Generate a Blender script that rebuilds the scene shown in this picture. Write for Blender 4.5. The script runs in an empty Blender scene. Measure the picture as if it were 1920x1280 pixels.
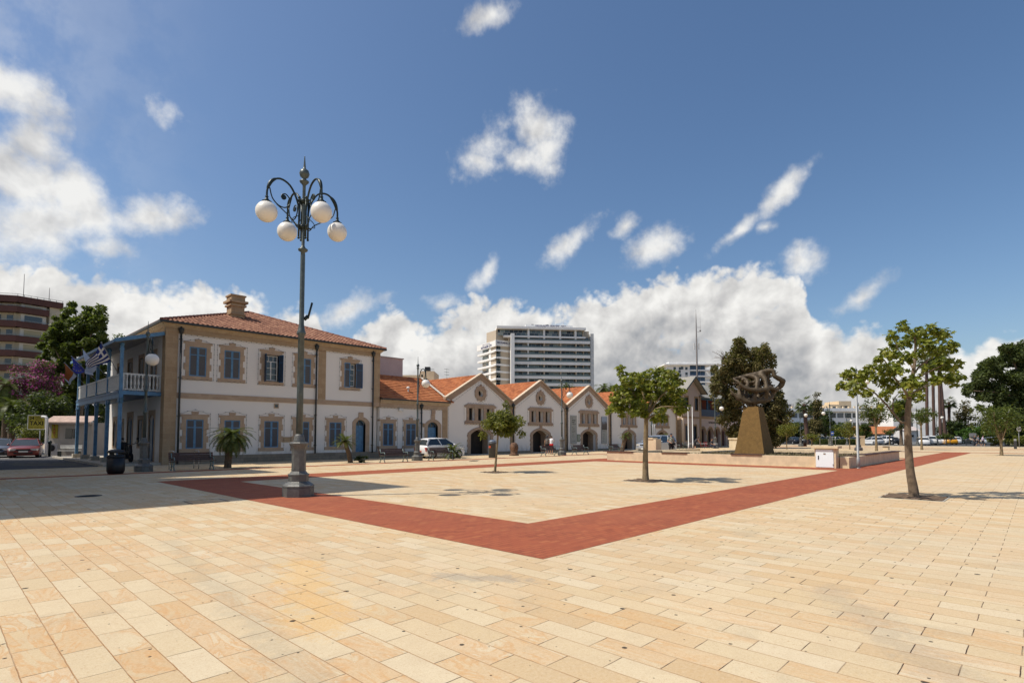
import bpy, bmesh, math, random
import numpy as np
from mathutils import Vector, Matrix
from mathutils.geometry import tessellate_polygon
R = math.radians
scene = bpy.context.scene
COL = scene.collection

# ---------------------------------------------------------------- camera
# world axes: +X runs along the building front, +Y towards the buildings
CAMH = 1.6
cam_d = bpy.data.cameras.new('camera'); cam = bpy.data.objects.new('camera', cam_d); COL.objects.link(cam)
cam.location = (0, 0, CAMH)
cam.rotation_euler = (R(90 + 2.9219), 0, R(43.5612 - 90))
cam_d.sensor_width = 36; cam_d.lens = 19.481; cam_d.shift_y = 0.06455
cam_d.clip_start = 0.1; cam_d.clip_end = 6000
scene.camera = cam

# ---------------------------------------------------------------- view
scene.view_settings.view_transform = 'Standard'
scene.view_settings.look = 'None'
scene.view_settings.exposure = 0.0
scene.view_settings.gamma = 1.0
scene.view_settings.use_curve_mapping = False
try:
    scene.cycles.max_bounces = 6
    scene.cycles.transparent_max_bounces = 6
except Exception: pass

# ---------------------------------------------------------------- sun
SUNV = Vector((-0.541, 0.358, 1.0)).normalized()      # towards the sun
sun_d = bpy.data.lights.new('sun', 'SUN'); sun = bpy.data.objects.new('sun', sun_d); COL.objects.link(sun)
sun_d.energy = 4.3; sun_d.angle = R(0.53); sun_d.color = (1.0, 0.93, 0.83)
sun.rotation_euler = SUNV.to_track_quat('Z', 'Y').to_euler()
sun.location = (0, 0, 60)

# ---------------------------------------------------------------- sky
def sky():
    w = bpy.data.worlds.new('World'); scene.world = w; w.use_nodes = True
    nt = w.node_tree; N = nt.nodes; L = nt.links; N.clear()
    def nd(t, **k):
        n = N.new(t)
        for a, v in k.items(): setattr(n, a, v)
        return n
    def math_(op, a, b=None, c=None, clamp=False):
        n = nd('ShaderNodeMath', operation=op, use_clamp=clamp)
        for i, v in enumerate((a, b, c)):
            if v is None: continue
            if isinstance(v, (int, float)): n.inputs[i].default_value = v
            else: L.new(v, n.inputs[i])
        return n.outputs[0]
    tc = nd('ShaderNodeTexCoord')
    sk = nd('ShaderNodeTexSky', sky_type='NISHITA')
    sk.sun_disc = False; sk.sun_elevation = math.asin(SUNV.z)
    sk.sun_rotation = math.atan2(SUNV.x, SUNV.y)
    sk.altitude = 0; sk.air_density = 1.0; sk.dust_density = 1.6; sk.ozone_density = 2.0
    L.new(tc.outputs['Generated'], sk.inputs[0])
    hs = nd('ShaderNodeHueSaturation'); hs.inputs['Saturation'].default_value = SKY_SAT; hs.inputs['Value'].default_value = 1.0
    L.new(sk.outputs[0], hs.inputs['Color'])
    bg1 = nd('ShaderNodeBackground'); L.new(hs.outputs[0], bg1.inputs[0]); bg1.inputs[1].default_value = SKY_STR
    # direction -> (-azimuth, elevation) in degrees
    sep = nd('ShaderNodeSeparateXYZ'); L.new(tc.outputs['Generated'], sep.inputs[0])
    az = math_('MULTIPLY', math_('ARCTAN2', sep.outputs[1], sep.outputs[0]), -57.29578)
    el = math_('MULTIPLY', math_('ARCSINE', sep.outputs[2]), 57.29578)
    cv = nd('ShaderNodeCombineXYZ'); L.new(az, cv.inputs[0]); L.new(el, cv.inputs[1])
    P0 = cv.outputs[0]
    def noise(scale, detail, rough, off=0.0, vec=None, out=0, lac=2.0):
        n = nd('ShaderNodeTexNoise', noise_dimensions='3D')
        n.inputs['Scale'].default_value = scale; n.inputs['Detail'].default_value = detail
        n.inputs['Roughness'].default_value = rough; n.inputs['Lacunarity'].default_value = lac
        m = nd('ShaderNodeVectorMath', operation='ADD'); m.inputs[1].default_value = (off, off * .7, off * .3)
        L.new(vec or P0, m.inputs[0]); L.new(m.outputs[0], n.inputs['Vector'])
        return n.outputs[out]
    # warp
    wn = noise(0.13, 3, 0.55, 3.1, out=1)
    wv = nd('ShaderNodeVectorMath', operation='SUBTRACT'); L.new(wn, wv.inputs[0]); wv.inputs[1].default_value = (.5, .5, .5)
    ws = nd('ShaderNodeVectorMath', operation='MULTIPLY'); L.new(wv.outputs[0], ws.inputs[0]); ws.inputs[1].default_value = (4.0, 2.6, 0)
    wa = nd('ShaderNodeVectorMath', operation='ADD'); L.new(P0, wa.inputs[0]); L.new(ws.outputs[0], wa.inputs[1])
    PW = wa.outputs[0]
    acc = None
    for az_, el_, rx, ry, ro, st in BLOBS:
        mp = nd('ShaderNodeMapping', vector_type='TEXTURE')
        mp.inputs['Location'].default_value = (-az_, el_, 0)
        mp.inputs['Rotation'].default_value = (0, 0, R(-ro))
        mp.inputs['Scale'].default_value = (rx * 1.45, ry * 1.45, 1)
        L.new(PW, mp.inputs[0])
        ln = nd('ShaderNodeVectorMath', operation='LENGTH'); L.new(mp.outputs[0], ln.inputs[0])
        f = math_('MULTIPLY_ADD', ln.outputs['Value'], -st, st)
        acc = f if acc is None else math_('MAXIMUM', acc, f)
    # cumulus bank along the horizon: height of its top by azimuth
    fc = nd('ShaderNodeFloatCurve'); cm = fc.mapping; c = cm.curves[0]
    pts = sorted([((-a + 100) / 110.0, e / 25.0) for a, e in BANK])
    while len(c.points) > 2: c.points.remove(c.points[1])
    c.points[0].location = pts[0]; c.points[-1].location = pts[-1]
    for p in pts[1:-1]: c.points.new(*p)
    cm.update()
    sw = nd('ShaderNodeSeparateXYZ'); L.new(PW, sw.inputs[0])
    L.new(math_('MULTIPLY', math_('ADD', sw.outputs[0], 100.0), 1 / 110.0, clamp=True), fc.inputs['Value'])
    top = math_('MULTIPLY', fc.outputs[0], 25.0)
    bank = math_('MULTIPLY', math_('SUBTRACT', top, sw.outputs[1]), 0.42)
    bank = math_('MINIMUM', bank, 1.3)
    n1 = noise(0.22, 6, 0.60, 1.7)
    n1b = noise(0.75, 6, 0.6, 6.3)
    nn = math_('ADD', math_('MULTIPLY', math_('SUBTRACT', n1, 0.5), 3.2), math_('MULTIPLY', math_('SUBTRACT', n1b, 0.5), 0.9))
    fb = math_('ADD', acc, nn)
    nb = math_('ADD', math_('MULTIPLY', math_('SUBTRACT', n1, 0.5), 1.5), math_('MULTIPLY', math_('SUBTRACT', n1b, 0.5), 0.8))
    v0 = nd('ShaderNodeTexVoronoi', feature='F1'); v0.inputs['Scale'].default_value = .45; v0.inputs['Detail'].default_value = 2.0; v0.inputs['Roughness'].default_value = .55; L.new(PW, v0.inputs['Vector'])
    nb = math_('ADD', nb, math_('MULTIPLY', math_('SUBTRACT', 0.56, v0.outputs['Distance']), 0.9))
    fk = math_('ADD', bank, nb)
    def sstep(x, a, b):
        n = nd('ShaderNodeMapRange', interpolation_type='SMOOTHSTEP'); L.new(x, n.inputs[0])
        n.inputs[1].default_value = a; n.inputs[2].default_value = b
        return n.outputs[0]
    mb = math_('MULTIPLY', sstep(fb, -0.05, 1.5), 0.94)
    mk = sstep(fk, -0.05, 0.60)
    # the bank stands in front of the square only; open sky behind
    mk = math_('MULTIPLY', mk, math_('MULTIPLY', sstep(az, -150, -115), sstep(az, 45, 15)))
    # fade of the bank far to the sides and towards the ground haze
    mask = math_('MAXIMUM', mb, mk)
    # thin veil near the left
    veil = math_('MULTIPLY', sstep(az, -70, -98), 0.30)
    mask = math_('MAXIMUM', mask, math_('MULTIPLY', veil, sstep(n1, 0.35, 0.6)))
    # cloud tone: sunlit tops, grey undersides; relief from noise differences along the light
    off = nd('ShaderNodeVectorMath', operation='ADD'); L.new(P0, off.inputs[0]); off.inputs[1].default_value = (-1.0, 1.2, 0)
    n1s = noise(0.15, 5, 0.5, 4.7); n2 = noise(0.15, 5, 0.5, 4.7, vec=off.outputs[0])
    rel = math_('MULTIPLY', math_('SUBTRACT', n1s, n2), 1.9)
    def vor(scale, vec):
        v = nd('ShaderNodeTexVoronoi', feature='F1'); v.inputs['Scale'].default_value = scale; v.inputs['Detail'].default_value = 3.0; v.inputs['Roughness'].default_value = .55
        L.new(vec, v.inputs['Vector']); return v.outputs['Distance']
    va = vor(.38, PW); o2 = nd('ShaderNodeVectorMath', operation='ADD'); L.new(PW, o2.inputs[0]); o2.inputs[1].default_value = (-.5, .7, 0); vb = vor(.38, o2.outputs[0])
    rel = math_('ADD', rel, math_('MULTIPLY', math_('SUBTRACT', vb, va), .36))
    deep = sstep(math_('SUBTRACT', top, el), 1.0, 10.0)
    tone = math_('ADD', math_('SUBTRACT', 0.86, math_('MULTIPLY', deep, 0.62)), rel, clamp=True)
    cr = nd('ShaderNodeValToRGB'); L.new(tone, cr.inputs[0])
    e = cr.color_ramp.elements
    e[0].position = 0.0; e[0].color = (0.36, 0.375, 0.40, 1)
    e[1].position = 1.0; e[1].color = (0.92, 0.91, 0.88, 1)
    m = e.new(0.45); m.color = (0.60, 0.595, 0.59, 1)
    bg2 = nd('ShaderNodeBackground'); L.new(cr.outputs[0], bg2.inputs[0]); bg2.inputs[1].default_value = 1.0
    mx = nd('ShaderNodeMixShader'); L.new(mask, mx.inputs[0]); L.new(bg1.outputs[0], mx.inputs[1]); L.new(bg2.outputs[0], mx.inputs[2])
    out = nd('ShaderNodeOutputWorld'); L.new(mx.outputs[0], out.inputs[0])
    try: w.cycles.sampling_method = 'MANUAL'; w.cycles.sample_map_resolution = 512
    except Exception: pass
SKY_STR = 0.124; SKY_SAT = 1.14
# separate clouds: azimuth, elevation, half width, half height (degrees), tilt, strength
BLOBS = [(86.0,25.0,2.9,2.1,10,1.9),(84.9,22.4,1.9,2.3,60,1.6),(86.1,19.3,3.3,2.9,20,1.9),(82.4,18.9,3.0,2.6,30,1.7),(78.4,18.5,3.4,1.5,-3,1.6),(85.0,16.2,3.6,3.1,0,2.0),(80.9,15.5,2.1,1.2,0,1.2),
 (76.5,27.0,1.0,.75,40,.9),(46.7,37.9,2.9,1.0,-20,1.4),(46.7,27.6,3.0,1.8,-10,1.0),(40.7,29.9,3.2,1.7,15,1.4),(39.3,28.3,2.4,1.3,-20,1.2),(42.1,27.0,3.2,1.1,0,1.1),(46.9,26.9,2.3,1.1,0,1.5),
 (46.4,17.2,2.1,.8,-65,1.2),(36.9,19.6,2.7,1.1,-35,1.4),(31.7,20.6,1.4,.7,-20,1.1),(28.5,18.6,2.8,1.2,-15,1.3),(16.9,22.1,2.6,.9,-35,1.5),(21.2,19.5,2.5,.55,-35,1.2),(18.9,19.4,1.0,.6,10,1.1),
 (11.4,11.9,2.1,.8,-35,1.4),(60.8,11.9,3.0,1.0,-30,1.2),(56.7,13.9,1.4,.5,-20,.8),(15.7,15.8,2.0,1.3,0,1.4),(50.8,13.4,1.8,.6,0,.9)]
BANK = [(100,15),(92.2,14.4),(86.8,14.7),(83.9,14.5),(80.2,14.8),(76.3,13.9),(72.2,14.5),(67.7,14.1),(63.6,13.2),(61.5,9.0),(58.6,11.6),(55.6,13.1),(52.4,11.8),(49.7,14.2),(46.9,15.1),(41.3,14.8),(38.6,13.9),(35.8,15.5),(30.4,16.5),(25.2,17.2),(20.3,16.8),(16.6,16.2),(14.9,12.4),(13.3,10.6),(10.1,10.4),(8.4,8.6),(6.4,9.5),(4.7,8.0),(2.7,8.8),(0.5,9.2),(-3.1,9.7),(-10,9.5)]
sky()

# ---------------------------------------------------------------- measuring helpers (real positions from sight lines)
_y, _p = R(43.5612), R(2.9219)
_f = np.array([math.cos(_y) * math.cos(_p), math.sin(_y) * math.cos(_p), math.sin(_p)])
_r = np.array([math.sin(_y), -math.cos(_y), 0.0])
_u = np.cross(_r, _f)
def ray(px, py): return _f + _r * (px - 960) / 1039.0 - _u * (py - 763.94) / 1039.0
def G(px, py, z=0.0):                       # point on level z
    d = ray(px, py); return Vector(d * ((z - CAMH) / d[2])) + Vector((0, 0, CAMH))
def onY(px, py, y):                         # point on plane Y = y
    d = ray(px, py); return Vector(d * (y / d[1])) + Vector((0, 0, CAMH))
def onX(px, py, x):
    d = ray(px, py); return Vector(d * (x / d[0])) + Vector((0, 0, CAMH))
def at(px, py, dist):                       # point at a real distance from the viewpoint
    d = ray(px, py); return Vector(d * (dist / (_f[0] * d[0] + _f[1] * d[1]))) * 1.0 + Vector((0, 0, CAMH))
def zt(py, dist): return CAMH + (817.0 - py) / 1039.0 * dist

# ---------------------------------------------------------------- materials
MATS = {}
def mat(name, col=(.5, .5, .5), rough=.7, metal=0., noise=0., nscale=6., bump=0., bscale=30., spec=.5, emit=None, col2=None, coat=0.):
    if name in MATS: return MATS[name]
    m = bpy.data.materials.new(name); m.use_nodes = True; MATS[name] = m
    nt = m.node_tree; N = nt.nodes; L = nt.links; b = N['Principled BSDF']
    b.inputs['Base Color'].default_value = (*col, 1); b.inputs['Roughness'].default_value = rough
    b.inputs['Metallic'].default_value = metal; b.inputs['Specular IOR Level'].default_value = spec
    if coat: b.inputs['Coat Weight'].default_value = coat; b.inputs['Coat Roughness'].default_value = .08
    tc = N.new('ShaderNodeTexCoord')
    if noise > 0 or col2 is not None:
        n = N.new('ShaderNodeTexNoise'); n.inputs['Scale'].default_value = nscale; n.inputs['Detail'].default_value = 6; n.inputs['Roughness'].default_value = .65
        L.new(tc.outputs['Object'], n.inputs['Vector'])
        cr = N.new('ShaderNodeValToRGB'); L.new(n.outputs[0], cr.inputs[0])
        c2 = col2 if col2 is not None else tuple(min(1, c * (1 + noise)) for c in col)
        c1 = col if col2 is not None else tuple(c * (1 - noise) for c in col)
        cr.color_ramp.elements[0].position = .32; cr.color_ramp.elements[0].color = (*c1, 1)
        cr.color_ramp.elements[1].position = .68; cr.color_ramp.elements[1].color = (*c2, 1)
        L.new(cr.outputs[0], b.inputs['Base Color'])
    if bump > 0:
        n = N.new('ShaderNodeTexNoise'); n.inputs['Scale'].default_value = bscale; n.inputs['Detail'].default_value = 5
        L.new(tc.outputs['Object'], n.inputs['Vector'])
        bp = N.new('ShaderNodeBump'); bp.inputs['Strength'].default_value = bump; bp.inputs['Distance'].default_value = .02
        L.new(n.outputs[0], bp.inputs['Height']); L.new(bp.outputs[0], b.inputs['Normal'])
    if emit:
        b.inputs['Emission Color'].default_value = (*emit[0], 1); b.inputs['Emission Strength'].default_value = emit[1]
    return m

class NG:
    """tiny node-graph writer"""
    def __init__(s, name):
        s.m = bpy.data.materials.new(name); s.m.use_nodes = True; MATS[name] = s.m
        s.N = s.m.node_tree.nodes; s.L = s.m.node_tree.links; s.b = s.N['Principled BSDF']
        s.tc = s.N.new('ShaderNodeTexCoord')
    def n(s, t, ins=None, **k):
        x = s.N.new(t)
        for a, v in k.items(): setattr(x, a, v)
        for a, v in (ins or {}).items():
            if hasattr(v, 'links') or isinstance(v, bpy.types.NodeSocket): s.L.new(v, x.inputs[a])
            else: x.inputs[a].default_value = v
        return x
    def ma(s, op, a, b=None, c=None, clamp=False):
        x = s.N.new('ShaderNodeMath'); x.operation = op; x.use_clamp = clamp
        for i, v in enumerate((a, b, c)):
            if v is None: continue
            if isinstance(v, (int, float)): x.inputs[i].default_value = v
            else: s.L.new(v, x.inputs[i])
        return x.outputs[0]
    def ramp(s, fac, stops, interp='LINEAR'):
        x = s.N.new('ShaderNodeValToRGB'); s.L.new(fac, x.inputs[0]); x.color_ramp.interpolation = interp
        e = x.color_ramp.elements
        while len(e) < len(stops): e.new(.5)
        for q, (p, c) in zip(e, stops): q.position = p; q.color = (*c, 1)
        return x.outputs[0]
    def mix(s, fac, a, b, blend='MIX'):
        x = s.N.new('ShaderNodeMix'); x.data_type = 'RGBA'; x.blend_type = blend
        for i, v in ((0, fac), (6, a), (7, b)):
            if isinstance(v, (int, float)): x.inputs[i].default_value = v
            elif isinstance(v, tuple): x.inputs[i].default_value = (*v, 1)
            else: s.L.new(v, x.inputs[i])
        return x.outputs[2]
    def noise(s, scale, detail=5, rough=.6, vec=None, out=0, dist=0.):
        x = s.N.new('ShaderNodeTexNoise'); x.inputs['Scale'].default_value = scale; x.inputs['Detail'].default_value = detail
        x.inputs['Roughness'].default_value = rough; x.inputs['Distortion'].default_value = dist
        s.L.new(vec if vec is not None else s.tc.outputs['Object'], x.inputs['Vector']); return x.outputs[out]
    def bump(s, h, strength=.3, dist=.01):
        x = s.N.new('ShaderNodeBump'); x.inputs['Strength'].default_value = strength; x.inputs['Distance'].default_value = dist
        s.L.new(h, x.inputs['Height']); s.L.new(x.outputs[0], s.b.inputs['Normal'])
    def col(s, c): s.L.new(c, s.b.inputs['Base Color'])

def paving_mat():
    g = NG('sandstone_paving'); sep = g.n('ShaderNodeSeparateXYZ', {0: g.tc.outputs['Object']})
    x, y = sep.outputs[0], sep.outputs[1]; MR = lambda v, a, b, c, d: g.n('ShaderNodeMapRange', {0: v, 1: a, 2: b, 3: c, 4: d}).outputs[0]
    X_ = g.ma('ADD', x, -1.24 + .2545 * 400)
    wob = g.ma('MULTIPLY', g.ma('SUBTRACT', g.noise(5.5, 3, .6), .5), .010)
    cv = g.n('ShaderNodeCombineXYZ', {0: g.ma('ADD', g.ma('ADD', y, -4.95 + 60), wob), 1: g.ma('ADD', X_, wob)}).outputs[0]
    br = g.n('ShaderNodeTexBrick', {'Vector': cv, 'Color1': (0, 0, 0, 1), 'Color2': (1, 1, 1, 1), 'Mortar': (.5, .5, .5, 1), 'Scale': 1.0,
             'Mortar Size': .0042, 'Mortar Smooth': .35, 'Bias': 0.0, 'Brick Width': .60, 'Row Height': .2545}, offset=.5)
    rnd = g.n('ShaderNodeSeparateColor', {0: br.outputs['Color']}).outputs[0]
    base = g.ramp(rnd, [(0.0, (.55, .375, .19)), (.12, (.59, .445, .25)), (.35, (.62, .485, .295)), (.55, (.645, .525, .335)), (.75, (.60, .47, .28)), (.90, (.66, .55, .37)), (1.0, (.575, .40, .21))])
    pv = g.n('ShaderNodeVectorMath', {0: cv, 1: g.n('ShaderNodeCombineXYZ', {2: g.ma('MULTIPLY', rnd, 43.0)}).outputs[0]}, operation='ADD').outputs[0]
    # sandstone veining that differs from slab to slab
    st = g.n('ShaderNodeMapping', {'Vector': pv, 'Scale': (1.5, 5.2, 1.0), 'Rotation': (0, 0, .38)}).outputs[0]
    v1 = g.noise(.75, 5, .60, st, dist=1.0)
    vein = g.ramp(v1, [(.40, (0, 0, 0)), (.47, (.9, .9, .9)), (.50, (.30, .30, .30)), (.60, (.62, .62, .62)), (.64, (1., 1., 1.)), (.665, (.1, .1, .1)), (.8, (0, 0, 0))])
    sel = g.ma('GREATER_THAN', g.ma('FRACT', g.ma('MULTIPLY', rnd, 7.31)), .42)
    zone = g.ma('ADD', MR(g.noise(.28, 2, .5), .40, .60, .30, .75), MR(x, 4.5, 1.5, 0., .5), clamp=True)      # whole areas of the square are veined more strongly
    vf = g.ma('MULTIPLY', g.ma('MULTIPLY', g.ma('MULTIPLY', g.n('ShaderNodeSeparateColor', {0: vein}).outputs[0], sel), zone), .95)
    c = g.mix(vf, base, (.57, .285, .085))
    lw = g.noise(3.3, 6, .72, pv, dist=.6); c = g.mix(MR(lw, .44, .66, 0., .36), c, (.50, .37, .22))
    big = g.noise(.16, 4, .6); c = g.mix(MR(big, .40, .70, 0., .38), c, (.50, .43, .31))
    bl = g.noise(.9, 6, .7); c = g.mix(MR(bl, .55, .75, 0., .50), c, (.33, .28, .19))
    # old spills and a dirty trail where vehicles turn
    def seg(ax, ay, bx, by, w):
        dx, dy = bx - ax, by - ay; L2 = dx * dx + dy * dy
        px, py = g.ma('SUBTRACT', x, ax), g.ma('SUBTRACT', y, ay)
        t = g.ma('DIVIDE', g.ma('ADD', g.ma('MULTIPLY', px, dx), g.ma('MULTIPLY', py, dy)), L2, clamp=True)
        ex, ey = g.ma('SUBTRACT', px, g.ma('MULTIPLY', t, dx)), g.ma('SUBTRACT', py, g.ma('MULTIPLY', t, dy))
        d = g.ma('SQRT', g.ma('ADD', g.ma('MULTIPLY', ex, ex), g.ma('MULTIPLY', ey, ey)))
        return g.ma('ADD', g.ma('SUBTRACT', 1.0, g.ma('DIVIDE', d, w)), g.ma('MULTIPLY', g.ma('SUBTRACT', g.noise(3.4, 7, .82), .5), 5.0))
    c = g.mix(MR(seg(3.25, 6.75, 2.35, 4.45, .38), .1, .75, 0., .50), c, (.66, .38, .10))
    c = g.mix(MR(seg(2.6, 9.6, 1.75, 3.2, .22), .15, .8, 0., .30), c, (.33, .30, .22))
    c = g.mix(MR(seg(4.1, 5.0, 4.6, 4.2, .22), .1, .7, 0., .5), c, (.25, .23, .20))
    c = g.mix(MR(seg(1.6, 3.3, 1.5, 2.2, .25), .1, .9, 0., .45), c, (.25, .22, .17))
    c = g.mix(MR(seg(6.5, 1.6, 4.6, .4, .35), .1, .9, 0., .35), c, (.30, .26, .20))
    # grain
    gr = g.noise(90, 4, .78); c = g.mix(MR(gr, .50, .68, 0., .55), c, (.38, .25, .13))
    gp = g.noise(42, 3, .8, pv); c = g.mix(MR(gp, .60, .70, 0., .55), c, (.36, .17, .07))
    gr2 = g.noise(34, 5, .8); c = g.mix(MR(gr2, .35, .60, .20, 0.), c, (.80, .72, .54))
    # little dark gum spots and holes
    for sc_, off_, k in ((1.3, 0., .040), (2.6, 5.3, .042)):
        vo = g.n('ShaderNodeTexVoronoi', {'Vector': g.n('ShaderNodeVectorMath', {0: g.tc.outputs['Object'], 1: (off_, off_, 0)}, operation='ADD').outputs[0], 'Scale': sc_}, feature='F1', voronoi_dimensions='2D')
        th = g.n('ShaderNodeSeparateColor', {0: vo.outputs['Color']})
        dd = g.ma('ADD', vo.outputs['Distance'], g.ma('MULTIPLY', g.ma('SUBTRACT', gp, .5), .02))
        c = g.mix(g.ma('MULTIPLY', g.ma('LESS_THAN', dd, g.ma('MULTIPLY', g.ma('POWER', th.outputs[0], 1.6), k)), .9), c, (.035, .028, .024))
    # joints: tight rusty lines along the rows, darker open joints at the slab ends, both broken up
    row = g.ma('ABSOLUTE', g.ma('SUBTRACT', g.ma('FRACT', g.ma('ADD', g.ma('DIVIDE', g.ma('ADD', X_, wob), .2545), .5)), .5))
    isrow = g.ma('LESS_THAN', row, .035)
    jn = g.noise(2.3, 4, .7)
    brf = br.outputs['Fac']
    c = g.mix(g.ma('MULTIPLY', g.ma('MULTIPLY', brf, isrow), MR(jn, .35, .60, .45, .85)), c, (.30, .14, .05))
    c = g.mix(g.ma('MULTIPLY', g.ma('MULTIPLY', brf, g.ma('SUBTRACT', 1., isrow)), MR(jn, .40, .58, .40, 1.)), c, (.06, .035, .025))
    g.col(c); g.b.inputs['Roughness'].default_value = .85; g.b.inputs['Specular IOR Level'].default_value = .2
    h = g.ma('ADD', g.ma('MULTIPLY', g.ma('SUBTRACT', 1.0, brf), .5), g.ma('MULTIPLY', gr, .22))
    h = g.ma('ADD', h, g.ma('MULTIPLY', rnd, .08))
    g.bump(h, .7, .012)
    return g.m

def redpave_mat():
    g = NG('red_paver'); sep = g.n('ShaderNodeSeparateXYZ', {0: g.tc.outputs['Object']})
    cv = g.n('ShaderNodeCombineXYZ', {0: g.ma('ADD', sep.outputs[0], 50.), 1: g.ma('ADD', sep.outputs[1], 50.)}).outputs[0]
    br = g.n('ShaderNodeTexBrick', {'Vector': cv, 'Color1': (0, 0, 0, 1), 'Color2': (1, 1, 1, 1), 'Mortar': (.5, .5, .5, 1), 'Scale': 1.0,
             'Mortar Size': .0055, 'Mortar Smooth': .3, 'Bias': 0.0, 'Brick Width': .21, 'Row Height': .105}, offset=.5)
    rnd = g.n('ShaderNodeSeparateColor', {0: br.outputs['Color']}).outputs[0]
    c = g.ramp(rnd, [(0., (.285, .078, .038)), (.2, (.33, .090, .043)), (.5, (.355, .099, .046)), (.85, (.375, .108, .048)), (1., (.42, .14, .06))])
    big = g.noise(.5, 5, .65); c = g.mix(g.n('ShaderNodeMapRange', {0: big, 1: .35, 2: .7, 3: .0, 4: .40}).outputs[0], c, (.25, .075, .042))
    sc = g.noise(2.2, 6, .8, g.n('ShaderNodeMapping', {'Vector': g.tc.outputs['Object'], 'Scale': (1, 6, 1)}).outputs[0])
    c = g.mix(g.n('ShaderNodeMapRange', {0: sc, 1: .61, 2: .70, 3: 0., 4: .6}).outputs[0], c, (.56, .30, .14))
    fd = g.noise(.23, 3, .6); c = g.mix(g.n('ShaderNodeMapRange', {0: fd, 1: .45, 2: .7, 3: 0., 4: .22}).outputs[0], c, (.42, .17, .09))
    jn = g.noise(1.3, 3, .6); jf = g.ma('MULTIPLY', br.outputs['Fac'], g.n('ShaderNodeMapRange', {0: jn, 1: .4, 2: .62, 3: .15, 4: .8}).outputs[0])
    c = g.mix(jf, c, (.07, .03, .022))
    gr = g.noise(80, 3, .7); c = g.mix(g.n('ShaderNodeMapRange', {0: gr, 1: .5, 2: .75, 3: 0., 4: .3}).outputs[0], c, (.16, .05, .03))
    g.col(c); g.b.inputs['Roughness'].default_value = .85; g.b.inputs['Specular IOR Level'].default_value = .2
    g.bump(g.ma('ADD', g.ma('SUBTRACT', 1., br.outputs['Fac']), g.ma('MULTIPLY', gr, .4)), .4, .006)
    return g.m

def stone_mat(name, c1, c2, cj, bw=.55, bh=.26, axis='XZ', joint=.006, warm=(.33, .21, .11), jf=.6):
    g = NG(name); sep = g.n('ShaderNodeSeparateXYZ', {0: g.tc.outputs['Object']})
    a = {'X': 0, 'Y': 1, 'Z': 2}
    hx = g.ma('ADD', sep.outputs[0], sep.outputs[1]) if axis == 'S' else sep.outputs[a[axis[0]]]
    cv = g.n('ShaderNodeCombineXYZ', {0: g.ma('ADD', hx, 100.), 1: g.ma('ADD', sep.outputs[2], 20.)}).outputs[0]
    br = g.n('ShaderNodeTexBrick', {'Vector': cv, 'Color1': (0, 0, 0, 1), 'Color2': (1, 1, 1, 1), 'Mortar': (.5, .5, .5, 1), 'Scale': 1., 'Mortar Size': joint,
             'Mortar Smooth': .2, 'Bias': 0., 'Brick Width': bw, 'Row Height': bh}, offset=.5)
    rnd = g.n('ShaderNodeSeparateColor', {0: br.outputs['Color']}).outputs[0]
    c = g.mix(rnd, c1, c2)
    n = g.noise(3.5, 7, .7); c = g.mix(g.n('ShaderNodeMapRange', {0: n, 1: .42, 2: .72, 3: 0., 4: .55}).outputs[0], c, warm)
    n2 = g.noise(24, 5, .7); c = g.mix(g.n('ShaderNodeMapRange', {0: n2, 1: .45, 2: .75, 3: 0., 4: .35}).outputs[0], c, tuple(x * .55 for x in c1))
    c = g.mix(g.ma('MULTIPLY', br.outputs['Fac'], jf), c, cj)
    g.col(c); g.b.inputs['Roughness'].default_value = .88; g.b.inputs['Specular IOR Level'].default_value = .2
    g.bump(g.ma('ADD', n2, g.ma('SUBTRACT', 1., br.outputs['Fac'])), .35, .02)
    return g.m

def plaster_mat(name, c, dirt=(.33, .30, .26), zfade=True):
    g = NG(name)
    n = g.noise(.45, 6, .65); col = g.mix(g.n('ShaderNodeMapRange', {0: n, 1: .40, 2: .72, 3: 0., 4: .20}).outputs[0], c, tuple(x * .80 for x in c))
    n2 = g.noise(1.6, 8, .78, g.n('ShaderNodeMapping', {'Vector': g.tc.outputs['Object'], 'Scale': (1.6, 1.6, .45)}).outputs[0])
    # rising damp and grime patches near the foot of the wall, ragged edge
    sep = g.n('ShaderNodeSeparateXYZ', {0: g.tc.outputs['Object']})
    zf = g.n('ShaderNodeMapRange', {0: sep.outputs[2], 1: .35, 2: 1.7, 3: .22, 4: -.08}).outputs[0]
    f = g.n('ShaderNodeMapRange', {0: g.ma('ADD', n2, zf), 1: .64, 2: .80, 3: 0., 4: .42}).outputs[0]
    col = g.mix(f, col, dirt)
    n4 = g.noise(9, 6, .8); col = g.mix(g.n('ShaderNodeMapRange', {0: n4, 1: .66, 2: .74, 3: 0., 4: .35}).outputs[0], col, dirt)
    n3 = g.noise(55, 3, .6)
    g.col(col); g.b.inputs['Roughness'].default_value = .92; g.b.inputs['Specular IOR Level'].default_value = .15
    g.bump(n3, .18, .01)
    return g.m

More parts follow.
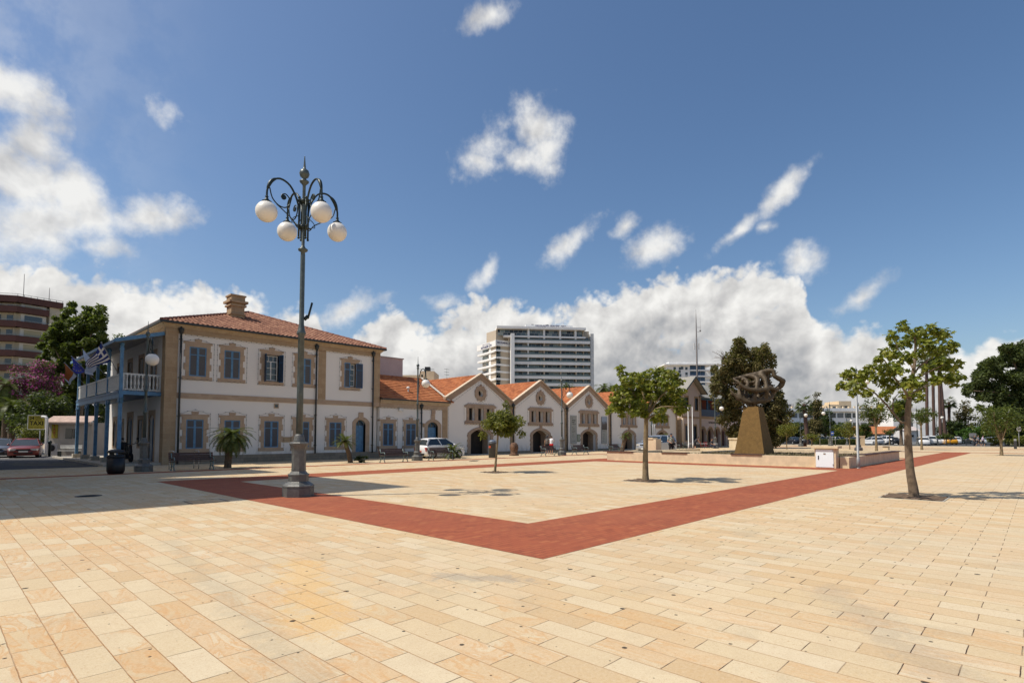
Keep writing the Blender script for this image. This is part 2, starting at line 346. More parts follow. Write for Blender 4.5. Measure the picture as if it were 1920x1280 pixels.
def tile_mat(name, stops, course=.33):
    g = NG(name); n = g.noise(1.1, 6, .7)
    isl = g.n('ShaderNodeNewGeometry').outputs['Random Per Island']
    w = g.n('ShaderNodeTexWhiteNoise', {'Vector': g.n('ShaderNodeVectorMath', {0: g.n('ShaderNodeVectorMath', {0: g.tc.outputs['Object'], 1: (4.2, 4.2, 4.2)}, operation='MULTIPLY').outputs[0]}, operation='FLOOR').outputs[0]}, noise_dimensions='3D').outputs['Value']
    f = g.ma('ADD', g.ma('MULTIPLY', w, .45), g.ma('MULTIPLY', n, .62))
    c = g.ramp(f, stops)
    n2 = g.noise(14, 5, .8); c = g.mix(g.n('ShaderNodeMapRange', {0: n2, 1: .55, 2: .75, 3: 0., 4: .5}).outputs[0], c, tuple(x * .45 for x in stops[0][1]))
    g.col(c); g.b.inputs['Roughness'].default_value = .8; g.b.inputs['Specular IOR Level'].default_value = .25
    return g.m

def leaf_mat(name, stops, trans=.35, rough=.5, spec=.35):
    g = NG(name); isl = g.n('ShaderNodeNewGeometry').outputs['Random Per Island']
    n = g.noise(.9, 3, .6)
    c = g.ramp(g.ma('ADD', g.ma('MULTIPLY', isl, .7), g.ma('MULTIPLY', n, .3)), stops)
    g.col(c); g.b.inputs['Roughness'].default_value = rough; g.b.inputs['Specular IOR Level'].default_value = spec
    tr = g.n('ShaderNodeBsdfTranslucent', {'Color': g.mix(.5, c, (.22, .30, .03))})
    mx = g.n('ShaderNodeMixShader', {0: trans, 1: g.b.outputs[0], 2: tr.outputs[0]})
    g.L.new(mx.outputs[0], g.N['Material Output'].inputs[0])
    return g.m

def louvre_mat(name, c, pitch=.045):
    g = NG(name); sep = g.n('ShaderNodeSeparateXYZ', {0: g.tc.outputs['Object']})
    f = g.ma('FRACT', g.ma('DIVIDE', sep.outputs[2], pitch))
    dk = g.ma('LESS_THAN', f, .35)
    col = g.mix(g.ma('MULTIPLY', dk, .75), c, tuple(x * .25 for x in c))
    g.col(col); g.b.inputs['Roughness'].default_value = .5
    g.bump(f, .6, .02)
    return g.m

def glass_mat(name, c=(.02, .03, .035), rough=.06):
    return mat(name, c, rough, 0, spec=.9)

M = {}
M['pave'] = paving_mat(); M['red'] = redpave_mat()
M['asphalt'] = mat('asphalt', (.045, .046, .048), .9, noise=.25, nscale=3, bump=.3, bscale=60)
M['asphalt2'] = mat('asphalt_worn', (.16, .155, .145), .9, noise=.2, nscale=2)
M['kerb'] = mat('kerb_concrete', (.42, .38, .31), .85, noise=.2, nscale=3)
M['earth'] = mat('dry_earth', (.36, .28, .18), .95, noise=.3, nscale=.5)
M['soil'] = mat('soil', (.13, .085, .05), .95, noise=.5, nscale=9, bump=.8, bscale=14)
M['paint_w'] = mat('road_paint_white', (.6, .6, .57), .8, noise=.25, nscale=8)
M['paint_y'] = mat('road_paint_yellow', (.42, .34, .10), .8, noise=.25, nscale=8)
M['plaster'] = plaster_mat('white_plaster', (.80, .76, .695))
M['plaster_pink'] = plaster_mat('pinkish_plaster', (.60, .50, .45))
M['stone'] = stone_mat('tan_limestone', (.38, .27, .165), (.46, .335, .21), (.52, .42, .28), .62, .34, 'S')
M['frame'] = stone_mat('window_surround_stone', (.42, .31, .215), (.50, .375, .26), (.44, .34, .22), .42, .23, 'S', .004, (.40, .26, .17), .4)
M['frame2'] = stone_mat('warehouse_surround_stone', (.36, .265, .19), (.44, .325, .23), (.28, .2, .14), .50, .27, 'S', .006, (.30, .21, .15), .4)
M['plinth'] = stone_mat('plinth_stone', (.25, .205, .15), (.33, .275, .205), (.14, .12, .10), .8, .25, 'S', .01, (.15, .13, .11), .7)
M['cornice'] = stone_mat('cornice_stone', (.50, .39, .26), (.56, .44, .29), (.34, .26, .17), .9, .5, 'S')
M['tile_old'] = tile_mat('old_roof_tile', [(.15, (.11, .048, .030)), (.45, (.225, .100, .060)), (.72, (.33, .165, .10)), (1., (.50, .31, .20))])
M['tile_new'] = tile_mat('orange_roof_tile', [(.15, (.24, .080, .034)), (.45, (.42, .150, .060)), (.75, (.53, .205, .080)), (1., (.60, .31, .16))])
M['slate'] = mat('grey_shingle', (.30, .285, .25), 1., noise=.2, nscale=4, spec=.05)
M['blue'] = mat('blue_paint', (.095, .225, .375), .55, noise=.25, nscale=5)
M['blue_dk'] = mat('blue_paint_dark', (.028, .105, .21), .55, noise=.3, nscale=5)
M['louvre'] = louvre_mat('blue_grey_louvre', (.088, .100, .120))
M['louvre_dk'] = louvre_mat('dark_blue_louvre', (.035, .065, .12))
M['white'] = mat('white_paint', (.72, .71, .67), .5, noise=.06, nscale=4)
M['rail_white'] = mat('veranda_white_paint', (.62, .62, .58), .6, noise=.18, nscale=8)
M['dark'] = mat('dark_interior', (.012, .011, .010), .9)
M['darkwood'] = mat('dark_door_wood', (.018, .013, .010), .7, noise=.3, nscale=6)
M['gutter'] = mat('dark_gutter_metal', (.030, .034, .033), .5)
M['glass'] = glass_mat('window_glass')
M['pane'] = glass_mat('dark_pane', (.035, .04, .045), .15)
M['iron'] = mat('green_grey_iron', (.085, .105, .100), .42, .3, noise=.25, nscale=9)
M['iron_dk'] = mat('dark_green_iron', (.018, .030, .028), .4, .4, noise=.3, nscale=12)
M['castbase'] = mat('grey_cast_iron', (.125, .125, .115), .5, .2, noise=.25, nscale=7, bump=.25, bscale=25)
M['globe'] = mat('white_globe', (.78, .75, .68), .35, noise=.03, nscale=3)
M['bench_leg'] = mat('bench_casting', (.20, .27, .25), .5, .2, noise=.2, nscale=9)
M['bench_wood'] = mat('bench_wood', (.075, .032, .020), .6, noise=.4, nscale=10)
M['plank'] = mat('planter_plank', (.065, .030, .020), .65, noise=.4, nscale=10)
M['letter'] = mat('sign_lettering', (.012, .012, .014), 1., spec=0.)
M['black'] = mat('black_plastic', (.010, .010, .011), .45)
M['rubber'] = mat('tyre_rubber', (.015, .015, .016), .8)
M['steel'] = mat('brushed_steel', (.42, .41, .39), .3, .8)
M['alu'] = mat('grey_pole_paint', (.30, .31, .31), .45, .2)
M['bark'] = mat('bark', (.16, .115, .075), .9, noise=.4, nscale=7, bump=.8, bscale=22)
M['bark_y'] = mat('young_bark', (.21, .155, .085), .85, noise=.35, nscale=6, bump=.5, bscale=18)
M['bark_palm'] = mat('palm_bark', (.13, .085, .05), .95, noise=.5, nscale=14, bump=1., bscale=30)
M['bark_wash'] = mat('washingtonia_bark', (.105, .06, .045), .95, noise=.4, nscale=9, bump=1., bscale=14)
M['bronze'] = mat('weathered_bronze', (.055, .038, .018), .6, .25, col2=(.12, .086, .048), nscale=2.5, bump=.3, bscale=10)
M['pedestal'] = mat('brown_rough_pedestal', (.175, .100, .028), .95, noise=.18, nscale=5, bump=1., bscale=24)
M['cream'] = mat('cream_render', (.66, .52, .34), .9, noise=.10, nscale=1.5)
M['planter'] = mat('planter_sandstone', (.66, .535, .35), .9, noise=.14, nscale=2.2, bump=.2, bscale=30)
M['electric'] = mat('white_metal_cabinet', (.82, .90, .92), .7)
M['leafA'] = leaf_mat('leaf_bright', [(0., (.034, .050, .006)), (.3, (.095, .12, .012)), (.6, (.20, .225, .025)), (1., (.44, .42, .08))], .40)
M['leafC'] = leaf_mat('leaf_olive', [(0., (.035, .042, .006)), (.4, (.10, .11, .014)), (.75, (.20, .20, .03)), (1., (.30, .24, .05))], .35)
M['leafD'] = leaf_mat('leaf_dark', [(0., (.014, .024, .006)), (.5, (.036, .056, .013)), (1., (.085, .11, .022))], .3)
M['leafM'] = leaf_mat('leaf_mid', [(0., (.022, .036, .007)), (.5, (.065, .092, .016)), (1., (.16, .18, .032))], .38)
M['leafCy'] = leaf_mat('leaf_cypress', [(0., (.055, .048, .018)), (.5, (.13, .108, .045)), (1., (.22, .18, .08))], .3, .8, .15)
M['leafPine'] = leaf_mat('leaf_pine', [(0., (.022, .032, .012)), (.5, (.06, .082, .026)), (1., (.12, .14, .045))], .3, .7, .2)
M['leafG'] = leaf_mat('leaf_green', [(0., (.03, .07, .008)), (.5, (.06, .13, .015)), (1., (.10, .19, .03))], .3)
M['leafBg'] = leaf_mat('leaf_bougainvillea', [(0., (.03, .045, .012)), (.5, (.07, .06, .03)), (.58, (.36, .025, .21)), (1., (.55, .06, .38))], .35)
M['leafOl'] = leaf_mat('leaf_oleander', [(0., (.05, .06, .02)), (.6, (.12, .12, .05)), (.75, (.42, .30, .24)), (1., (.6, .42, .36))], .3)
M['frond'] = leaf_mat('palm_frond', [(0., (.030, .045, .008)), (.5, (.075, .10, .018)), (1., (.16, .17, .045))], .25)
M['skin'] = mat('skin', (.48, .27, .17), .6)
M['hair'] = mat('dark_hair', (.03, .02, .015), .7)
# ---------------------------------------------------------------- mesh writer
class MB:
    def __init__(s): s.v = []; s.f = []; s.mi = []; s.sm = []
    def add(s, vs, fs, mi=0, sm=False):
        o = len(s.v); s.v += [tuple(map(float, p)) for p in vs]
        for f in fs: s.f.append([o + i for i in f]); s.mi.append(mi); s.sm.append(sm)
        return s
    def box(s, x0, x1, y0, y1, z0, z1, mi=0):
        v = [(x0, y0, z0), (x1, y0, z0), (x1, y1, z0), (x0, y1, z0), (x0, y0, z1), (x1, y0, z1), (x1, y1, z1), (x0, y1, z1)]
        return s.add(v, [(0, 3, 2, 1), (4, 5, 6, 7), (0, 1, 5, 4), (1, 2, 6, 5), (2, 3, 7, 6), (3, 0, 4, 7)], mi)
    def obox(s, c, ax, ay, az, mi=0):       # oriented box: centre and three half-axis vectors
        c, ax, ay, az = map(Vector, (c, ax, ay, az)); v = []
        for k in (-1, 1):
            for a, b in ((-1, -1), (1, -1), (1, 1), (-1, 1)): v.append(c + ax * a + ay * b + az * k)
        return s.add(v, [(0, 3, 2, 1), (4, 5, 6, 7), (0, 1, 5, 4), (1, 2, 6, 5), (2, 3, 7, 6), (3, 0, 4, 7)], mi)
    def beam(s, a, b, w, h, up=(0, 0, 1), mi=0):
        a, b = Vector(a), Vector(b); d = (b - a); L_ = d.length; d.normalize(); up = Vector(up)
        x = d.cross(up)
        if x.length < 1e-4: x = d.cross(Vector((1, 0, 0)))
        x.normalize(); u = x.cross(d).normalized()
        return s.obox((a + b) / 2, x * w / 2, u * h / 2, d * L_ / 2, mi)
    def tube(s, pts, rad, n=8, mi=0, caps=True, sm=True):
        pts = [Vector(p) for p in pts]; m = len(pts)
        if isinstance(rad, (int, float)): rad = [rad] * m
        vs = []; prev = None
        for i, p in enumerate(pts):
            t = (pts[min(i + 1, m - 1)] - pts[max(i - 1, 0)]).normalized()
            if prev is None:
                a = t.cross(Vector((0, 0, 1)));
                if a.length < .05: a = t.cross(Vector((1, 0, 0)))
                a.normalize()
            else:
                a = prev - t * prev.dot(t)
                if a.length < 1e-5: a = t.cross(Vector((1, 0, 0)))
                a.normalize()
            prev = a; b = t.cross(a)
            for k in range(n):
                an = 2 * math.pi * k / n; vs.append(p + (a * math.cos(an) + b * math.sin(an)) * rad[i])
        fs = [(i * n + k, i * n + (k + 1) % n, (i + 1) * n + (k + 1) % n, (i + 1) * n + k) for i in range(m - 1) for k in range(n)]
        s.add(vs, fs, mi, sm)
        if caps:
            o = len(s.v) - len(vs)
            s.f.append([o + k for k in range(n)][::-1]); s.mi.append(mi); s.sm.append(False)
            s.f.append([o + (m - 1) * n + k for k in range(n)]); s.mi.append(mi); s.sm.append(False)
        return s
    def lathe(s, prof, n=16, c=(0, 0, 0), mi=0, sm=True, rot=0.):
        vs = []
        for r, z in prof:
            for k in range(n):
                an = 2 * math.pi * k / n + rot; vs.append((c[0] + r * math.cos(an), c[1] + r * math.sin(an), c[2] + z))
        m = len(prof)
        fs = [(i * n + k, i * n + (k + 1) % n, (i + 1) * n + (k + 1) % n, (i + 1) * n + k) for i in range(m - 1) for k in range(n)]
        o = len(s.v); s.add(vs, fs, mi, sm)
        if prof[0][0] > 1e-4: s.f.append([o + k for k in range(n)][::-1]); s.mi.append(mi); s.sm.append(False)
        if prof[-1][0] > 1e-4: s.f.append([o + (m - 1) * n + k for k in range(n)]); s.mi.append(mi); s.sm.append(False)
        return s
    def sphere(s, c, r, n=16, m=10, mi=0, sz=(1, 1, 1)):
        vs = []; c = Vector(c)
        for i in range(m + 1):
            th = math.pi * i / m
            for k in range(n):
                a = 2 * math.pi * k / n
                vs.append((c.x + r * sz[0] * math.sin(th) * math.cos(a), c.y + r * sz[1] * math.sin(th) * math.sin(a), c.z + r * sz[2] * math.cos(th)))
        fs = [(i * n + k, (i + 1) * n + k, (i + 1) * n + (k + 1) % n, i * n + (k + 1) % n) for i in range(m) for k in range(n)]
        return s.add(vs, fs, mi, True)
    def poly(s, outer, holes, fn, depth, back=False, mi=0, mi_side=None):
        """flat panel: outer and holes are 2D loops; fn(a,b,d) gives the 3D point at depth d"""
        loops = [outer] + list(holes)
        tri = tessellate_polygon([[Vector((a, b, 0)) for a, b in lp] for lp in loops])
        flat = [p for lp in loops for p in lp]
        s.add([fn(a, b, 0) for a, b in flat], tri, mi)
        if back: s.add([fn(a, b, depth) for a, b in flat], [t[::-1] for t in tri], mi)
        ms = mi if mi_side is None else mi_side
        if depth:
            for lp in loops:
                n = len(lp); s.add([fn(a, b, 0) for a, b in lp] + [fn(a, b, depth) for a, b in lp],
                                   [(i, (i + 1) % n, n + (i + 1) % n, n + i) for i in range(n)], ms)
        return s
    def wallY(s, outer, holes, y, depth, mi=0, back=False): return s.poly(outer, holes, lambda a, b, d: (a, y + d, b), depth, back, mi)
    def wallX(s, outer, holes, x, depth, mi=0, back=False): return s.poly(outer, holes, lambda a, b, d: (x + d, a, b), depth, back, mi)
    def slab(s, outer, z0, z1, mi=0): return s.poly(outer, [], lambda a, b, d: (a, b, z0 + d), z1 - z0, True, mi)
    def build(s, name, m, parent=None, loc=None, off=None, recalc=True):
        me = bpy.data.meshes.new(name)
        v = s.v
        if off is not None: v = [(p[0] - off[0], p[1] - off[1], p[2] - off[2]) for p in v]
        me.from_pydata(v, [], s.f)
        for q in (m if isinstance(m, (list, tuple)) else [m]): me.materials.append(q)
        me.polygons.foreach_set('material_index', s.mi); me.polygons.foreach_set('use_smooth', s.sm)
        if recalc and len(s.f) < 60000:
            bm = bmesh.new(); bm.from_mesh(me); bmesh.ops.recalc_face_normals(bm, faces=bm.faces); bm.to_mesh(me); bm.free()
        me.update()
        o = bpy.data.objects.new(name, me); COL.objects.link(o)
        if parent is not None: o.parent = parent
        if loc is not None: o.location = loc
        return o

def tag(o, label=None, cat=None, group=None, kind=None):
    if label: o['label'] = label
    if cat: o['category'] = cat
    if group: o['group'] = group
    if kind: o['kind'] = kind
    return o
def thing(name, label, cat, loc=(0, 0, 0), rz=0., group=None):
    o = bpy.data.objects.new(name, None); COL.objects.link(o); o.empty_display_size = .3
    o.location = loc; o.rotation_euler = (0, 0, rz)
    return tag(o, label, cat, group)
def wpart(name, mb, m, root, parent=None):
    """a part whose mesh was written in world coordinates (root has no rotation)"""
    l = root.location
    o = mb.build(name, m, parent or root)
    o.location = (-l.x, -l.y, -l.z) if parent is None else (0, 0, 0)
    return o
def struct(name, mb, m): return tag(mb.build(name, m), kind='structure', label=None)
def copy_tree(o, parent=None):
    c = o.copy(); COL.objects.link(c); c.parent = parent
    for ch in list(o.children): copy_tree(ch, c)
    return c
def dup(proto, loc, rz=0., label=None, group=None, sc=None):
    c = copy_tree(proto); c.location = loc; c.rotation_euler = (0, 0, rz)
    if sc: c.scale = (sc,) * 3 if isinstance(sc, (int, float)) else sc
    if label: c['label'] = label
    if group: c['group'] = group
    return c
class Proto:
    """first use moves the prototype itself, later uses copy it"""
    def __init__(s, o): s.o = o; s.used = False
    def put(s, loc, rz=0., label=None, group=None, sc=None):
        if s.used: return dup(s.o, loc, rz, label, group, sc)
        s.used = True; o = s.o; o.location = loc; o.rotation_euler = (0, 0, rz)
        if sc: o.scale = (sc,) * 3 if isinstance(sc, (int, float)) else sc
        if label: o['label'] = label
        if group: o['group'] = group
        return o

def text(body, size, fn, m, name, parent=None, off=(0, 0, 0), align='CENTER', sx=1., bold=False, thick=.0):
    """lettering as a thin mesh; fn maps (a, b) on the sign to a 3D point"""
    cu = bpy.data.curves.new('t', 'FONT'); cu.body = body; cu.size = size; cu.align_x = align; cu.align_y = 'CENTER'
    cu.resolution_u = 2
    if bold: cu.offset = size * .022
    o = bpy.data.objects.new('t', cu); COL.objects.link(o)
    dg = bpy.context.evaluated_depsgraph_get(); me = bpy.data.meshes.new_from_object(o.evaluated_get(dg))
    bpy.data.objects.remove(o); bpy.data.curves.remove(cu)
    for v in me.vertices:
        p = fn(v.co.x * sx, v.co.y); v.co = Vector(p) - Vector(off)
    me.name = name; me.materials.clear(); me.materials.append(m)
    o = bpy.data.objects.new(name, me); COL.objects.link(o); o.parent = parent
    return o

def arc(cx, cz, r, a0, a1, n, rz=None):
    rz = rz or r
    return [(cx + r * math.cos(R(a0 + (a1 - a0) * i / n)), cz + rz * math.sin(R(a0 + (a1 - a0) * i / n))) for i in range(n + 1)]
def archloop(x0, x1, z0, zs, rise, n=12):
    """opening: straight sides up to zs then a segmental arch of the given rise (closed loop)"""
    w = (x1 - x0) / 2; cx = (x0 + x1) / 2
    r = (w * w + rise * rise) / (2 * rise); cz = zs + rise - r; a = math.degrees(math.asin(min(1, w / r)))
    return [(x0, z0)] + [(x1, z0)] + [(cx + r * math.cos(R(t)), cz + r * math.sin(R(t))) for t in np.linspace(90 - a, 90 + a, n + 1)]
# ---------------------------------------------------------------- ground
def sheet(name, loop, z, m):
    mb = MB(); mb.poly(loop, [], lambda a, b, d: (a, b, z), 0); return struct(name, mb, m)
def rect(x0, x1, y0, y1): return [(x0, y0), (x1, y0), (x1, y1), (x0, y1)]
sheet('ground', rect(-900, 2600, -900, 2600), -.02, M['earth'])
sheet('plaza_paving', [(-40, -60), (104, -60), (104, 36), (6.3, 36), (6.1, 35.6), (-40, 34.6)], 0.0, M['pave'])
# red brick bands, each sheet a hair above the slabs
sheet('red_paving_band', [(5.57, 4.74), (68.0, 4.74), (68.0, 6.84), (7.62, 6.84), (7.62, 20.45), (29.2, 20.45), (29.2, 6.85), (31.2, 6.85), (31.2, 20.45), (46.8, 20.45), (46.8, 6.85), (48.6, 6.85), (48.6, 22.55), (5.57, 22.55)], .004, M['red'])
sheet('red_paving_strip', rect(-12, 100, 27.75, 28.5), .004, M['red'])
sheet('red_cross_band', [(68.01, -30), (69.6, -30), (69.6, 27.7), (68.01, 27.7)], .004, M['red'])
sheet('red_far_band', [(82, -30), (83.4, -30), (83.4, 27.7), (82, 27.7)], .004, M['red'])
sheet('red_outer_band', [(92, -30), (93.6, -30), (93.6, 27.7), (92, 27.7)], .004, M['red'])
# side street on the left and car park beyond
sheet('side_street', [(-60, 34.62), (6.1, 35.62), (6.3, 36.4), (6.3, 52.5), (-60, 52.5)], .004, M['asphalt'])
sheet('taxi_rank', rect(-60, 16, 52.5, 90), .0, M['asphalt2'])
sheet('car_park', rect(104.3, 210, -110, 110), -.005, M['asphalt'])
mb = MB(); mb.box(104, 104.3, -110, 35, -.02, .12); mb.box(6.3, 6.5, 36.4, 52.5, -.02, .13); struct('kerb', mb, M['kerb'])
mb = MB(); mb.box(6.5, 9.0, 35.3, 50.5, -.02, .12); mb.box(6.3, 6.499, 35.3, 36.399, -.02, .115); struct('pavement', mb, M['kerb'])
mb = MB()
for y in (41., 43.): mb.poly([(3.2, y), (5.9, y - 2.6), (6.0, y - 2.5), (3.3, y + .1)], [], lambda a, b, d: (a, b, .009), 0)
struct('yellow_road_lines', mb, M['paint_y'])
mb = MB()
for x in (.6, 2.4): mb.poly(rect(x, x + .9, 46.2, 46.35), [], lambda a, b, d: (a, b, .009), 0)
struct('white_road_marks', mb, M['paint_w'])
# far rise of land beyond the trees
mb = MB(); random.seed(5); n = 40; prev = None; vs = []; fs = []
for i in range(n + 1):
    px = 1660 + i * 14; h = 26 * math.exp(-((px - 1850) / 75) ** 2) + 8 * math.exp(-((px - 2080) / 120) ** 2) + random.uniform(0, 1.4)
    for k, (dd, hh) in enumerate(((760, 0), (900, h * 1.0), (1150, h * 1.15), (1500, 0))):
        p = at(px, 817, dd); vs.append((p.x, p.y, -3 + hh))
for i in range(n):
    for k in range(3): a = i * 4 + k; fs.append((a, a + 4, a + 5, a + 1))
mb.add(vs, fs, 0, True); struct('hills', mb, mat('far_hill', (.15, .165, .17), .95, noise=.2, nscale=.02))

# manholes and the scored service hatch in the slabs
def manhole(x, y, r, label):
    mb = MB(); mb.lathe([(r, 0), (r, .006), (r * .9, .008), (r * .88, .004), (0.001, .004)], 24)
    for k in range(-3, 4): mb.box(-r * .6, r * .6, k * r * .2 - .008, k * r * .2 + .008, .0045, .0075)
    tag(mb.build('manhole_cover', mat('manhole_iron', (.035, .034, .032), .6, .4), None, (x, y, .002)), label, 'manhole cover')
manhole(3.0, 18.45, .30, 'round dark iron manhole cover in the shaded slabs on the left')
manhole(24.0, 26.2, .30, 'round iron manhole cover in the sunlit slabs before the first gable')
t = thing('inspection_hatch', 'square service hatch set in the slabs at the edge of the big shadow', 'hatch', (4.75, 14.85, .003))
mb = MB(); mb.wallY
fr = MB(); fr.poly(rect(-.42, .42, -.38, .38), [rect(-.385, .385, -.345, .345)], lambda a, b, d: (a, b, .004 - d), .004); fr.build('frame', mat('hatch_frame', (.05, .045, .04), .7), t)
fr = MB(); fr.poly(rect(-.38, .38, -.34, .34), [], lambda a, b, d: (a, b, .002), 0); fr.build('lid', M['pave'], t)

# ---------------------------------------------------------------- buildings outside the left edge that throw the big shadow
def block(name, label, x0, x1, y0, y1, h):
    t = thing(name, label, 'building', ((x0 + x1) / 2, (y0 + y1) / 2, 0)); w = MB(); w.box(x0, x1, y0, y1, 0, h - .3); w.box(x0 - .01, x1 + .01, y0 - .01, y1 + .01, h - .3, h)
    wpart('wall', w, M['plaster'], t)
    for k in range(int(h // 3)):
        for j in range(int((y1 - y0) // 3)):
            q = MB(); yc = y0 + 1.5 + j * 3; zc = 1.2 + k * 3; q.box(x1 - .05, x1 + .02, yc - .6, yc + .6, zc, zc + 1.3); wpart('window', q, M['pane'], t)
block('apartment_block', 'plain pale apartment block just outside the left edge, nearer the square', -13, -.26, 21.6, 28.5, 20)
block('apartment_block', 'longer pale apartment block just outside the left edge beside the side street', -13, -.10, 31.5, 52.0, 20)
# ---------------------------------------------------------------- row of buildings along Y = YF
YF = 35.2
def window_frame(root, uc, z0, z1, hw, key=.16, sill=True, w=.24, name='window', y=YF, m='frame'):
    """toothed stone surround; returns it (a part that will carry shutters)"""
    a, b = uc - hw, uc + hw; L_, R_ = [], []
    z = z0 - .22; n = 5; step = (z1 - z0 + .18) / n
    R_ += [(b + w + .10, z), (b + w + .10, z + .2)]; zz = z + .2
    for i in range(n):
        d = w - .06 if i % 2 == 0 else w + .04
        if i == n - 1: d = w - .02
        R_ += [(b + d, zz + .001), (b + d, zz + step - .001)]; zz += step
    top = z1 + .30
    R_ += [(b + w + .07, zz), (b + w + .07, top)]
    L_ = [(2 * uc - x, q) for x, q in R_][::-1]
    outer = R_ + [(uc + .17, top), (uc + .20, top + key), (uc - .20, top + key), (uc - .17, top)] + L_
    mb = MB(); mb.wallY(outer, [[(a, z0), (b, z0), (b, z1), (a, z1)]], y - .035, .30)
    return wpart(name, mb, M[m], root)
def shutter(root, par, x0, x1, z0, z1, y, open_=0, side=-1, lm='louvre'):
    """louvred leaf between x0 and x1; open_ folds it back flat on the wall or half way"""
    fw = .055; w = x1 - x0; zr = z0 + (z1 - z0) * .73
    def put(name, mbf, m, p):
        ob = wpart(name, mbf, m, root, p); return ob
    hx = x0 if side < 0 else x1
    def T(a, d, z):                         # a along the leaf from its hinge, d thickness
        if open_ == 0: return (hx + (-side) * a, y + d, z)
        an = R(open_); s_ = -side
        return (hx + s_ * (a * math.cos(an)), y - a * math.sin(an) + d, z)
    def bx(mb, a0, a1, z_0, z_1, d0, d1):
        v = [T(a, d, z) for z in (z_0, z_1) for a, d in ((a0, d0), (a1, d0), (a1, d1), (a0, d1))]
        mb.add(v, [(0, 3, 2, 1), (4, 5, 6, 7), (0, 1, 5, 4), (1, 2, 6, 5), (2, 3, 7, 6), (3, 0, 4, 7)])
    f = MB(); bx(f, 0, fw, z0, z1, 0, .045); bx(f, w - fw, w, z0, z1, 0, .045)
    for a, b in ((z0, z0 + fw), (zr - fw / 2, zr + fw / 2), (z1 - fw, z1)): bx(f, fw, w - fw, a, b, .002, .043)
    for zz in (z0 + .12, z1 - .14): bx(f, -.07, .0, zz - .02, zz + .02, -.004, .02)
    fo = put('shutter', f, M['blue'] if lm == 'louvre' else M['blue_dk'], par)
    l = MB()
    for a, b in ((z0 + fw, zr - fw / 2), (zr + fw / 2, z1 - fw)): bx(l, fw, w - fw, a, b, .016, .03)
    return fo, l
def shuttered(root, uc, z0, z1, hw=.45, key=.16, lm='louvre'):
    fr = window_frame(root, uc, z0, z1, hw, key)
    for s_, a, b in ((-1, uc - hw + .005, uc - .003), (1, uc + .003, uc + hw - .005)):
        f, l = shutter(root, fr, a, b, z0 + .005, z1 - .005, YF - .02, 0, s_, lm); wpart('louvre', l, M[lm], root, fr)
    d = MB(); d.box(uc - hw, uc + hw, YF + .24, YF + .26, z0, z1); wpart('pane', d, M['dark'], root, fr)
    return fr
def casement(root, fr, x0, x1, z0, z1, y, bars=3):
    g = MB(); g.box(x0, x1, y + .03, y + .04, z0, z1); wpart('pane', g, M['pane'], root, fr)
    f = MB(); t = .05; xc = (x0 + x1) / 2; zt_ = z0 + (z1 - z0) * .74
    f.box(x0, x0 + t, y, y + .05, z0, z1); f.box(x1 - t, x1, y, y + .05, z0, z1)
    for z in (z0, zt_, z1 - t): f.box(x0 + t, x1 - t, y + .002, y + .048, z, z + t)
    f.box(xc - t * .7, xc + t * .7, y - .003, y + .046, z0 + t, zt_)
    for k in (1, 2): z = z0 + (zt_ - z0) * k / 3; f.box(x0 + t, x1 - t, y + .006, y + .04, z, z + .025)
    for k in (1, 2): x = x0 + (x1 - x0) * k / 3; f.box(x - .012, x + .012, y + .006, y + .04, zt_ + t, z1 - t)
    wpart('casement', f, M['white'], root, fr)
def pipe(root, x, z0, z1, y=YF - .12):
    p = MB(); p.tube([(x, y, z0), (x, y, z1 - .35)], .055, 8)
    p.lathe([(.055, z1 - .40), (.10, z1 - .33), (.15, z1 - .18), (.16, z1 - .05), (.06, z1 - .02)], 8, (x, y, 0), 0, True)
    p.tube([(x, y, z1 - .03), (x, y + .02, z1 + .10)], .05, 6)
    for z in np.linspace(z0 + .5, z1 - .7, 4): p.box(x - .08, x + .08, y - .03, y + .13, z, z + .035)
    wpart('downpipe', p, M['gutter'], root)
def string_lights(root, path, name='light_string', sag=.05, step=.30, y=YF - .06):
    mb = MB()
    for (a, b) in zip(path[:-1], path[1:]):
        L_ = math.hypot(b[0] - a[0], b[1] - a[1]); n = max(1, int(L_ / step)); pts = []
        for i in range(n + 1):
            t = i / n; x = a[0] + (b[0] - a[0]) * t; z = a[1] + (b[1] - a[1]) * t; pts.append((x, y, z))
            if i < n:
                xm = a[0] + (b[0] - a[0]) * (t + .5 / n); zm = a[1] + (b[1] - a[1]) * (t + .5 / n); pts.append((xm, y, zm - sag))
        mb.tube(pts, .007, 3, caps=False)
        for p in pts[::2]:
            r = .024; mb.add([(p[0] + r, p[1], p[2]), (p[0] - r, p[1], p[2]), (p[0], p[1] - r, p[2]), (p[0], p[1] + r, p[2]), (p[0], p[1], p[2] + r), (p[0], p[1], p[2] - r * 1.6)],
                             [(0, 2, 4), (2, 1, 4), (1, 3, 4), (3, 0, 4), (2, 0, 5), (1, 2, 5), (3, 1, 5), (0, 3, 5)])
    wpart(name, mb, M['gutter'], root)

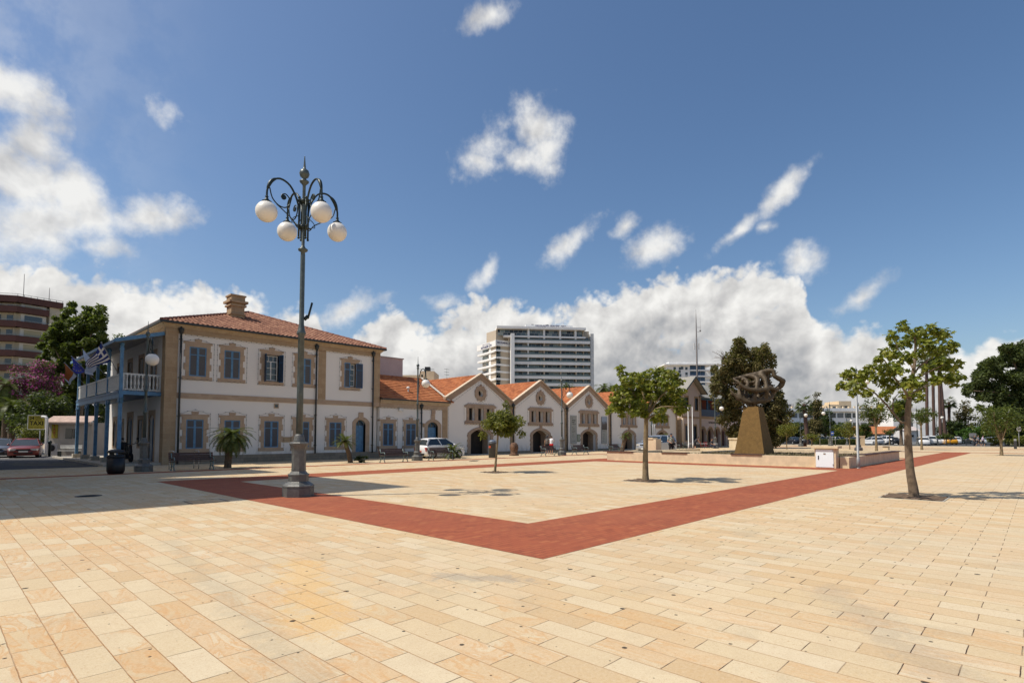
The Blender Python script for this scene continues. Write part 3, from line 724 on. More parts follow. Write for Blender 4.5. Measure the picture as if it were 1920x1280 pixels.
def tiles(mb, A, B, C, D, course=.36, wave=.26, amp=.065, lip=.035, sub=4):
    """tiled slope: eave A->B, ridge D->C (A under D). corrugated, one stepped strip per course"""
    A, B, C, D = map(Vector, (A, B, C, D))
    e = (B - A).normalized(); up = ((C + D) / 2 - (A + B) / 2); up -= e * up.dot(e); S = up.length; up.normalize(); nrm = e.cross(up).normalized()
    if nrm.z < 0: nrm = -nrm
    n = max(1, round(S / course))
    uA, uB, uC, uD = 0, (B - A).dot(e), (C - A).dot(e), (D - A).dot(e)
    for i in range(n):
        t0, t1 = i / n, (i + 1) / n
        a0, b0 = uA + (uD - uA) * t0, uB + (uC - uB) * t0; a1, b1 = uA + (uD - uA) * t1, uB + (uC - uB) * t1
        st = wave / sub; ks = [a0] + [k * st for k in range(math.ceil(a0 / st + 1e-6), int(b0 / st) + 1)] + [b0]
        us = sorted(set(round(k, 4) for k in ks));
        if len(us) < 2: continue
        vs = []
        for u in us:
            w = amp * (math.cos(2 * math.pi * u / wave) * .5 + .5) if sub > 1 else 0
            ut = min(max(u, a1), b1)
            p0 = A + e * u + up * (S * t0) + nrm * (lip + w); p1 = A + e * ut + up * (S * (t1 + .02)) + nrm * w
            pb = A + e * u + up * (S * t0) + nrm * (-.01)
            vs += [pb, p0, p1]
        fs = []
        for k in range(len(us) - 1):
            o = k * 3; fs += [(o, o + 3, o + 4, o + 1), (o + 1, o + 4, o + 5, o + 2)]
        mb.add(vs, fs, 0, False)
    return mb
def ridge_tiles(mb, a, b, r=.10, seg=.40):
    a, b = Vector(a), Vector(b); n = max(1, int((b - a).length / seg)); d = (b - a) / n
    for i in range(n): mb.tube([a + d * i, a + d * (i + 1.05)], [r * 1.15, r * .92], 6, caps=True, sm=False)

# =============================== two-storey customs house ===============================
X0, X1, YB = 8.95, 22.8, 48.6; ZE = 7.95
cb = thing('customs_house', 'two-storey white building with tan stone corners, red tiled hip roof and blue shutters', 'building', (8.95, 35.2, 0))
UP = [10.59, 12.47, 14.85, 17.02, 20.38]; LO = [10.53, 12.57, 14.92, 16.97, 19.32]
holes = [rect(c - .45, c + .45, 5.04, 6.73) for c in UP] + [rect(c - .45, c + .45, .88, 2.54) for c in LO] + [archloop(20.89, 21.67, .04, 2.45, .29)]
mb = MB(); mb.wallY(rect(X0 + .6, X1 - .5, -.1, ZE - .3), holes, YF, .3)
mb.box(X0 + .31, X1 - .01, YF + .31, YB - .31, 0, ZE - .3)     # body
mb.wallY(rect(X0, X0 + .6, -.1, .5), [], YF, .3)
wpart('wall', mb, M['plaster'], cb)
# end wall behind the veranda, with its arched doors and windows
eh = [archloop(37.0, 38.0, .12, 2.5, .35), rect(39.6, 40.5, 1.0, 2.6), archloop(42.0, 43.2, .12, 2.5, .4), rect(44.4, 45.3, .12, 2.5), archloop(46.3, 47.2, .9, 2.4, .3), rect(37.0, 37.9, 4.2, 6.4), rect(39.8, 40.7, 4.2, 6.4), rect(42.6, 43.5, 4.2, 6.4), rect(45.6, 46.5, 4.2, 6.4)]
mb = MB(); mb.wallX(rect(YF + .6, YB, -.1, ZE - .3), eh, X0, .3); wpart('end_wall', mb, M['plaster'], cb)
for i, h in enumerate(eh):
    ys = [p[0] for p in h]; zs = [p[1] for p in h]
    fr = MB(); o2 = rect(min(ys) - .2, max(ys) + .2, min(zs) - (.15 if min(zs) > .5 else 0), max(zs) + .25)
    fr.wallX(o2, [h], X0 - .03, .08); f = wpart('door' if min(zs) < .5 or i > 4 else 'window', fr, M['frame'], cb)
    lf = MB(); lf.box(X0 + .15, X0 + .2, min(ys), max(ys), min(zs), max(zs)); wpart('leaf', lf, M['blue_dk'], cb, f)
# stone corners, string course, frieze and cornice
def boxes(name, m, root, *bs):
    for b_ in bs: q_ = MB(); q_.box(*b_); wpart(name, q_, m, root)
st = MB(); st.slab([(X0 - .02, YF - .04), (X0 + .6, YF - .04), (X0 + .6, YF + .3), (X0 + .28, YF + .3), (X0 + .28, YF + .6), (X0 - .02, YF + .6)], 0, 7.42); wpart('corner_pilaster', st, M['stone'], cb)
boxes('corner_pilaster', M['stone'], cb, (X1 - .57, X1 + .02, YF - .04, YF + .3, 3.74, 7.42), (18.0, 18.54, YF - .035, YF + .02, 4.06, 7.42))
st = MB(); st.box(X0 + .6, X1, YF - .05, YF + .01, 3.74, 4.05); wpart('string_course', st, M['frame'], cb)
st = MB(); st.box(X0 - .03, X1 + .03, YF - .06, YF + .28, 7.42, 7.72); st.box(X0 - .031, X0 + .28, YF + .281, YB, 7.42, 7.72); wpart('frieze', st, M['stone'], cb)
st = MB()
for k, (a, b) in enumerate(((.10, 7.72), (.18, 7.80), (.26, 7.88))):
    st.box(X0 - a, X1 + a, YF - a, YB + a, b, b + .079)
wpart('cornice', st, M['cornice'], cb)
st = MB(); st.box(X0 + .61, X1 + .03, YF - .07, YF - .001, -.1, .47); wpart('plinth', st, M['plinth'], cb)
for c in UP[:2] + [UP[3]]: shuttered(cb, c, 5.04, 6.73)
for c in LO: shuttered(cb, c, .88, 2.54)
# third upper window: leaves folded out, white casement
fr = window_frame(cb, UP[2], 5.04, 6.73, .45); casement(cb, fr, UP[2] - .42, UP[2] + .42, 5.1, 6.7, YF + .12)
for s_, a, b in ((-1, UP[2] - .45, UP[2]), (1, UP[2], UP[2] + .45)):
    f, l = shutter(cb, fr, a, b, 5.0, 6.75, YF - .03, 97 if s_ < 0 else 104, s_, 'louvre_dk'); wpart('louvre', l, M['louvre_dk'], cb, fr)
# fifth: left leaf shut, right leaf folded back against the wall
fr = window_frame(cb, UP[4], 5.04, 6.73, .45); casement(cb, fr, UP[4] - .42, UP[4] + .42, 5.1, 6.7, YF + .12)
for s_, a, b, op in ((-1, UP[4] - .445, UP[4] - .003, 0), (1, UP[4], UP[4] + .47, 160)):
    f, l = shutter(cb, fr, a, b, 5.0, 6.75, YF - .04, op, s_, 'louvre' if s_ < 0 else 'louvre_dk'); wpart('louvre', l, M['louvre' if s_ < 0 else 'louvre_dk'], cb, fr)
# front door under its arched surround
def arched_door(root, x0, x1, z0, zs, rise, ox0, ox1, ztop, m='blue', depth=.3, tr=.40):
    o = [(ox0, z0), (ox0, zs + .12)] + [(x, z) for x, z in archloop(ox0, ox1, z0, zs + .12, rise + .12)[2:]][::-1] + [(ox1, z0), (x1, z0)] + archloop(x0, x1, z0, zs, rise)[2:] + [(x0, z0)]
    fr = MB(); fr.poly(o, [], lambda a, b, d: (a, YF - .035 + d, b), .3); xc = (x0 + x1) / 2
    fr.box(xc - .2, xc + .2, YF - .06, YF - .036, zs + rise + .02, ztop)
    f = wpart('door', fr, M['frame'], root); y = YF + depth
    lp = archloop(x0, x1, z0, zs, rise)
    g = MB(); g.poly(lp, [], lambda a, b, d: (a, y + d, b), 0); wpart('pane', g, M['pane'], root, f)
    d = MB(); zt_ = zs - .16; d.box(x0, xc - .004, y - .05, y - .005, z0, zt_); d.box(xc + .004, x1, y - .05, y - .005, z0, zt_)
    for a, b in ((x0 + .06, xc - .05), (xc + .05, x1 - .06)):
        for c0, c1 in ((.06, .28), (.32, .66), (.70, .94)): h = zt_ - z0; d.box(a, b, y - .062, y - .051, z0 + h * c0, z0 + h * c1)
    d.box(x0, x1, y - .06, y, zt_ + .001, zt_ + .07)
    for k in (1, 2, 3): x = x0 + (x1 - x0) * k / 4; d.box(x - .015, x + .015, y - .04, y - .01, zt_ + .07, zs + rise - .06)
    ring = archloop(x0, x1, zs, zs, rise)[2:]
    d.tube([(a, y - .03, b) for a, b in ring], .035, 5)
    wpart('leaf', d, M['blue'], root, f)
arched_door(cb, 20.89, 21.67, .04, 2.45, .29, 20.62, 22.0, 3.28)
# stone plaque, vent, meter hatch
p = MB(); p.box(15.62, 16.28, YF - .03, YF, 1.2, 1.54); wpart('plaque', p, M['stone'], cb)
p = MB(); p.box(15.05, 15.36, YF - .03, YF, 3.36, 3.66); p.box(15.11, 15.30, YF - .036, YF - .03, 3.42, 3.60, 1); wpart('vent', p, [M['frame'], M['pane']], cb)
p = MB(); p.box(11.42, 11.82, YF - .02, YF, .66, 1.05); p.box(11.5, 11.74, YF - .025, YF - .02, 1.0, 1.03, 1); wpart('meter_hatch', p, [M['plaster'], M['gutter']], cb)
for x, z0 in ((X0 + .72, .05), (17.82, .45), (22.2, .42)): pipe(cb, x, z0, 7.75)
pth = []
string_lights(cb, [(9.9, 7.38), (22.1, 7.38)])
for c in UP: string_lights(cb, [(c - .85, 4.86), (c - .85, 7.0), (c, 7.22), (c + .85, 7.0), (c + .85, 4.86), (c - .85, 4.82)])
for c in LO: string_lights(cb, [(c - .8, .7), (c - .8, 2.9), (c, 3.12), (c + .8, 2.9), (c + .8, .7)])
# hip roof
e = .34; ax0, ax1, ay0, ay1 = X0 - e, X1 + e, YF - e, YB + e; RZ = 10.62; h2 = (ax1 - ax0) / 2; cxm = (ax0 + ax1) / 2
r0, r1 = (cxm, ay0 + h2 - .3, RZ), (cxm, ay1 - h2 + .3, RZ)
if r1[1] < r0[1]: r0 = r1 = (cxm, (ay0 + ay1) / 2, RZ)
ev = 7.98; P = [(ax0, ay0, ev), (ax1, ay0, ev), (ax1, ay1, ev), (ax0, ay1, ev)]
rf = MB(); tiles(rf, P[0], P[1], r0, r0); tiles(rf, P[1], P[2], r1, r0); tiles(rf, P[2], P[3], r1, r1); tiles(rf, P[3], P[0], r0, r1)
roof = wpart('roof', rf, M['tile_old'], cb)
rr = MB(); U = Vector((0, 0, .05))
for a, b in ((P[0], r0), (P[1], r0), (P[2], r1), (P[3], r1)): ridge_tiles(rr, Vector(a) + U, Vector(b) + U)
if r0 != r1: ridge_tiles(rr, Vector(r0) + U, Vector(r1) + U)
wpart('ridge_tiles', rr, mat('ridge_tile', (.26, .10, .06), .8, noise=.4, nscale=5), cb, roof)
gt = MB()
for a, b in zip(P, P[1:] + P[:1]):
    a, b = Vector(a), Vector(b); gt.beam(a + Vector((0, 0, -.02)), b + Vector((0, 0, -.02)), .12, .11)
wpart('gutter', gt, M['gutter'], cb)
ch = MB(); cx0, cx1, cy0, cy1 = 13.65, 14.5, 38.9, 39.75
ch.box(cx0, cx1, cy0, cy1, 8.9, 10.55); ch.box(cx0 - .06, cx1 + .06, cy0 - .06, cy1 + .06, 9.75, 9.86); ch.box(cx0 - .10, cx1 + .10, cy0 - .10, cy1 + .10, 10.32, 10.44)
ch.box(cx0 - .18, cx1 + .18, cy0 - .18, cy1 + .18, 10.551, 10.70); ch.box(cx0 - .02, cx1 + .02, cy0 - .02, cy1 + .02, 10.701, 11.0)
ch.box(cx0 - .08, cx1 + .08, cy0 - .08, cy1 + .08, 11.001, 11.10)
wpart('chimney', ch, M['stone'], cb, roof)

# veranda on the left end: five posts, beam, balcony, lean-to roof
ve = 7.05; VY = [35.85 + 3.05 * k for k in range(5)]
fl = MB(); fl.box(ve - .12, X0 - .03, VY[0] - .1, VY[-1] + .12, 3.88, 4.02); wpart('balcony_floor', fl, M['blue_dk'], cb)
bm_ = MB(); bm_.box(ve - .10, ve + .10, VY[0] - .14, VY[-1] + .14, 3.66, 4.05); bm_.box(ve + .1, X0 - .031, VY[0] - .14, VY[0] + .06, 3.84, 4.05)
wpart('balcony_beam', bm_, M['blue'], cb)
for y in VY:
    c = MB(); c.box(ve - .085, ve + .085, y - .085, y + .085, .38, 3.658); c.box(ve - .12, ve + .12, y - .12, y + .12, 3.40, 3.48)
    for s_ in (-1, 1): c.obox((ve, y + s_ * .22, 3.52), (.05, 0, 0), (0, .16, s_ * .0), (0, s_ * .12, .12))
    wpart('veranda_post', c, M['blue'], cb)
    b = MB(); b.box(ve - .22, ve + .22, y - .22, y + .22, .0, .38); wpart('post_base', b, M['kerb'], cb)
    c = MB(); c.box(ve - .075, ve + .075, y - .075, y + .075, 4.051, 6.62); c.box(ve - .10, ve + .10, y - .10, y + .10, 6.25, 6.34); c.sphere((ve, y, 6.55), .12, 8, 6); wpart('balcony_post', c, M['blue'], cb)
for y0_, y1_ in zip(VY[:-1], VY[1:]):
    b = MB(); b.box(ve - .02, ve + .02, y0_ + .08, y1_ - .08, 4.2, 4.88); b.box(ve - .05, ve + .05, y0_ + .08, y1_ - .08, 4.88, 4.98); b.box(ve - .04, ve + .04, y0_ + .08, y1_ - .08, 4.12, 4.2)
    n = 16
    for k in range(n): yy = y0_ + .12 + (y1_ - y0_ - .24) * k / n; b.box(ve - .028, ve - .021, yy, yy + .13, 4.22, 4.86)
    wpart('balcony_panel', b, M['rail_white'], cb)
yb = VY[0]
b = MB(); b.box(ve + .08, X0 - .03, yb - .04, yb + .04, 4.93, 5.02); b.box(ve + .08, X0 - .03, yb - .03, yb + .03, 4.10, 4.17); b.box(X0 - .10, X0 - .031, yb - .03, yb + .03, 4.17, 4.93); b.box(ve + .081, ve + .15, yb - .03, yb + .03, 4.17, 4.93)
rl = wpart('balcony_rail', b, M['rail_white'], cb)
for k in range(9):
    x = ve + .28 + k * .178; q = MB(); w_ = .055
    q.lathe([(.052, 4.17), (.052, 4.27), (.022, 4.30), (.05, 4.40), (.055, 4.5), (.03, 4.68), (.026, 4.78), (.05, 4.85), (.052, 4.93)], 8, (x, yb, 0)); wpart('baluster', q, M['rail_white'], cb, rl)
rf = MB(); zi, zo, xo = 7.40, 6.74, ve - .42
rf.add([(X0 - .032, VY[0] - .5, zi), (xo, VY[0] - .5, zo), (xo, VY[-1] + .5, zo), (X0 - .032, VY[-1] + .5, zi), (X0 - .032, VY[0] - .5, zi - .05), (xo, VY[0] - .5, zo - .05), (xo, VY[-1] + .5, zo - .05), (X0 - .032, VY[-1] + .5, zi - .05)],
       [(0, 1, 2, 3), (7, 6, 5, 4), (0, 4, 5, 1), (1, 5, 6, 2), (2, 6, 7, 3)])
wpart('veranda_roof', rf, mat('veranda_roof_sheet', (.46, .44, .40), .7, noise=.25, nscale=3), cb)
fa = MB(); fa.beam((X0 - .04, VY[0] - .52, zi - .06), (xo, VY[0] - .52, zo - .06), .04, .20); fa.beam((xo - .02, VY[0] - .52, zo - .08), (xo - .02, VY[-1] + .5, zo - .08), .04, .16)
wpart('fascia', fa, M['blue'], cb)

# flags on the balcony front
def flag(name, label, base, tip, c1, c2, nx, ny, cells, mats, seed):
    base, tip, c1, c2 = map(Vector, (base, tip, c1, c2))
    t = thing(name, label, 'flag', base, 0, 'flags on slanted poles along the balcony')
    p = MB(); p.tube([base - base, tip - base], .022, 6); p.sphere(tip - base, .04, 8, 6); p.build('pole', M['alu'], t)
    mb = MB(); a0 = tip; a1 = tip + (base - tip) * .58
    rs = random.Random(seed); ph = rs.uniform(0, 6)
    vs = []
    for j in range(ny + 1):
        for i in range(nx + 1):
            u, v = i / nx, j / ny
            p_ = (a0 * (1 - u) + c1 * u) * (1 - v) + (a1 * (1 - u) + c2 * u) * v - base
            p_ += Vector((-.7, .7, 0)) * (.07 * u * math.sin(u * 9 + v * 2.5 + ph)) + Vector((0, 0, -.05)) * math.sin(u * 3.1) + Vector((.7, .7, 0)) * .09 * u * math.sin(5 * u + ph + v)
            vs.append(p_)
    for j in range(ny):
        for i in range(nx):
            mb.add([vs[j * (nx + 1) + i], vs[j * (nx + 1) + i + 1], vs[(j + 1) * (nx + 1) + i + 1], vs[(j + 1) * (nx + 1) + i]], [(0, 1, 2, 3)], cells(i, j), False)
    bmx = mb.build('cloth', mats, t)
    return t, vs, base
FB = mat('flag_blue', (.012, .035, .22), .8); FW = mat('flag_white', (.72, .72, .74), .8); FO = mat('flag_orange', (.50, .13, .012), .8); FE = mat('flag_eu_blue', (.008, .016, .25), .8); FY = mat('flag_star_yellow', (.75, .55, .03), .7)
xr = ve - .05
def P_(px, py, x): return onX(px, py, x)
def gcell(i, j):
    s_ = j * 9 // 18
    if i < 10 and j < 10: return 1 if (i in (4, 5) or j in (4, 5)) else 0
    return 0 if s_ % 2 == 0 else 1
flag('greek_flag', 'blue and white striped flag with a white cross, the nearest on the balcony', P_(222, 700, xr), P_(190, 642, xr - 1.0), P_(160, 685, xr - 1.5), P_(163, 690, xr - 1.35), 27, 18, gcell, [FB, FW], 1)
flag('white_flag', 'white flag hanging limp behind the striped one', P_(200, 706, xr), P_(155, 655, xr - 1.0), P_(163, 700, xr - 1.1), P_(175, 704, xr - .7), 8, 8, lambda i, j: 0, [FW], 2)
t, vs, bs = flag('star_flag', 'dark blue flag with a ring of yellow stars on the balcony', P_(180, 714, xr), P_(134, 668, xr - 1.0), P_(141, 701, xr - 1.1), P_(158, 697, xr - .8), 12, 12, lambda i, j: 0, [FE], 3)
mb = MB()
for k in range(12):
    a = k * math.pi / 6; i = 6.5 + 3 * math.cos(a); j = 6 + 3.6 * math.sin(a); p_ = vs[int(j) * 13 + int(i)]
    n_ = Vector((-.72, -.69, 0)) * .03; ax = Vector((.69, -.72, 0)) * .045; az_ = Vector((0, 0, .045))
    mb.add([p_ + n_ + ax * math.cos(math.pi * q / 5 + 1.5708) * (1 if q % 2 == 0 else .4) + az_ * math.sin(math.pi * q / 5 + 1.5708) * (1 if q % 2 == 0 else .4) for q in range(10)], [tuple(range(10))])
mb.build('stars', FY, t)
flag('orange_flag', 'orange and white flag at the far end of the balcony', P_(160, 722, xr), P_(121, 680, xr - 1.0), P_(124, 716, xr - 1.1), P_(128, 722, xr - .9), 8, 12, lambda i, j: 1 if i > 5 or j > 8 else 0, [FO, FW], 4)
# =============================== single-storey wing ===============================
wg = thing('low_wing', 'low white wing with an orange tiled roof between the tall house and first gable', 'building', (22.8, 35.2, 0))
WX0, WX1 = 22.85, 29.3
holes = [rect(c - .45, c + .45, .88, 2.54) for c in (23.6, 25.66)] + [archloop(27.27, 28.31, .04, 2.38, .33)]
mb = MB(); mb.wallY(rect(WX0, WX1 - .54, -.1, 4.2), holes, YF, .3); mb.box(WX0 + .01, WX1 - .01, YF + .31, YF + 6.2, 0, 4.2); wpart('wall', mb, M['plaster'], wg)
st = MB(); st.box(WX1 - .54, WX1, YF - .04, YF + .3, 0, 4.03); wpart('corner_pilaster', st, M['stone'], wg)
st = MB(); st.box(WX0, WX1 + .0, YF - .06, YF + .28, 3.72, 4.04) ; wpart('frieze', st, M['frame'], wg)
st = MB(); st.box(WX0, WX1 + .12, YF - .14, YF + .28, 4.041, 4.17); st.box(WX0, WX1 + .2, YF - .22, YF + .28, 4.171, 4.30); wpart('cornice', st, M['cornice'], wg)
st = MB(); st.box(WX0, WX1 - .541, YF - .07, YF - .001, -.1, .42); wpart('plinth', st, M['plinth'], wg)
for c in (23.6, 25.66): shuttered(wg, c, .88, 2.54)
arched_door(wg, 27.27, 28.31, .04, 2.38, .33, 26.98, 28.66, 3.35)
p = MB(); p.box(27.62, 27.98, YF - .12, YF - .061, 3.36, 3.70); wpart('date_stone', p, M['frame'], wg)
p = MB(); p.box(24.47, 24.85, YF - .16, YF, 3.48, 3.70); wpart('junction_box', p, M['rail_white'], wg)
p = MB(); p.box(26.78, 26.93, YF - .08, YF - .04, 2.3, 2.6); wpart('house_number', p, M['stone'], wg)
pipe(wg, 26.6, .42, 4.1)
string_lights(wg, [(22.9, 3.70), (28.7, 3.70)])
for c in (23.6, 25.66): string_lights(wg, [(c - .8, .7), (c - .8, 2.9), (c, 3.12), (c + .8, 2.9), (c + .8, .7)])
rf = MB(); tiles(rf, (WX0, YF - .25, 4.33), (WX1 + .5, YF - .25, 4.33), (WX1 + .5, 38.45, 6.45), (WX0, 38.45, 6.45), course=.30, wave=.24, amp=.02, lip=.055, sub=2)
rb = MB(); rf.add([(WX0, 38.46, 6.46), (WX1 + .5, 38.46, 6.46), (WX1 + .5, 41.7, 4.3), (WX0, 41.7, 4.3)], [(0, 1, 2, 3)])
roof = wpart('roof', rf, M['tile_new'], wg)
rr = MB(); ridge_tiles(rr, (WX0, 38.46, 6.47), (WX1 + .5, 38.46, 6.47), .09); wpart('ridge_tiles', rr, M['tile_new'], wg, roof)
gt = MB(); gt.beam((WX0, YF - .27, 4.33), (WX1 + .1, YF - .27, 4.33), .11, .10); wpart('gutter', gt, M['gutter'], wg)
vp = MB(); vp.tube([(26.1, 36.2, 4.9), (26.1, 36.2, 5.35)], .05, 8); vp.lathe([(.14, 0), (.15, .03), (.10, .12), (.02, .16)], 10, (26.1, 36.2, 5.36)); wpart('vent_pipe', vp, M['white'], wg, roof)
vf = MB(); vf.beam((29.32, 35.0, 4.52), (29.02, 38.4, 6.62), .28, .03); wpart('valley_flashing', vf, mat('pale_flashing', (.70, .62, .50), .6, noise=.12, nscale=4), wg, roof)

# =============================== five gabled warehouses ===============================
def warehouse(k, label):
    xc = 33.04 + 8.013 * k; hw = 4.0065; xa, xb = xc - hw, xc + hw
    w = thing('gabled_warehouse', label, 'building', (xc, YF, 0), 0, 'row of white gabled warehouses')
    zv, za = 4.20, 6.56            # inner wall at valley / apex
    arch = archloop(xc - 1.17, xc + 1.17, .02, 1.72, .44)
    holes = [arch] + [rect(xc - 1.05 + d - .33, xc - 1.05 + d + .33, 2.94, 4.0) for d in (0, 1.05, 2.10)] + [arc(xc, 5.3, .29, 0, 342, 19)]
    a, b = xa + .27, xb - .27
    outer = [(a, -.1), (b, -.1), (b, zv + .1), (xc, za), (a, zv + .1)]
    mb = MB(); mb.wallY(outer, holes, YF, .30); wpart('wall', mb, M['plaster'], w)
    bd = MB(); bd.wallY([(xa + .01, 0), (xb - .01, 0), (xb - .01, 4.4), (xc, 6.7), (xa + .01, 4.4)], [], YF + 1.15, 15, back=True); wpart('rear_body', bd, M['plaster'], w)
    for q0, q1, r0_, r1_ in ((xa, a, xa, a + .06), (b, xb, b - .06, xb)):
        pl = MB(); pl.box(q0, q1, YF - .05, YF + .3, 0, 4.15); pl.box(r0_, r1_, YF - .10, YF + .3, 4.15, 4.32); wpart('corner_pilaster', pl, M['stone'], w)
    # raking coping: plain band, moulded lip
    cp = MB(); sl = (7.0 - 4.72) / hw
    def rake(z0, z1, y0, y1):
        cp.poly([(xa, 4.72 + z0), (xc, 7.0 + z0), (xb, 4.72 + z0), (xb, 4.72 + z1), (xc, 7.0 + z1), (xa, 4.72 + z1)], [], lambda p, q, d: (p, y0 + d, q), y1 - y0, True)
    rake(-.52, -.12, YF - .04, YF + .28); rake(-.119, .02, YF - .12, YF + .28)
    cpo = wpart('coping', cp, M['frame2'], w)
    cp = MB()
    for s_ in (-1, 1):
        p0 = Vector((xc + s_ * hw, YF + .02, 4.72 + .045)); p1 = Vector((xc, YF + .02, 7.0 + .045)); cp.beam(p0, p1, .36, .05, (0, 0, 1))
    wpart('coping_cap', cp, mat('coping_cap_stone', (.58, .47, .34), .85, noise=.15, nscale=5), w, cpo)
    boxes('plinth', M['plinth'], w, (a + .001, xc - 1.5, YF - .04, YF - .001, -.1, .22), (xc + 1.5, b - .001, YF - .04, YF - .001, -.1, .22))
    # doorway: deep reveal, dark timber leaf
    oz = archloop(xc - 1.52, xc + 1.52, .02, 1.85, .53)
    o = [(xc - 1.50, .02)] + [(xc - 1.50, 1.86)] + oz[2:][::-1] + [(xc + 1.50, 1.86), (xc + 1.50, .02), (xc + 1.17, .02)] + archloop(xc - 1.17, xc + 1.17, .02, 1.72, .44)[2:] + [(xc - 1.17, .02)]
    fr = MB(); fr.poly(o, [], lambda p, q, d: (p, YF - .05 + d, q), .05); fr.box(xc - .17, xc + .17, YF - .09, YF - .051, 2.2, 2.56); fr.box(xc - .10, xc + .10, YF - .08, YF - .052, 2.56, 2.66)
    for s_ in (-1, 1):
        for i in range(4): z = .25 + i * .42; x = xc + s_ * 1.50; fr.box(min(x, x + s_ * .06), max(x, x + s_ * .06), YF - .05, YF, z, z + .21)
    d_ = wpart('door', fr, M['frame2'], w)
    lp = archloop(xc - 1.169, xc + 1.169, .02, 1.72, .439)
    rv = MB(); n = len(lp); rv.add([(p, YF + .301, q) for p, q in lp] + [(p, YF + 1.12, q) for p, q in lp], [(i, (i + 1) % n, n + (i + 1) % n, n + i) for i in range(n)]); wpart('reveal', rv, M['frame2'], w, d_)
    lf = MB(); lf.box(xc - 1.16, xc + .02, YF + 1.0, YF + 1.06, .02, 2.3); lf.box(xc + .03, xc + 1.16, YF + .98, YF + 1.04, .02, 2.3)
    for i in range(7): x = xc - 1.1 + i * .33; lf.box(x, x + .02, YF + .985, YF + .999, .1, 2.1)
    wpart('leaf', lf, M['darkwood'], w, d_)
    # triple window group
    g = MB(); hs = holes[1:4]; L_, R_ = xc - 1.86, xc + 1.86
    ou = [(L_, 2.62), (R_, 2.62), (R_, 2.82), (R_ - .1, 2.90), (R_ - .22, 2.92), (R_ - .22, 4.02), (R_ - .0, 4.06), (R_, 4.18), (R_ - .35, 4.34), (L_ + .35, 4.34), (L_, 4.18), (L_ + .0, 4.06), (L_ + .22, 4.02), (L_ + .22, 2.92), (L_ + .1, 2.90), (L_, 2.82)]
    g.wallY(ou, hs, YF - .06, .06); g.box(L_ + .02, R_ - .02, YF - .11, YF - .061, 2.66, 2.75); gw = wpart('window', g, M['frame2'], w)
    rv = MB()
    for h in hs: rv.add([(p, YF + .301, q) for p, q in h] + [(p, YF + .37, q) for p, q in h], [(i, (i + 1) % 4, 4 + (i + 1) % 4, 4 + i) for i in range(4)])
    wpart('reveal', rv, M['frame2'], w, gw)
    pn = MB()
    for h in hs: pn.box(h[0][0] - .02, h[1][0] + .02, YF + .36, YF + .368, 2.9, 4.05)
    wpart('pane', pn, M['dark'], w, gw)
    # oculus
    oc = MB(); ou = []
    for i in range(40):
        an = 2 * math.pi * i / 40; r = .66 + (.05 if (i // 2) % 2 else 0); ou.append((xc + r * math.cos(an), 5.3 + r * math.sin(an)))
    oc.wallY(ou, [arc(xc, 5.3, .29, 0, 342, 19)], YF - .05, .05)
    oc.box(xc - .10, xc + .10, YF - .08, YF - .051, 5.9, 6.08); ow = wpart('round_window', oc, M['frame2'], w)
    pn = MB(); pn.poly(arc(xc, 5.3, .55, 0, 342, 19), [], lambda p, q, d: (p, YF + .305, q), 0); wpart('pane', pn, M['dark'], w, ow)
    string_lights(w, [(a + .02, 4.12), (xc, 6.40), (b - .02, 4.12)], sag=.07, step=.34)
    string_lights(w, [(xc - 1.95, 2.8), (xc - 1.95, 4.2), (xc - 1.5, 4.42), (xc + 1.5, 4.42), (xc + 1.95, 4.2), (xc + 1.95, 2.8)])
    string_lights(w, [(xc - 1.9, 2.60), (xc + 1.9, 2.60)], sag=.07, step=.34)
    ring = [(xc + .78 * math.cos(R(t)), 5.3 + .78 * math.sin(R(t))) for t in range(90, 451, 24)]
    string_lights(w, [(xc, 6.38)] + ring, sag=.02, step=.3)
    for s_ in (-1, 1): string_lights(w, [(xc + s_ * 3.66, .9), (xc + s_ * 3.66, 4.1)], sag=0, step=.3)
    if k > 0: pipe(w, xa - .0, .1, 4.55, YF - .16)
    # roof slopes running back
    rf = MB(); y0, y1 = YF + .28, YF + 16; zv2, za2 = 4.60, 6.86
    tiles(rf, (xa, y1, zv2), (xa, y0, zv2), (xc, y0, za2), (xc, y1, za2), course=.30, wave=.22, amp=.015, lip=.055, sub=2)
    tiles(rf, (xb, y0, zv2), (xb, y1, zv2), (xc, y1, za2), (xc, y0, za2), course=.30, wave=.22, amp=.015, lip=.055, sub=2)
    ro = wpart('roof', rf, M['tile_new'], w)
    rr = MB(); ridge_tiles(rr, (xc, y0, za2 + .02), (xc, y1, za2 + .02), .085, .42); wpart('ridge_tiles', rr, M['tile_new'], w, ro)
    return w
LBL = ['first gabled white warehouse beside the low wing, the small round tree in front of it',
       'second gabled white warehouse, with two people standing by its arched door',
       'third gabled white warehouse, with tall exhibition banners either side of its door',
       'fourth gabled white warehouse, partly hidden by the leafy young tree',
       'fifth gabled white warehouse, last of the row beside the pointed pinkish house']
WH = [warehouse(k, LBL[k]) for k in range(5)]
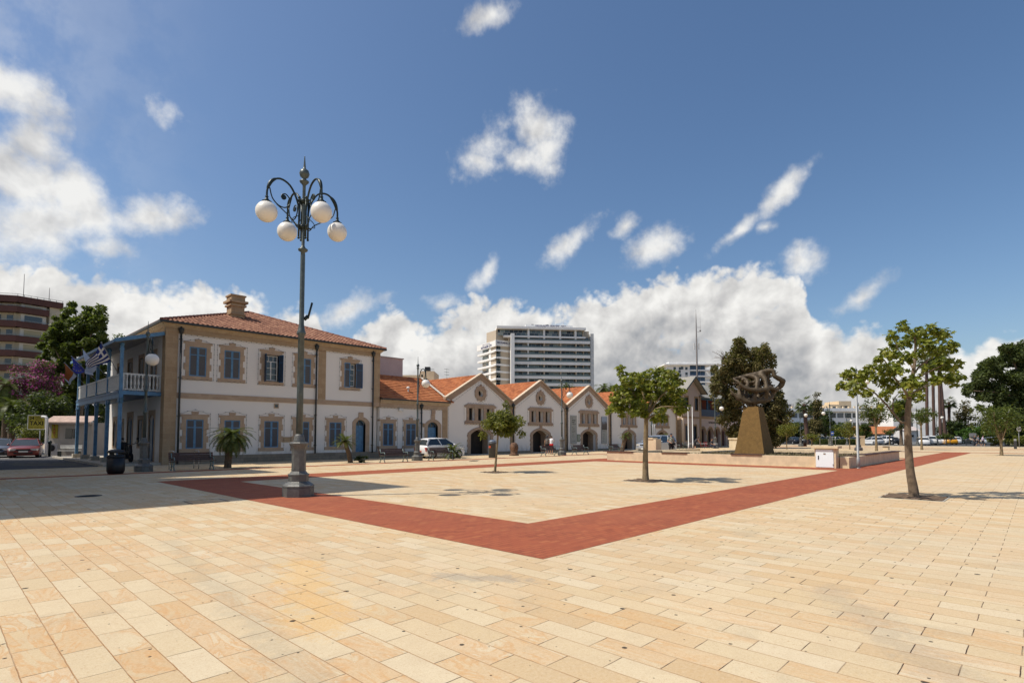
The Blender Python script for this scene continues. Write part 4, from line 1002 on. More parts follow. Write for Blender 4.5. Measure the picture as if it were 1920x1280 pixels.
# banners hung on the third warehouse
def banner(name, label, x0, x1, z0, z1, rows, photo=False):
    t = thing(name, label, 'banner', ((x0 + x1) / 2, YF - .05, z0), 0, None); w = x1 - x0; h = z1 - z0
    b = MB(); b.box(-w / 2, w / 2, -.03, .0, 0, h); b.build('panel', mat('banner_grey', (.36, .36, .32), .8), t)
    f = MB()
    for a in ((-w / 2 - .02, -w / 2 + .01), (w / 2 - .01, w / 2 + .02)): f.box(a[0], a[1], -.04, .01, -.03, h + .02)
    f.box(-w / 2 - .02, w / 2 + .02, -.039, .009, -.05, -.001); f.build('frame', M['alu'], t)
    if photo:
        q = MB(); q.box(-w / 2 + .02, w / 2 - .02, -.036, -.031, h * .5, h - .02)
        g = NG('banner_photo'); s_ = g.n('ShaderNodeSeparateXYZ', {0: g.tc.outputs['Object']}); n = g.noise(2.2, 4)
        g.col(g.ramp(g.ma('ADD', g.ma('MULTIPLY', s_.outputs[2], .33), g.ma('MULTIPLY', n, .4)), [(.70, (.055, .045, .04)), (.90, (.09, .075, .07)), (.98, (.22, .26, .32)), (1., (.30, .36, .44))])); q.build('photo', g.m, t)
    for s_, z, body in rows:
        text(body, s_, lambda a, b_: (a - w * .34, -.038, z + b_), M['letter'], 'lettering', t, align='LEFT', bold=s_ > .15)
banner('exhibition_banner', 'tall grey banner with lines of dark lettering, left of the third gable door', 45.8, 46.74, .84, 3.72,
       [(.16, 2.62, 'H'), (.155, 2.38, 'ΠΙΝΑΚΟ'), (.155, 2.18, 'ΘΗΚΗ'), (.12, 1.98, 'ΛΑΡΝΑΚΑΣ'), (.12, 1.66, 'THE'), (.12, 1.52, 'LARNACA'), (.12, 1.30, 'MUNICIPAL'), (.12, 1.16, 'GALLERY'), (.09, .90, 'open daily'), (.09, .72, 'entrance free'), (.09, .22, 'Europe Square')])
banner('exhibition_banner', 'tall banner with a dark photograph over small print, right of the third gable door', 51.36, 52.4, .82, 3.74,
       [(.10, 1.30, 'EXHIBITION'), (.09, .98, 'LARNACA'), (.09, .82, 'open daily'), (.09, .62, 'gallery'), (.09, .48, 'museum'), (.10, .22, '2015')], True)
t = thing('notice_board', 'small green and grey notice on the wall beside the third gable door', 'sign', (47.15, YF - .03, 1.0))
b = MB(); b.box(-.25, .25, -.02, 0, 0, .78); b.build('panel', mat('notice_green', (.16, .20, .13), .7), t); b = MB(); b.box(-.2, .2, -.026, -.021, .1, .70); b.build('paper', mat('notice_paper', (.30, .32, .25), .8), t)

# =============================== arcaded building at the end of the row ===============================
ar = thing('arcaded_building', 'pinkish building with a pointed gable, grey shingle roof, blue upper loggia and five round arches', 'building', (69.7, YF, 0))
# gabled front block
GX0, GX1, GC = 69.9, 75.9, 73.0
gh = [rect(70.95, 72.05, 1.0, 3.0), rect(73.35, 74.4, 1.0, 3.0), rect(71.0, 72.0, 5.2, 6.9), rect(74.0, 74.95, 5.2, 6.9)]
mb = MB(); mb.wallY([(GX0, -.1), (GX1, -.1), (GX1, 7.6), (GC + .3, 9.5), (GC - .3, 9.5), (GX0, 7.4)], gh, YF - .25, .3); mb.box(GX0 + .01, GX1 - .01, YF + .06, YF + 10, 0, 7.3); wpart('wall', mb, M['plaster_pink'], ar)
for i, h in enumerate(gh):
    x0_, x1_, z0_, z1_ = h[0][0], h[1][0], h[0][1], h[2][1]
    f = MB(); f.wallY(rect(x0_ - .15, x1_ + .15, z0_ - .15, z1_ + .25), [h], YF - .29, .3); fo = wpart('window', f, M['stone'], ar)
    xm_ = (x0_ + x1_) / 2
    for q0, q1 in ((x0_, xm_ - .01), (xm_ + .01, x1_)): l = MB(); l.box(q0, q1, YF - .12, YF - .08, z0_, z1_); wpart('shutter', l, M['louvre_dk'], ar, fo)
boxes('corner_pilaster', M['stone'], ar, (GX0 - .3, GX0 + .25, YF - .3, YF + .3, 0, 4.05), (GX1 - .5, GX1 + .05, YF - .3, YF + .3, 0, 7.3), (GX0, GX0 + .35, YF - .299, YF + .3, 4.28, 7.2)); boxes('string_course', M['stone'], ar, (GX0, GX1, YF - .31, YF - .25, 4.05, 4.28))
st = MB(); st.box(GX0 + .25, GX1 - .5, YF - .32, YF - .251, -.1, .5); wpart('plinth', st, M['plinth'], ar)
sr = MB()
for s_, xe, ze in ((-1, 69.5, 7.35), (1, 76.7, 7.5)): sr.poly([(xe, ze), (GC, 9.75), (GC, 9.87), (xe, ze + .12)], [], lambda a, b, d: (a, YF - .95 + d, b), 7, True)
wpart('gable_roof', sr, M['slate'], ar)
bb = MB()
for xe, ze in ((69.5, 7.35), (76.7, 7.5)): bb.beam((xe, YF - .98, ze + .02), (GC, YF - .98, 9.77), .05, .16)
wpart('bargeboard', bb, M['iron_dk'], ar)
# long range with arches and loggia
LX1 = 92.0
arches = [archloop(76.12 + 2.43 * i, 77.98 + 2.43 * i, .05, 1.85, .925) for i in range(6)]
mb = MB(); mb.wallY(rect(GX1 + .06, LX1, -.1, 4.1), arches, YF, .35); mb.box(GX1 + .06, LX1, YF + 2.6, YF + 10, 0, 7.0); wpart('arcade_wall', mb, M['plaster_pink'], ar)
for i in range(6):
    a0, a1 = 76.12 + 2.43 * i, 77.98 + 2.43 * i
    o = [(a0 - .24, 1.80)] + archloop(a0 - .24, a1 + .24, 1.8, 1.85, 1.16, 14)[2:][::-1] + [(a1 + .24, 1.80), (a1, 1.80)] + archloop(a0, a1, 1.8, 1.85, .925, 14)[2:] + [(a0, 1.80)]
    f = MB(); f.poly(o, [], lambda p, q, d: (p, YF - .06 + d, q), .06)
    f.box(a0 - .26, a0 - .0, YF - .08, YF - .001, 0, 1.79)
    if i == 5: f.box(a1, a1 + .26, YF - .08, YF - .001, 0, 1.79)
    wpart('arch', f, M['stone'], ar)
f = MB(); f.box(GX1 + .07, LX1, YF + .36, YF + 2.55, 3.6, 3.9); f.box(GX1 + .07, LX1, YF + 2.52, YF + 2.59, 0, 3.6); wpart('passage_wall', f, mat('red_brown_passage', (.16, .05, .035), .8, noise=.3, nscale=2), ar)
boxes('passage_door', M['dark'], ar, *[(77.05 + 2.43 * i - .42, 77.05 + 2.43 * i + .42, YF + 2.46, YF + 2.519, .1, 2.4) for i in range(6)])
st = MB(); st.box(GX1 + .06, LX1, YF - .09, YF + .3, 4.101, 4.45); wpart('string_course', st, M['stone'], ar)
f = MB(); f.box(GX1 + .06, LX1, YF + .05, YF + .12, 4.451, 5.45)
for z in (4.6, 4.85, 5.1): f.box(GX1 + .06, LX1, YF + .02, YF + .049, z, z + .1)
wpart('loggia_rail', f, mat('loggia_blue', (.035, .07, .13), .6, noise=.25, nscale=4), ar)
boxes('loggia_post', M['blue_dk'], ar, *[(76.2 + 2.55 * i - .09, 76.2 + 2.55 * i + .09, YF + .0, YF + .18, 5.451, 6.85) for i in range(7)]); boxes('loggia_beam', M['blue_dk'], ar, (GX1 + .06, LX1, YF + .0, YF + .18, 6.851, 7.15))
f = MB(); f.box(GX1 + .06, LX1, YF + 2.0, YF + 2.06, 4.45, 7.1); wpart('loggia_wall', f, mat('red_loggia_wall', (.22, .055, .035), .8, noise=.2, nscale=2), ar)
boxes('loggia_door', M['louvre_dk'], ar, *[(77.6 + 3.0 * i - .5, 77.6 + 3.0 * i + .5, YF + 1.95, YF + 1.999, 4.6, 6.7) for i in range(5)])
g = NG('diamond_shingle'); s_ = g.n('ShaderNodeSeparateXYZ', {0: g.tc.outputs['Object']})
dv = g.n('ShaderNodeCombineXYZ', {0: g.ma('ADD', g.ma('ADD', s_.outputs[0], s_.outputs[2]), 50.), 1: g.ma('ADD', g.ma('SUBTRACT', s_.outputs[0], s_.outputs[2]), 50.)}).outputs[0]
br = g.n('ShaderNodeTexBrick', {'Vector': dv, 'Color1': (.27, .26, .22, 1), 'Color2': (.36, .34, .29, 1), 'Mortar': (.16, .15, .13, 1), 'Scale': 1., 'Mortar Size': .04, 'Brick Width': .7, 'Row Height': .7}, offset=0.)
g.col(br.outputs['Color']); g.b.inputs['Roughness'].default_value = .85
rf = MB(); rf.add([(75.3, YF - .5, 7.15), (LX1 + .3, YF - .5, 7.15), (LX1 + .3, YF + 4.2, 9.9), (74.2, YF + 4.2, 9.9), (75.3, YF - .5, 7.05), (LX1 + .3, YF - .5, 7.05), (LX1 + .3, YF + 10, 6.9), (74.2, YF + 10, 6.9)], [(0, 1, 2, 3), (0, 4, 5, 1), (3, 2, 6, 7), (1, 5, 6, 2)])
wpart('roof', rf, g.m, ar)
text('ΠΑΤΤΙΧΕΙΟΝ  ΔΗΜΟΤΙΚΟ  ΑΡΧΕΙΟ', .36, lambda a, b: (81.75 + a, YF - .02, 3.55 + b), M['letter'], 'lettering', ar, off=ar.location, bold=True, sx=.98)
dp = MB(); dp.tube([(69.75, YF - .45, .1), (69.75, YF - .45, 4.0)], .16, 10); wpart('drain_casing', dp, mat('pale_casing', (.66, .52, .36), .8, noise=.1), ar)
# ---------------------------------------------------------------- cast-iron lamp posts
def lamp_base(mb, s=1.0):
    o = R(22.5); q = lambda pr: mb.lathe([(r * s, z * s) for r, z in pr], 8, (0, 0, 0), 0, False, o)
    q([(.40, 0), (.40, .235), (.385, .25)]); q([(.405, .251), (.405, .29), (.36, .33), (.27, .385), (.255, .40)])
    q([(.255, .401), (.255, .56)]); q([(.27, .561), (.27, .59), (.22, .62), (.185, .67)])
    q([(.18, .671), (.18, 1.22)]); q([(.19, .70), (.19, .72)]); q([(.19, 1.12), (.19, 1.14)])
    q([(.185, 1.221), (.19, 1.26), (.215, 1.32), (.245, 1.375), (.25, 1.41), (.215, 1.44)])
    mb.lathe([(.155 * s, 1.441 * s), (.150 * s, 1.47 * s), (.135 * s, 1.50 * s), (.13 * s, 1.55 * s), (.115 * s, 1.61 * s), (.09 * s, 1.65 * s)], 16)
def curl(mb, dirv, r0, z0, pts, rad, n=6):
    d = Vector(dirv); mb.tube([d * (r0 + r) + Vector((0, 0, z0 + z)) for r, z in pts], rad, n)
def smooth(pts, k=4):
    out = []; n = len(pts)
    for i in range(n - 1):
        p0, p1, p2, p3 = pts[max(i - 1, 0)], pts[i], pts[i + 1], pts[min(i + 2, n - 1)]
        for j in range(k):
            t = j / k; out.append(tuple(.5 * ((2 * b) + (-a + c) * t + (2 * a - 5 * b + 4 * c - d) * t * t + (-a + 3 * b - 3 * c + d) * t ** 3) for a, b, c, d in zip(p0, p1, p2, p3)))
    out.append(tuple(pts[-1])); return out
def lamp_arm(t, d, z, rr, globe_drop=.0, grad=.27, single=False):
    """arm reaching rr along the unit vector d, globe centre at height z"""
    D = Vector((d[0], d[1], 0)); Z = lambda r, h: D * r + Vector((0, 0, h)); a = MB(); k = rr
    path = [(.13, z - .05), (.13, z + .30), (.17 * k + .05, z + .62), (.40 * k, z + .90), (.66 * k, z + .99), (.88 * k, z + .86), (.985 * k, z + .62), (k, z + .44), (k, z + .30)]
    pp = smooth(path); a.tube([Z(r, h) for r, h in pp], .026, 6)
    m0 = int(len(pp) * .55); a.tube([Z(r, h) for r, h in pp[m0:m0 + 7]], [.03, .045, .05, .05, .048, .04, .03], 6)
    sp = [(.93 * k, z + .66), (.86 * k, z + .42), (.70 * k, z + .27), (.52 * k, z + .25), (.40 * k, z + .37), (.40 * k, z + .52), (.50 * k, z + .62), (.60 * k, z + .58), (.62 * k, z + .50)]
    sp = smooth(sp); a.tube([Z(r, h) for r, h in sp], .017, 5)
    c = Z(.555 * k, z + .52); pr = Vector((-D.y, D.x, 0))
    a.tube([c - pr * .02, c + pr * .02], .065, 10)
    st = smooth([(.74 * k, z + .28), (.52 * k, z + .14), (.30 * k, z - .02), (.20 * k, z - .16), (.13, z - .20)]); a.tube([Z(r, h) for r, h in st], .015, 5)
    a.lathe([(.03, 0), (.045, .02), (.03, .04), (.035, .10), (.10, .15), (.125, .17)][::-1], 12, tuple(Z(k, z + .10)), 0, True)
    a.lathe([(.125, z + .245), (.11, z + .27), (.05, z + .33), (.03, z + .38), (.048, z + .40), (.03, z + .42)], 12, (D.x * k, D.y * k, 0))
    arm = a.build('lamp_arm', M['iron_dk'], t)
    g = MB(); g.sphere((D.x * k, D.y * k, z), grad, 24, 16); g.build('globe', M['globe'], arm)
def big_lamp(label, loc):
    t = thing('street_lamp', label, 'street lamp', loc, 0, 'cast-iron street lamps')
    b = MB(); lamp_base(b); b.build('base', M['castbase'], t)
    p = MB(); p.lathe([(.086, 1.6), (.084, 2.9), (.080, 4.30), (.112, 4.33), (.118, 4.38), (.09, 4.45), (.075, 4.55), (.064, 4.62), (.060, 6.50), (.055, 6.58), (.12, 6.62), (.13, 6.66), (.07, 6.70), (.042, 6.76), (.042, 8.42), (.06, 8.46), (.12, 8.52), (.125, 8.55), (.05, 8.60), (.05, 8.63), (.11, 8.68), (.135, 8.76), (.11, 8.85), (.05, 8.89), (.035, 8.93), (.028, 9.0), (.012, 9.22), (.016, 9.24), (.0, 9.26)], 14)
    p.build('pole', M['iron'], t)
    c = MB()
    for k in range(4):
        a = k * math.pi / 2; x, y = .13 * math.cos(a), .13 * math.sin(a)
        c.tube([(x, y, 6.98), (x, y, 8.05)], .024, 6); c.sphere((x, y, 6.95), .035, 8, 6); c.tube([(x * .4, y * .4, 7.28), (x * 1.6, y * 1.6, 7.28)], .022, 5); c.tube([(x * .4, y * .4, 7.98), (x * 1.3, y * 1.3, 7.98)], .03, 5); c.sphere((x, y, 8.06), .042, 8, 6)
        c.tube(smooth([(x * 1.1, y * 1.1, 7.55), (x * 2.2, y * 2.2, 7.46), (x * 2.5, y * 2.5, 7.34), (x * 1.9, y * 1.9, 7.33)]), .011, 5)
    c.lathe([(.10, 7.22), (.12, 7.27), (.10, 7.33)], 10); c.lathe([(.09, 7.92), (.13, 7.98), (.09, 8.04)], 10); c.build('cluster', M['iron_dk'], t)
    for k in range(4): a = k * math.pi / 2; lamp_arm(t, (math.cos(a), math.sin(a)), 7.41, 1.0)
    return t
BL = Proto(big_lamp('tall four-globe street lamp standing on the corner of the red band, nearest of all', (6.83, 14.34, 0)))
BL.put((6.83, 14.34, 0))
lt = BL.o
sp = MB(); sp.tube([(.07, 0, 4.75), (.16, -.04, 4.85)], .05, 8); sp.tube([(.15, -.05, 4.78), (.24, -.10, 5.22)], .028, 8); sp.build('bracket', M['iron_dk'], lt)
def small_lamp(label, loc):
    t = thing('street_lamp', label, 'street lamp', loc, 0, 'cast-iron street lamps')
    b = MB(); lamp_base(b, .92); b.build('base', M['castbase'], t)
    p = MB(); p.lathe([(.072, 1.5), (.068, 2.6), (.10, 2.63), (.10, 2.70), (.062, 2.76), (.058, 3.6), (.09, 3.63), (.085, 3.70), (.052, 3.75), (.046, 5.75), (.05, 5.98), (.085, 6.02), (.09, 6.05), (.04, 6.10), (.085, 6.16), (.10, 6.22), (.08, 6.29), (.03, 6.33), (.022, 6.4), (.008, 6.80), (0, 6.82)], 12)
    p.build('pole', M['iron'], t)
    c = MB(); c.tube([(0, -.13, 4.35), (0, -.13, 5.15)], .02, 6)
    for z in (4.55, 5.05): c.tube([(0, 0, z), (0, -.16, z)], .02, 5)
    c.build('cluster', M['iron_dk'], t)
    lamp_arm(t, (0, -1), 4.97, .85)
    return t
SL = Proto(small_lamp('', (0, 0, 0)))
SL.put((6.7, 29.2, 0), 0, 'single-globe lamp post in the shade in front of the veranda, far left', 'cast-iron street lamps')
SL.put((22.0, 29.45, 0), 0, 'single-globe lamp post beside the rear of the white hatchback', 'cast-iron street lamps')
SL.put((36.5, 28.95, 0), 0, 'single-globe lamp post between the second and third gables, next to two benches', 'cast-iron street lamps')
SL.put((51.4, 29.0, 0), 0, 'single-globe lamp post behind the trunk of the leafy young tree', 'cast-iron street lamps')
q = onY(1341, 800, 29.2); SL.put((q.x, q.y, 0), 0, 'single-globe lamp post in front of the arcade with five arches', 'cast-iron street lamps')
def far_lamp(px, D, label, proto, sc=1., rz=0.):
    p = at(px, 817, D); proto.put((p.x, p.y, 0), rz, label, 'cast-iron street lamps', sc)
far_lamp(1609, 60, 'four-globe lamp post behind the right end of the low planter wall', BL, 1.)
far_lamp(1888, 92, 'four-globe lamp post at the far right in front of the big dark pine', BL, .95)
far_lamp(1444, 74, 'single-globe lamp post right of the sculpture pedestal', SL, .93)
far_lamp(1501, 84, 'single-globe lamp post beside the palm and the hanging cypress', SL, .95)
far_lamp(1557, 88, 'single-globe lamp post at the left end of the clipped far hedge', SL, 1.05, R(180))
far_lamp(1588, 96, 'single-globe lamp post behind the little round tree beyond the planter', SL, .85)
far_lamp(1720, 90, 'single-globe lamp post in front of the white kiosk behind the large right tree', SL, .95)
far_lamp(1757, 100, 'single-globe lamp post among the tall palm trunks', SL, .98)

# ---------------------------------------------------------------- benches
def bench():
    t = thing('park_bench', '', 'bench', (0, 0, 0), 0, 'park benches facing the square'); L_ = 1.9
    for s_ in (-1, 1):
        m = MB(); x = s_ * (L_ / 2 - .12)
        m.tube([(x, -.28, 0), (x, -.20, .20), (x, -.22, .42)], .026, 6); m.tube([(x, .26, 0), (x, .14, .22), (x, .16, .40), (x, .26, .80)], .026, 6)
        m.tube([(x, -.24, .40), (x, .17, .38)], .024, 6); m.tube([(x, -.25, .12), (x, .0, .22), (x, .22, .12)], .018, 6)
        m.tube([(x, -.24, .41), (x, -.27, .54), (x, -.20, .60), (x, .20, .58)], .020, 6); m.box(x - .035, x + .035, -.32, -.22, 0, .03); m.box(x - .035, x + .035, .20, .31, 0, .03)
        m.build('leg', M['bench_leg'], t)
    m = MB()
    for k in range(5): y = -.25 + k * .095; m.obox((0, y, .43 - k * .004), (L_ / 2, 0, 0), (0, .040, 0), (0, 0, .016))
    m.build('seat', M['bench_wood'], t)
    m = MB()
    for k in range(4): m.obox((0, .17 + k * .034, .50 + k * .092), (L_ / 2, 0, 0), (0, .013, .038), (0, -.014, .005))
    m.build('backrest', M['bench_wood'], t)
    return t
BN = Proto(bench())
for px0, px1, y, lb in ((325, 398, 28.95, 'bench in deep shade at the left, near the first cycad'), (715, 762, 28.7, 'brown slatted bench left of the middle lamp post'), (806, 847, 28.9, 'brown slatted bench in front of the white hatchback'),
                        (1016, 1046, 28.5, 'brown bench where two people stand, left of a lamp post'), (1074, 1101, 28.9, 'brown bench in front of the third gable door'), (1142, 1166, 29.6, 'brown bench by the end of the low planter wall'), (1266, 1288, 29.6, 'dark bench behind the man in the cap')):
    x = (onY(px0, 830, y).x + onY(px1, 830, y).x) / 2
    BN.put((x, y, 0), 0, lb, 'park benches facing the square')

# ---------------------------------------------------------------- stainless bicycle racks, bins, bollards
def rack():
    t = thing('bicycle_rack', '', 'bicycle rack', (0, 0, 0), 0, 'steel hoop bicycle racks'); m = MB()
    m.tube(smooth([(0, -.36, 0), (0, -.36, .5), (0, -.36, .78), (0, -.30, .86), (0, -.2, .88), (0, .2, .88), (0, .30, .86), (0, .36, .78), (0, .36, .5), (0, .36, 0)], 3), .024, 8); m.build('hoop', M['steel'], t)
    return t
RK = Proto(rack())
for x, y, lb in ((5.95, 29.9, 'steel hoop rack beside the black litter bin'), (6.95, 30.2, 'steel hoop rack right behind the shaded lamp post'), (8.05, 30.1, 'steel hoop rack behind the left end of the shaded bench'), (9.15, 30.2, 'steel hoop rack behind the right end of the shaded bench')):
    RK.put((x, y, 0), R(0), lb, 'steel hoop bicycle racks')
t = thing('litter_bin', 'round black litter bin with a domed lid and slot, in the shade at the left', 'litter bin', (5.5, 28.35, 0))
m = MB(); m.lathe([(.26, 0), (.28, .03), (.31, .10), (.325, .12), (.325, .70)], 20); m.build('body', M['black'], t)
m = MB(); m.lathe([(.335, .70), (.335, .74), (.31, .76), (.31, .80)], 20)
for k in range(4): a = k * math.pi / 2 + .4; m.box(.22 * math.cos(a) - .05, .22 * math.cos(a) + .05, .22 * math.sin(a) - .05, .22 * math.sin(a) + .05, .80, .90)
m.lathe([(.32, .88), (.335, .92), (.30, .98), (.18, 1.03), (.0, 1.05)], 20); m.build('lid', M['black'], t)
t = thing('litter_bin', 'grey litter bin with an orange label behind the thin trunk of the small round tree', 'litter bin', (28.7, 29.3, 0))
m = MB(); m.lathe([(.27, 0), (.27, 1.0), (.29, 1.02), (.29, 1.1)], 16); m.build('body', mat('bin_grey', (.05, .055, .06), .5), t); m = MB(); m.lathe([(.29, 1.101), (.27, 1.22), (.15, 1.3), (0, 1.32)], 16); m.build('lid', mat('bin_lid', (.14, .17, .22), .4), t)
m = MB(); m.box(-.295, -.272, -.12, .08, .72, .88); m.build('label', mat('orange_label', (.5, .08, .03), .6), t)
t = thing('tree_stump', 'weathered stump topped with reddish leaves at the foot of the wall between two gables', 'stump', tuple(onY(964, 853, 31.2).xy) + (0,))
m = MB(); m.lathe([(.42, 0), (.38, .12), (.28, .18), (.30, .40), (.36, .60), (.33, .85), (.22, 1.02), (0, 1.08)], 11); m.build('wood', mat('stump_wood', (.13, .07, .04), .9, noise=.6, nscale=5, bump=1, bscale=12), t)

# ---------------------------------------------------------------- planter with plank seats, soil, wiring box, pole
pl = thing('stone_planter', 'low sandstone planter wall around the sculpture with dark plank seats on top', 'planter', (31.3, 6.85, 0)); PX0, PX1, PY0, PY1, PH = 31.3, 44.8, 6.85, 21.0, .55
def pw(m): return wpart('wall', m, M['planter'], pl)
m = MB(); m.box(PX0, PX0 + .4, PY0 + .45, PY1, 0, PH)
for y in (9.7, 12.4, 15.1, 17.9): pass
m.box(PX0 + .0, PX1, PY0, PY0 + .4, 0, PH + .0); m.box(PX1 - .4, PX1, PY0 + .41, PY1, 0, PH + .02); m.box(PX0 + .41, PX1 - .41, PY1 - .4, PY1, 0, PH - .01); m.box(38.0, 38.3, 17.5, PY1 - .41, 0, .52); m.box(38.31, 44.39, 17.5, 17.8, 0, .50)
pw(m)
m = MB(); m.box(PX0 + .41, PX1 - .41, PY0 + .41, 17.4, 0, .38); m.box(PX0 + .41, 37.9, 17.41, PY1 - .42, 0, .08); soil = wpart('soil', m, M['soil'], pl)
def planks(y0=None, y1=None, x0=None, x1=None):
    m = MB()
    if y0 is not None:
        for k in range(3): m.box(PX0 - .06 + k * .17, PX0 + .09 + k * .17, y0, y1, PH + .005, PH + .055)
    else:
        for k in range(3): m.box(x0, x1, PY0 - .06 + k * .17, PY0 + .09 + k * .17, PH + .005, PH + .055)
    wpart('plank_seat', m, M['plank'], pl)
for a, b in ((1132, 1187), (1240, 1288), (1370, 1428)): planks(y0=onX(b, 853, PX0).y, y1=onX(a, 850, PX0).y)
for a, b in ((1603, 1608), (1623, 1648), (1652, 1687)): planks(x0=onY(a, 853, PY0).x, x1=onY(b, 846, PY0).x)
# ragged dark pebbles / clods on the bed
rs = random.Random(8); m = MB()
for i in range(9000):
    x = rs.uniform(PX0 + .5, 42.5); y = rs.uniform(PY0 + 1.2, 17.2); r = rs.uniform(.03, .10); z = .375 + .05 * math.sin(x * 3.1) * math.sin(y * 2.7); a = rs.uniform(0, 6.28)
    d = Vector((math.cos(a), math.sin(a), rs.uniform(.1, 1.1))) * r; sd = Vector((-math.sin(a), math.cos(a), 0)) * r * .35; p_ = Vector((x, y, z)); m.add([p_ - sd, p_ + sd, p_ + d + sd * .5, p_ + d * 1.3], [(0, 1, 2, 3)])
tag(m.build('ground_cover', leaf_mat('dry_groundcover', [(0., (.05, .04, .015)), (.6, (.14, .11, .05)), (1., (.24, .20, .09))], .1)), 'dry brown ground cover in the planter bed', 'ground cover', kind='stuff')
# white electrical cabinet
bx0 = 30.95; ya, yb_ = onX(1563, 870, bx0).y, onX(1530, 870, bx0).y
ec = thing('electric_cabinet', 'white metal-door electrical cabinet in a stone housing at the planter corner', 'cabinet', (bx0, (ya + yb_) / 2, 0)); w_ = (yb_ - ya)
m = MB(); m.box(.03, .62, -w_ / 2 - .10, w_ / 2 + .06, 0, .98); m.build('housing', M['planter'], ec)
m = MB(); m.box(-.10, .72, -w_ / 2 - .22, w_ / 2 + .18, .981, 1.10); m.build('cap', M['planter'], ec)
m = MB(); m.box(.0, .029, -w_ / 2, w_ / 2, .04, .93); dr = m.build('door', M['electric'], ec)
m = MB(); m.box(-.02, -.001, w_ / 2 - .14, w_ / 2 - .10, .42, .62); m.build('handle', M['black'], dr)
m = MB();
for z in (.12, .82): m.box(-.015, -.001, -w_ / 2 + .01, -w_ / 2 + .04, z, z + .09)
m.build('hinge', M['steel'], dr); m = MB(); m.box(-.012, -.001, -.05, .05, .68, .74); m.build('badge', mat('badge', (.25, .2, .15), .6), dr)
t = thing('flag_pole', 'bare grey pole standing at the near corner of the planter', 'pole', (31.75, 6.55, 0)); m = MB(); m.lathe([(.075, 0), (.075, .5), (.055, .52), (.05, 4.0), (0, 4.03)], 12); m.build('shaft', M['alu'], t); m = MB(); m.lathe([(.12, 0), (.12, .03)], 12); m.build('foot', M['steel'], t)
for px, D in ((1291, 62), (1299, 63)):
    p = at(px, 830, D); t = thing('flag_pole', 'bare white pole near the pointed house, %s of the pair' % ('left' if px == 1291 else 'right'), 'pole', (p.x, p.y, 0), 0, 'pair of white poles'); m = MB(); m.lathe([(.075, 0), (.075, .7), (.05, .72), (.04, 4.9), (0, 4.95)], 10); m.build('shaft', M['white'], t)
for px, top in ((1224, 796), (1228, 793)):
    p = at(px, 830, 56); t = thing('traffic_pole', 'thin grey post behind the silver off-roader, %s of two' % ('shorter' if px == 1224 else 'taller'), 'pole', (p.x, p.y, 0)); m = MB(); m.lathe([(.05, 0), (.05, zt(top, 56)), (0, zt(top, 56) + .03)], 8); m.build('shaft', M['alu'], t)
p = at(1225, 830, 43.5); t = thing('utility_box', 'cream concrete utility box standing in front of the silver off-roader', 'cabinet', (p.x, p.y, 0), R(0))
m = MB(); m.box(-.42, .42, -.45, .45, 0, 1.36); m.build('body', M['cream'], t); m = MB(); m.box(-.47, .30, -.20, .5, 1.361, 1.47); m.build('cap', M['planter'], t)

# ---------------------------------------------------------------- sculpture
sc = thing('sculpture', 'openwork bronze sculpture of curved ribs on a rough brown tapering pedestal', 'sculpture', (38.12, 13.87, .38))
m = MB(); b0, b1, hh = .97, .47, 3.15
v = []
for z, h in ((0, b0), (hh, b1)): v += [(-h, -h, z), (h, -h, z), (h, h, z), (-h, h, z)]
m.add(v, [(0, 3, 2, 1), (4, 5, 6, 7), (0, 1, 5, 4), (1, 2, 6, 5), (2, 3, 7, 6), (3, 0, 4, 7)]); m.box(-.30, .30, -.30, .30, hh + .001, hh + .05); m.build('pedestal', M['pedestal'], sc)
fx = Vector((.690, -.724, 0)); dx = Vector((.724, .690, 0)); UPV = Vector((0, 0, 1))
Dz = 38.0 * _f[0] + 14.0 * _f[1]
def S(px, py, dep=0.0):
    """crop pixels (zoom of the photo) -> sculpture-local point at extra depth dep"""
    X_ = 1340 + px / 6.4; Y_ = 670 + py / 6.4
    p = at(X_, Y_, Dz + 0.0) ; q = Vector((38.0, 14.0, .38)); c = Vector((38.0, 14.0, p.z)); off_ = (p - c); a = off_.dot(fx) - .22
    return fx * a + dx * dep + Vector((0, 0, p.z - .38))
CAST = MB(); JOINTS = []; ENDR = []
def rib(pts, rad, k=4, n=8):
    rad = [q * 1.30 for q in rad]; m = MB(); P3 = smooth([tuple(S(*p)) for p in pts], k); rr_ = [rad[min(len(rad) - 1, int(i * len(rad) / len(P3)))] for i in range(len(P3))] if isinstance(rad, list) else rad
    if isinstance(rad, list):
        rr_ = list(np.interp(np.linspace(0, len(rad) - 1, len(P3)), range(len(rad)), rad))
    CAST.tube(P3, rr_, n); JOINTS.extend((P3[0], P3[-1])); ENDR.extend((rr_[0], rr_[-1]))
rib([(255, 248, .3), (320, 240, .35), (420, 215, .4), (500, 195, .35), (580, 180, .25), (640, 160, .1), (700, 165, -.1), (708, 210, -.15), (725, 235, -.15), (790, 265, -.1), (828, 290, 0), (810, 330, .1), (770, 375, .2), (735, 405, .3)], [.05, .09, .12, .12, .13, .14, .12, .10, .12, .13, .14, .15, .13, .10])
rib([(200, 385, .1), (240, 440, 0), (300, 490, -.1), (380, 525, -.15), (450, 530, -.2), (540, 520, -.15), (620, 505, -.05), (690, 470, .1), (740, 415, .25)], [.04, .08, .12, .15, .17, .17, .16, .14, .08])
rib([(265, 290, -.35), (300, 340, -.4), (360, 380, -.45), (450, 400, -.5), (540, 395, -.45), (640, 375, -.35), (730, 390, -.2), (760, 380, 0)], [.05, .09, .11, .12, .12, .11, .10, .06])
rib([(310, 345, .5), (400, 355, .6), (480, 360, .6), (570, 330, .55), (660, 300, .5), (710, 270, .4)], [.05, .08, .09, .09, .07, .03])
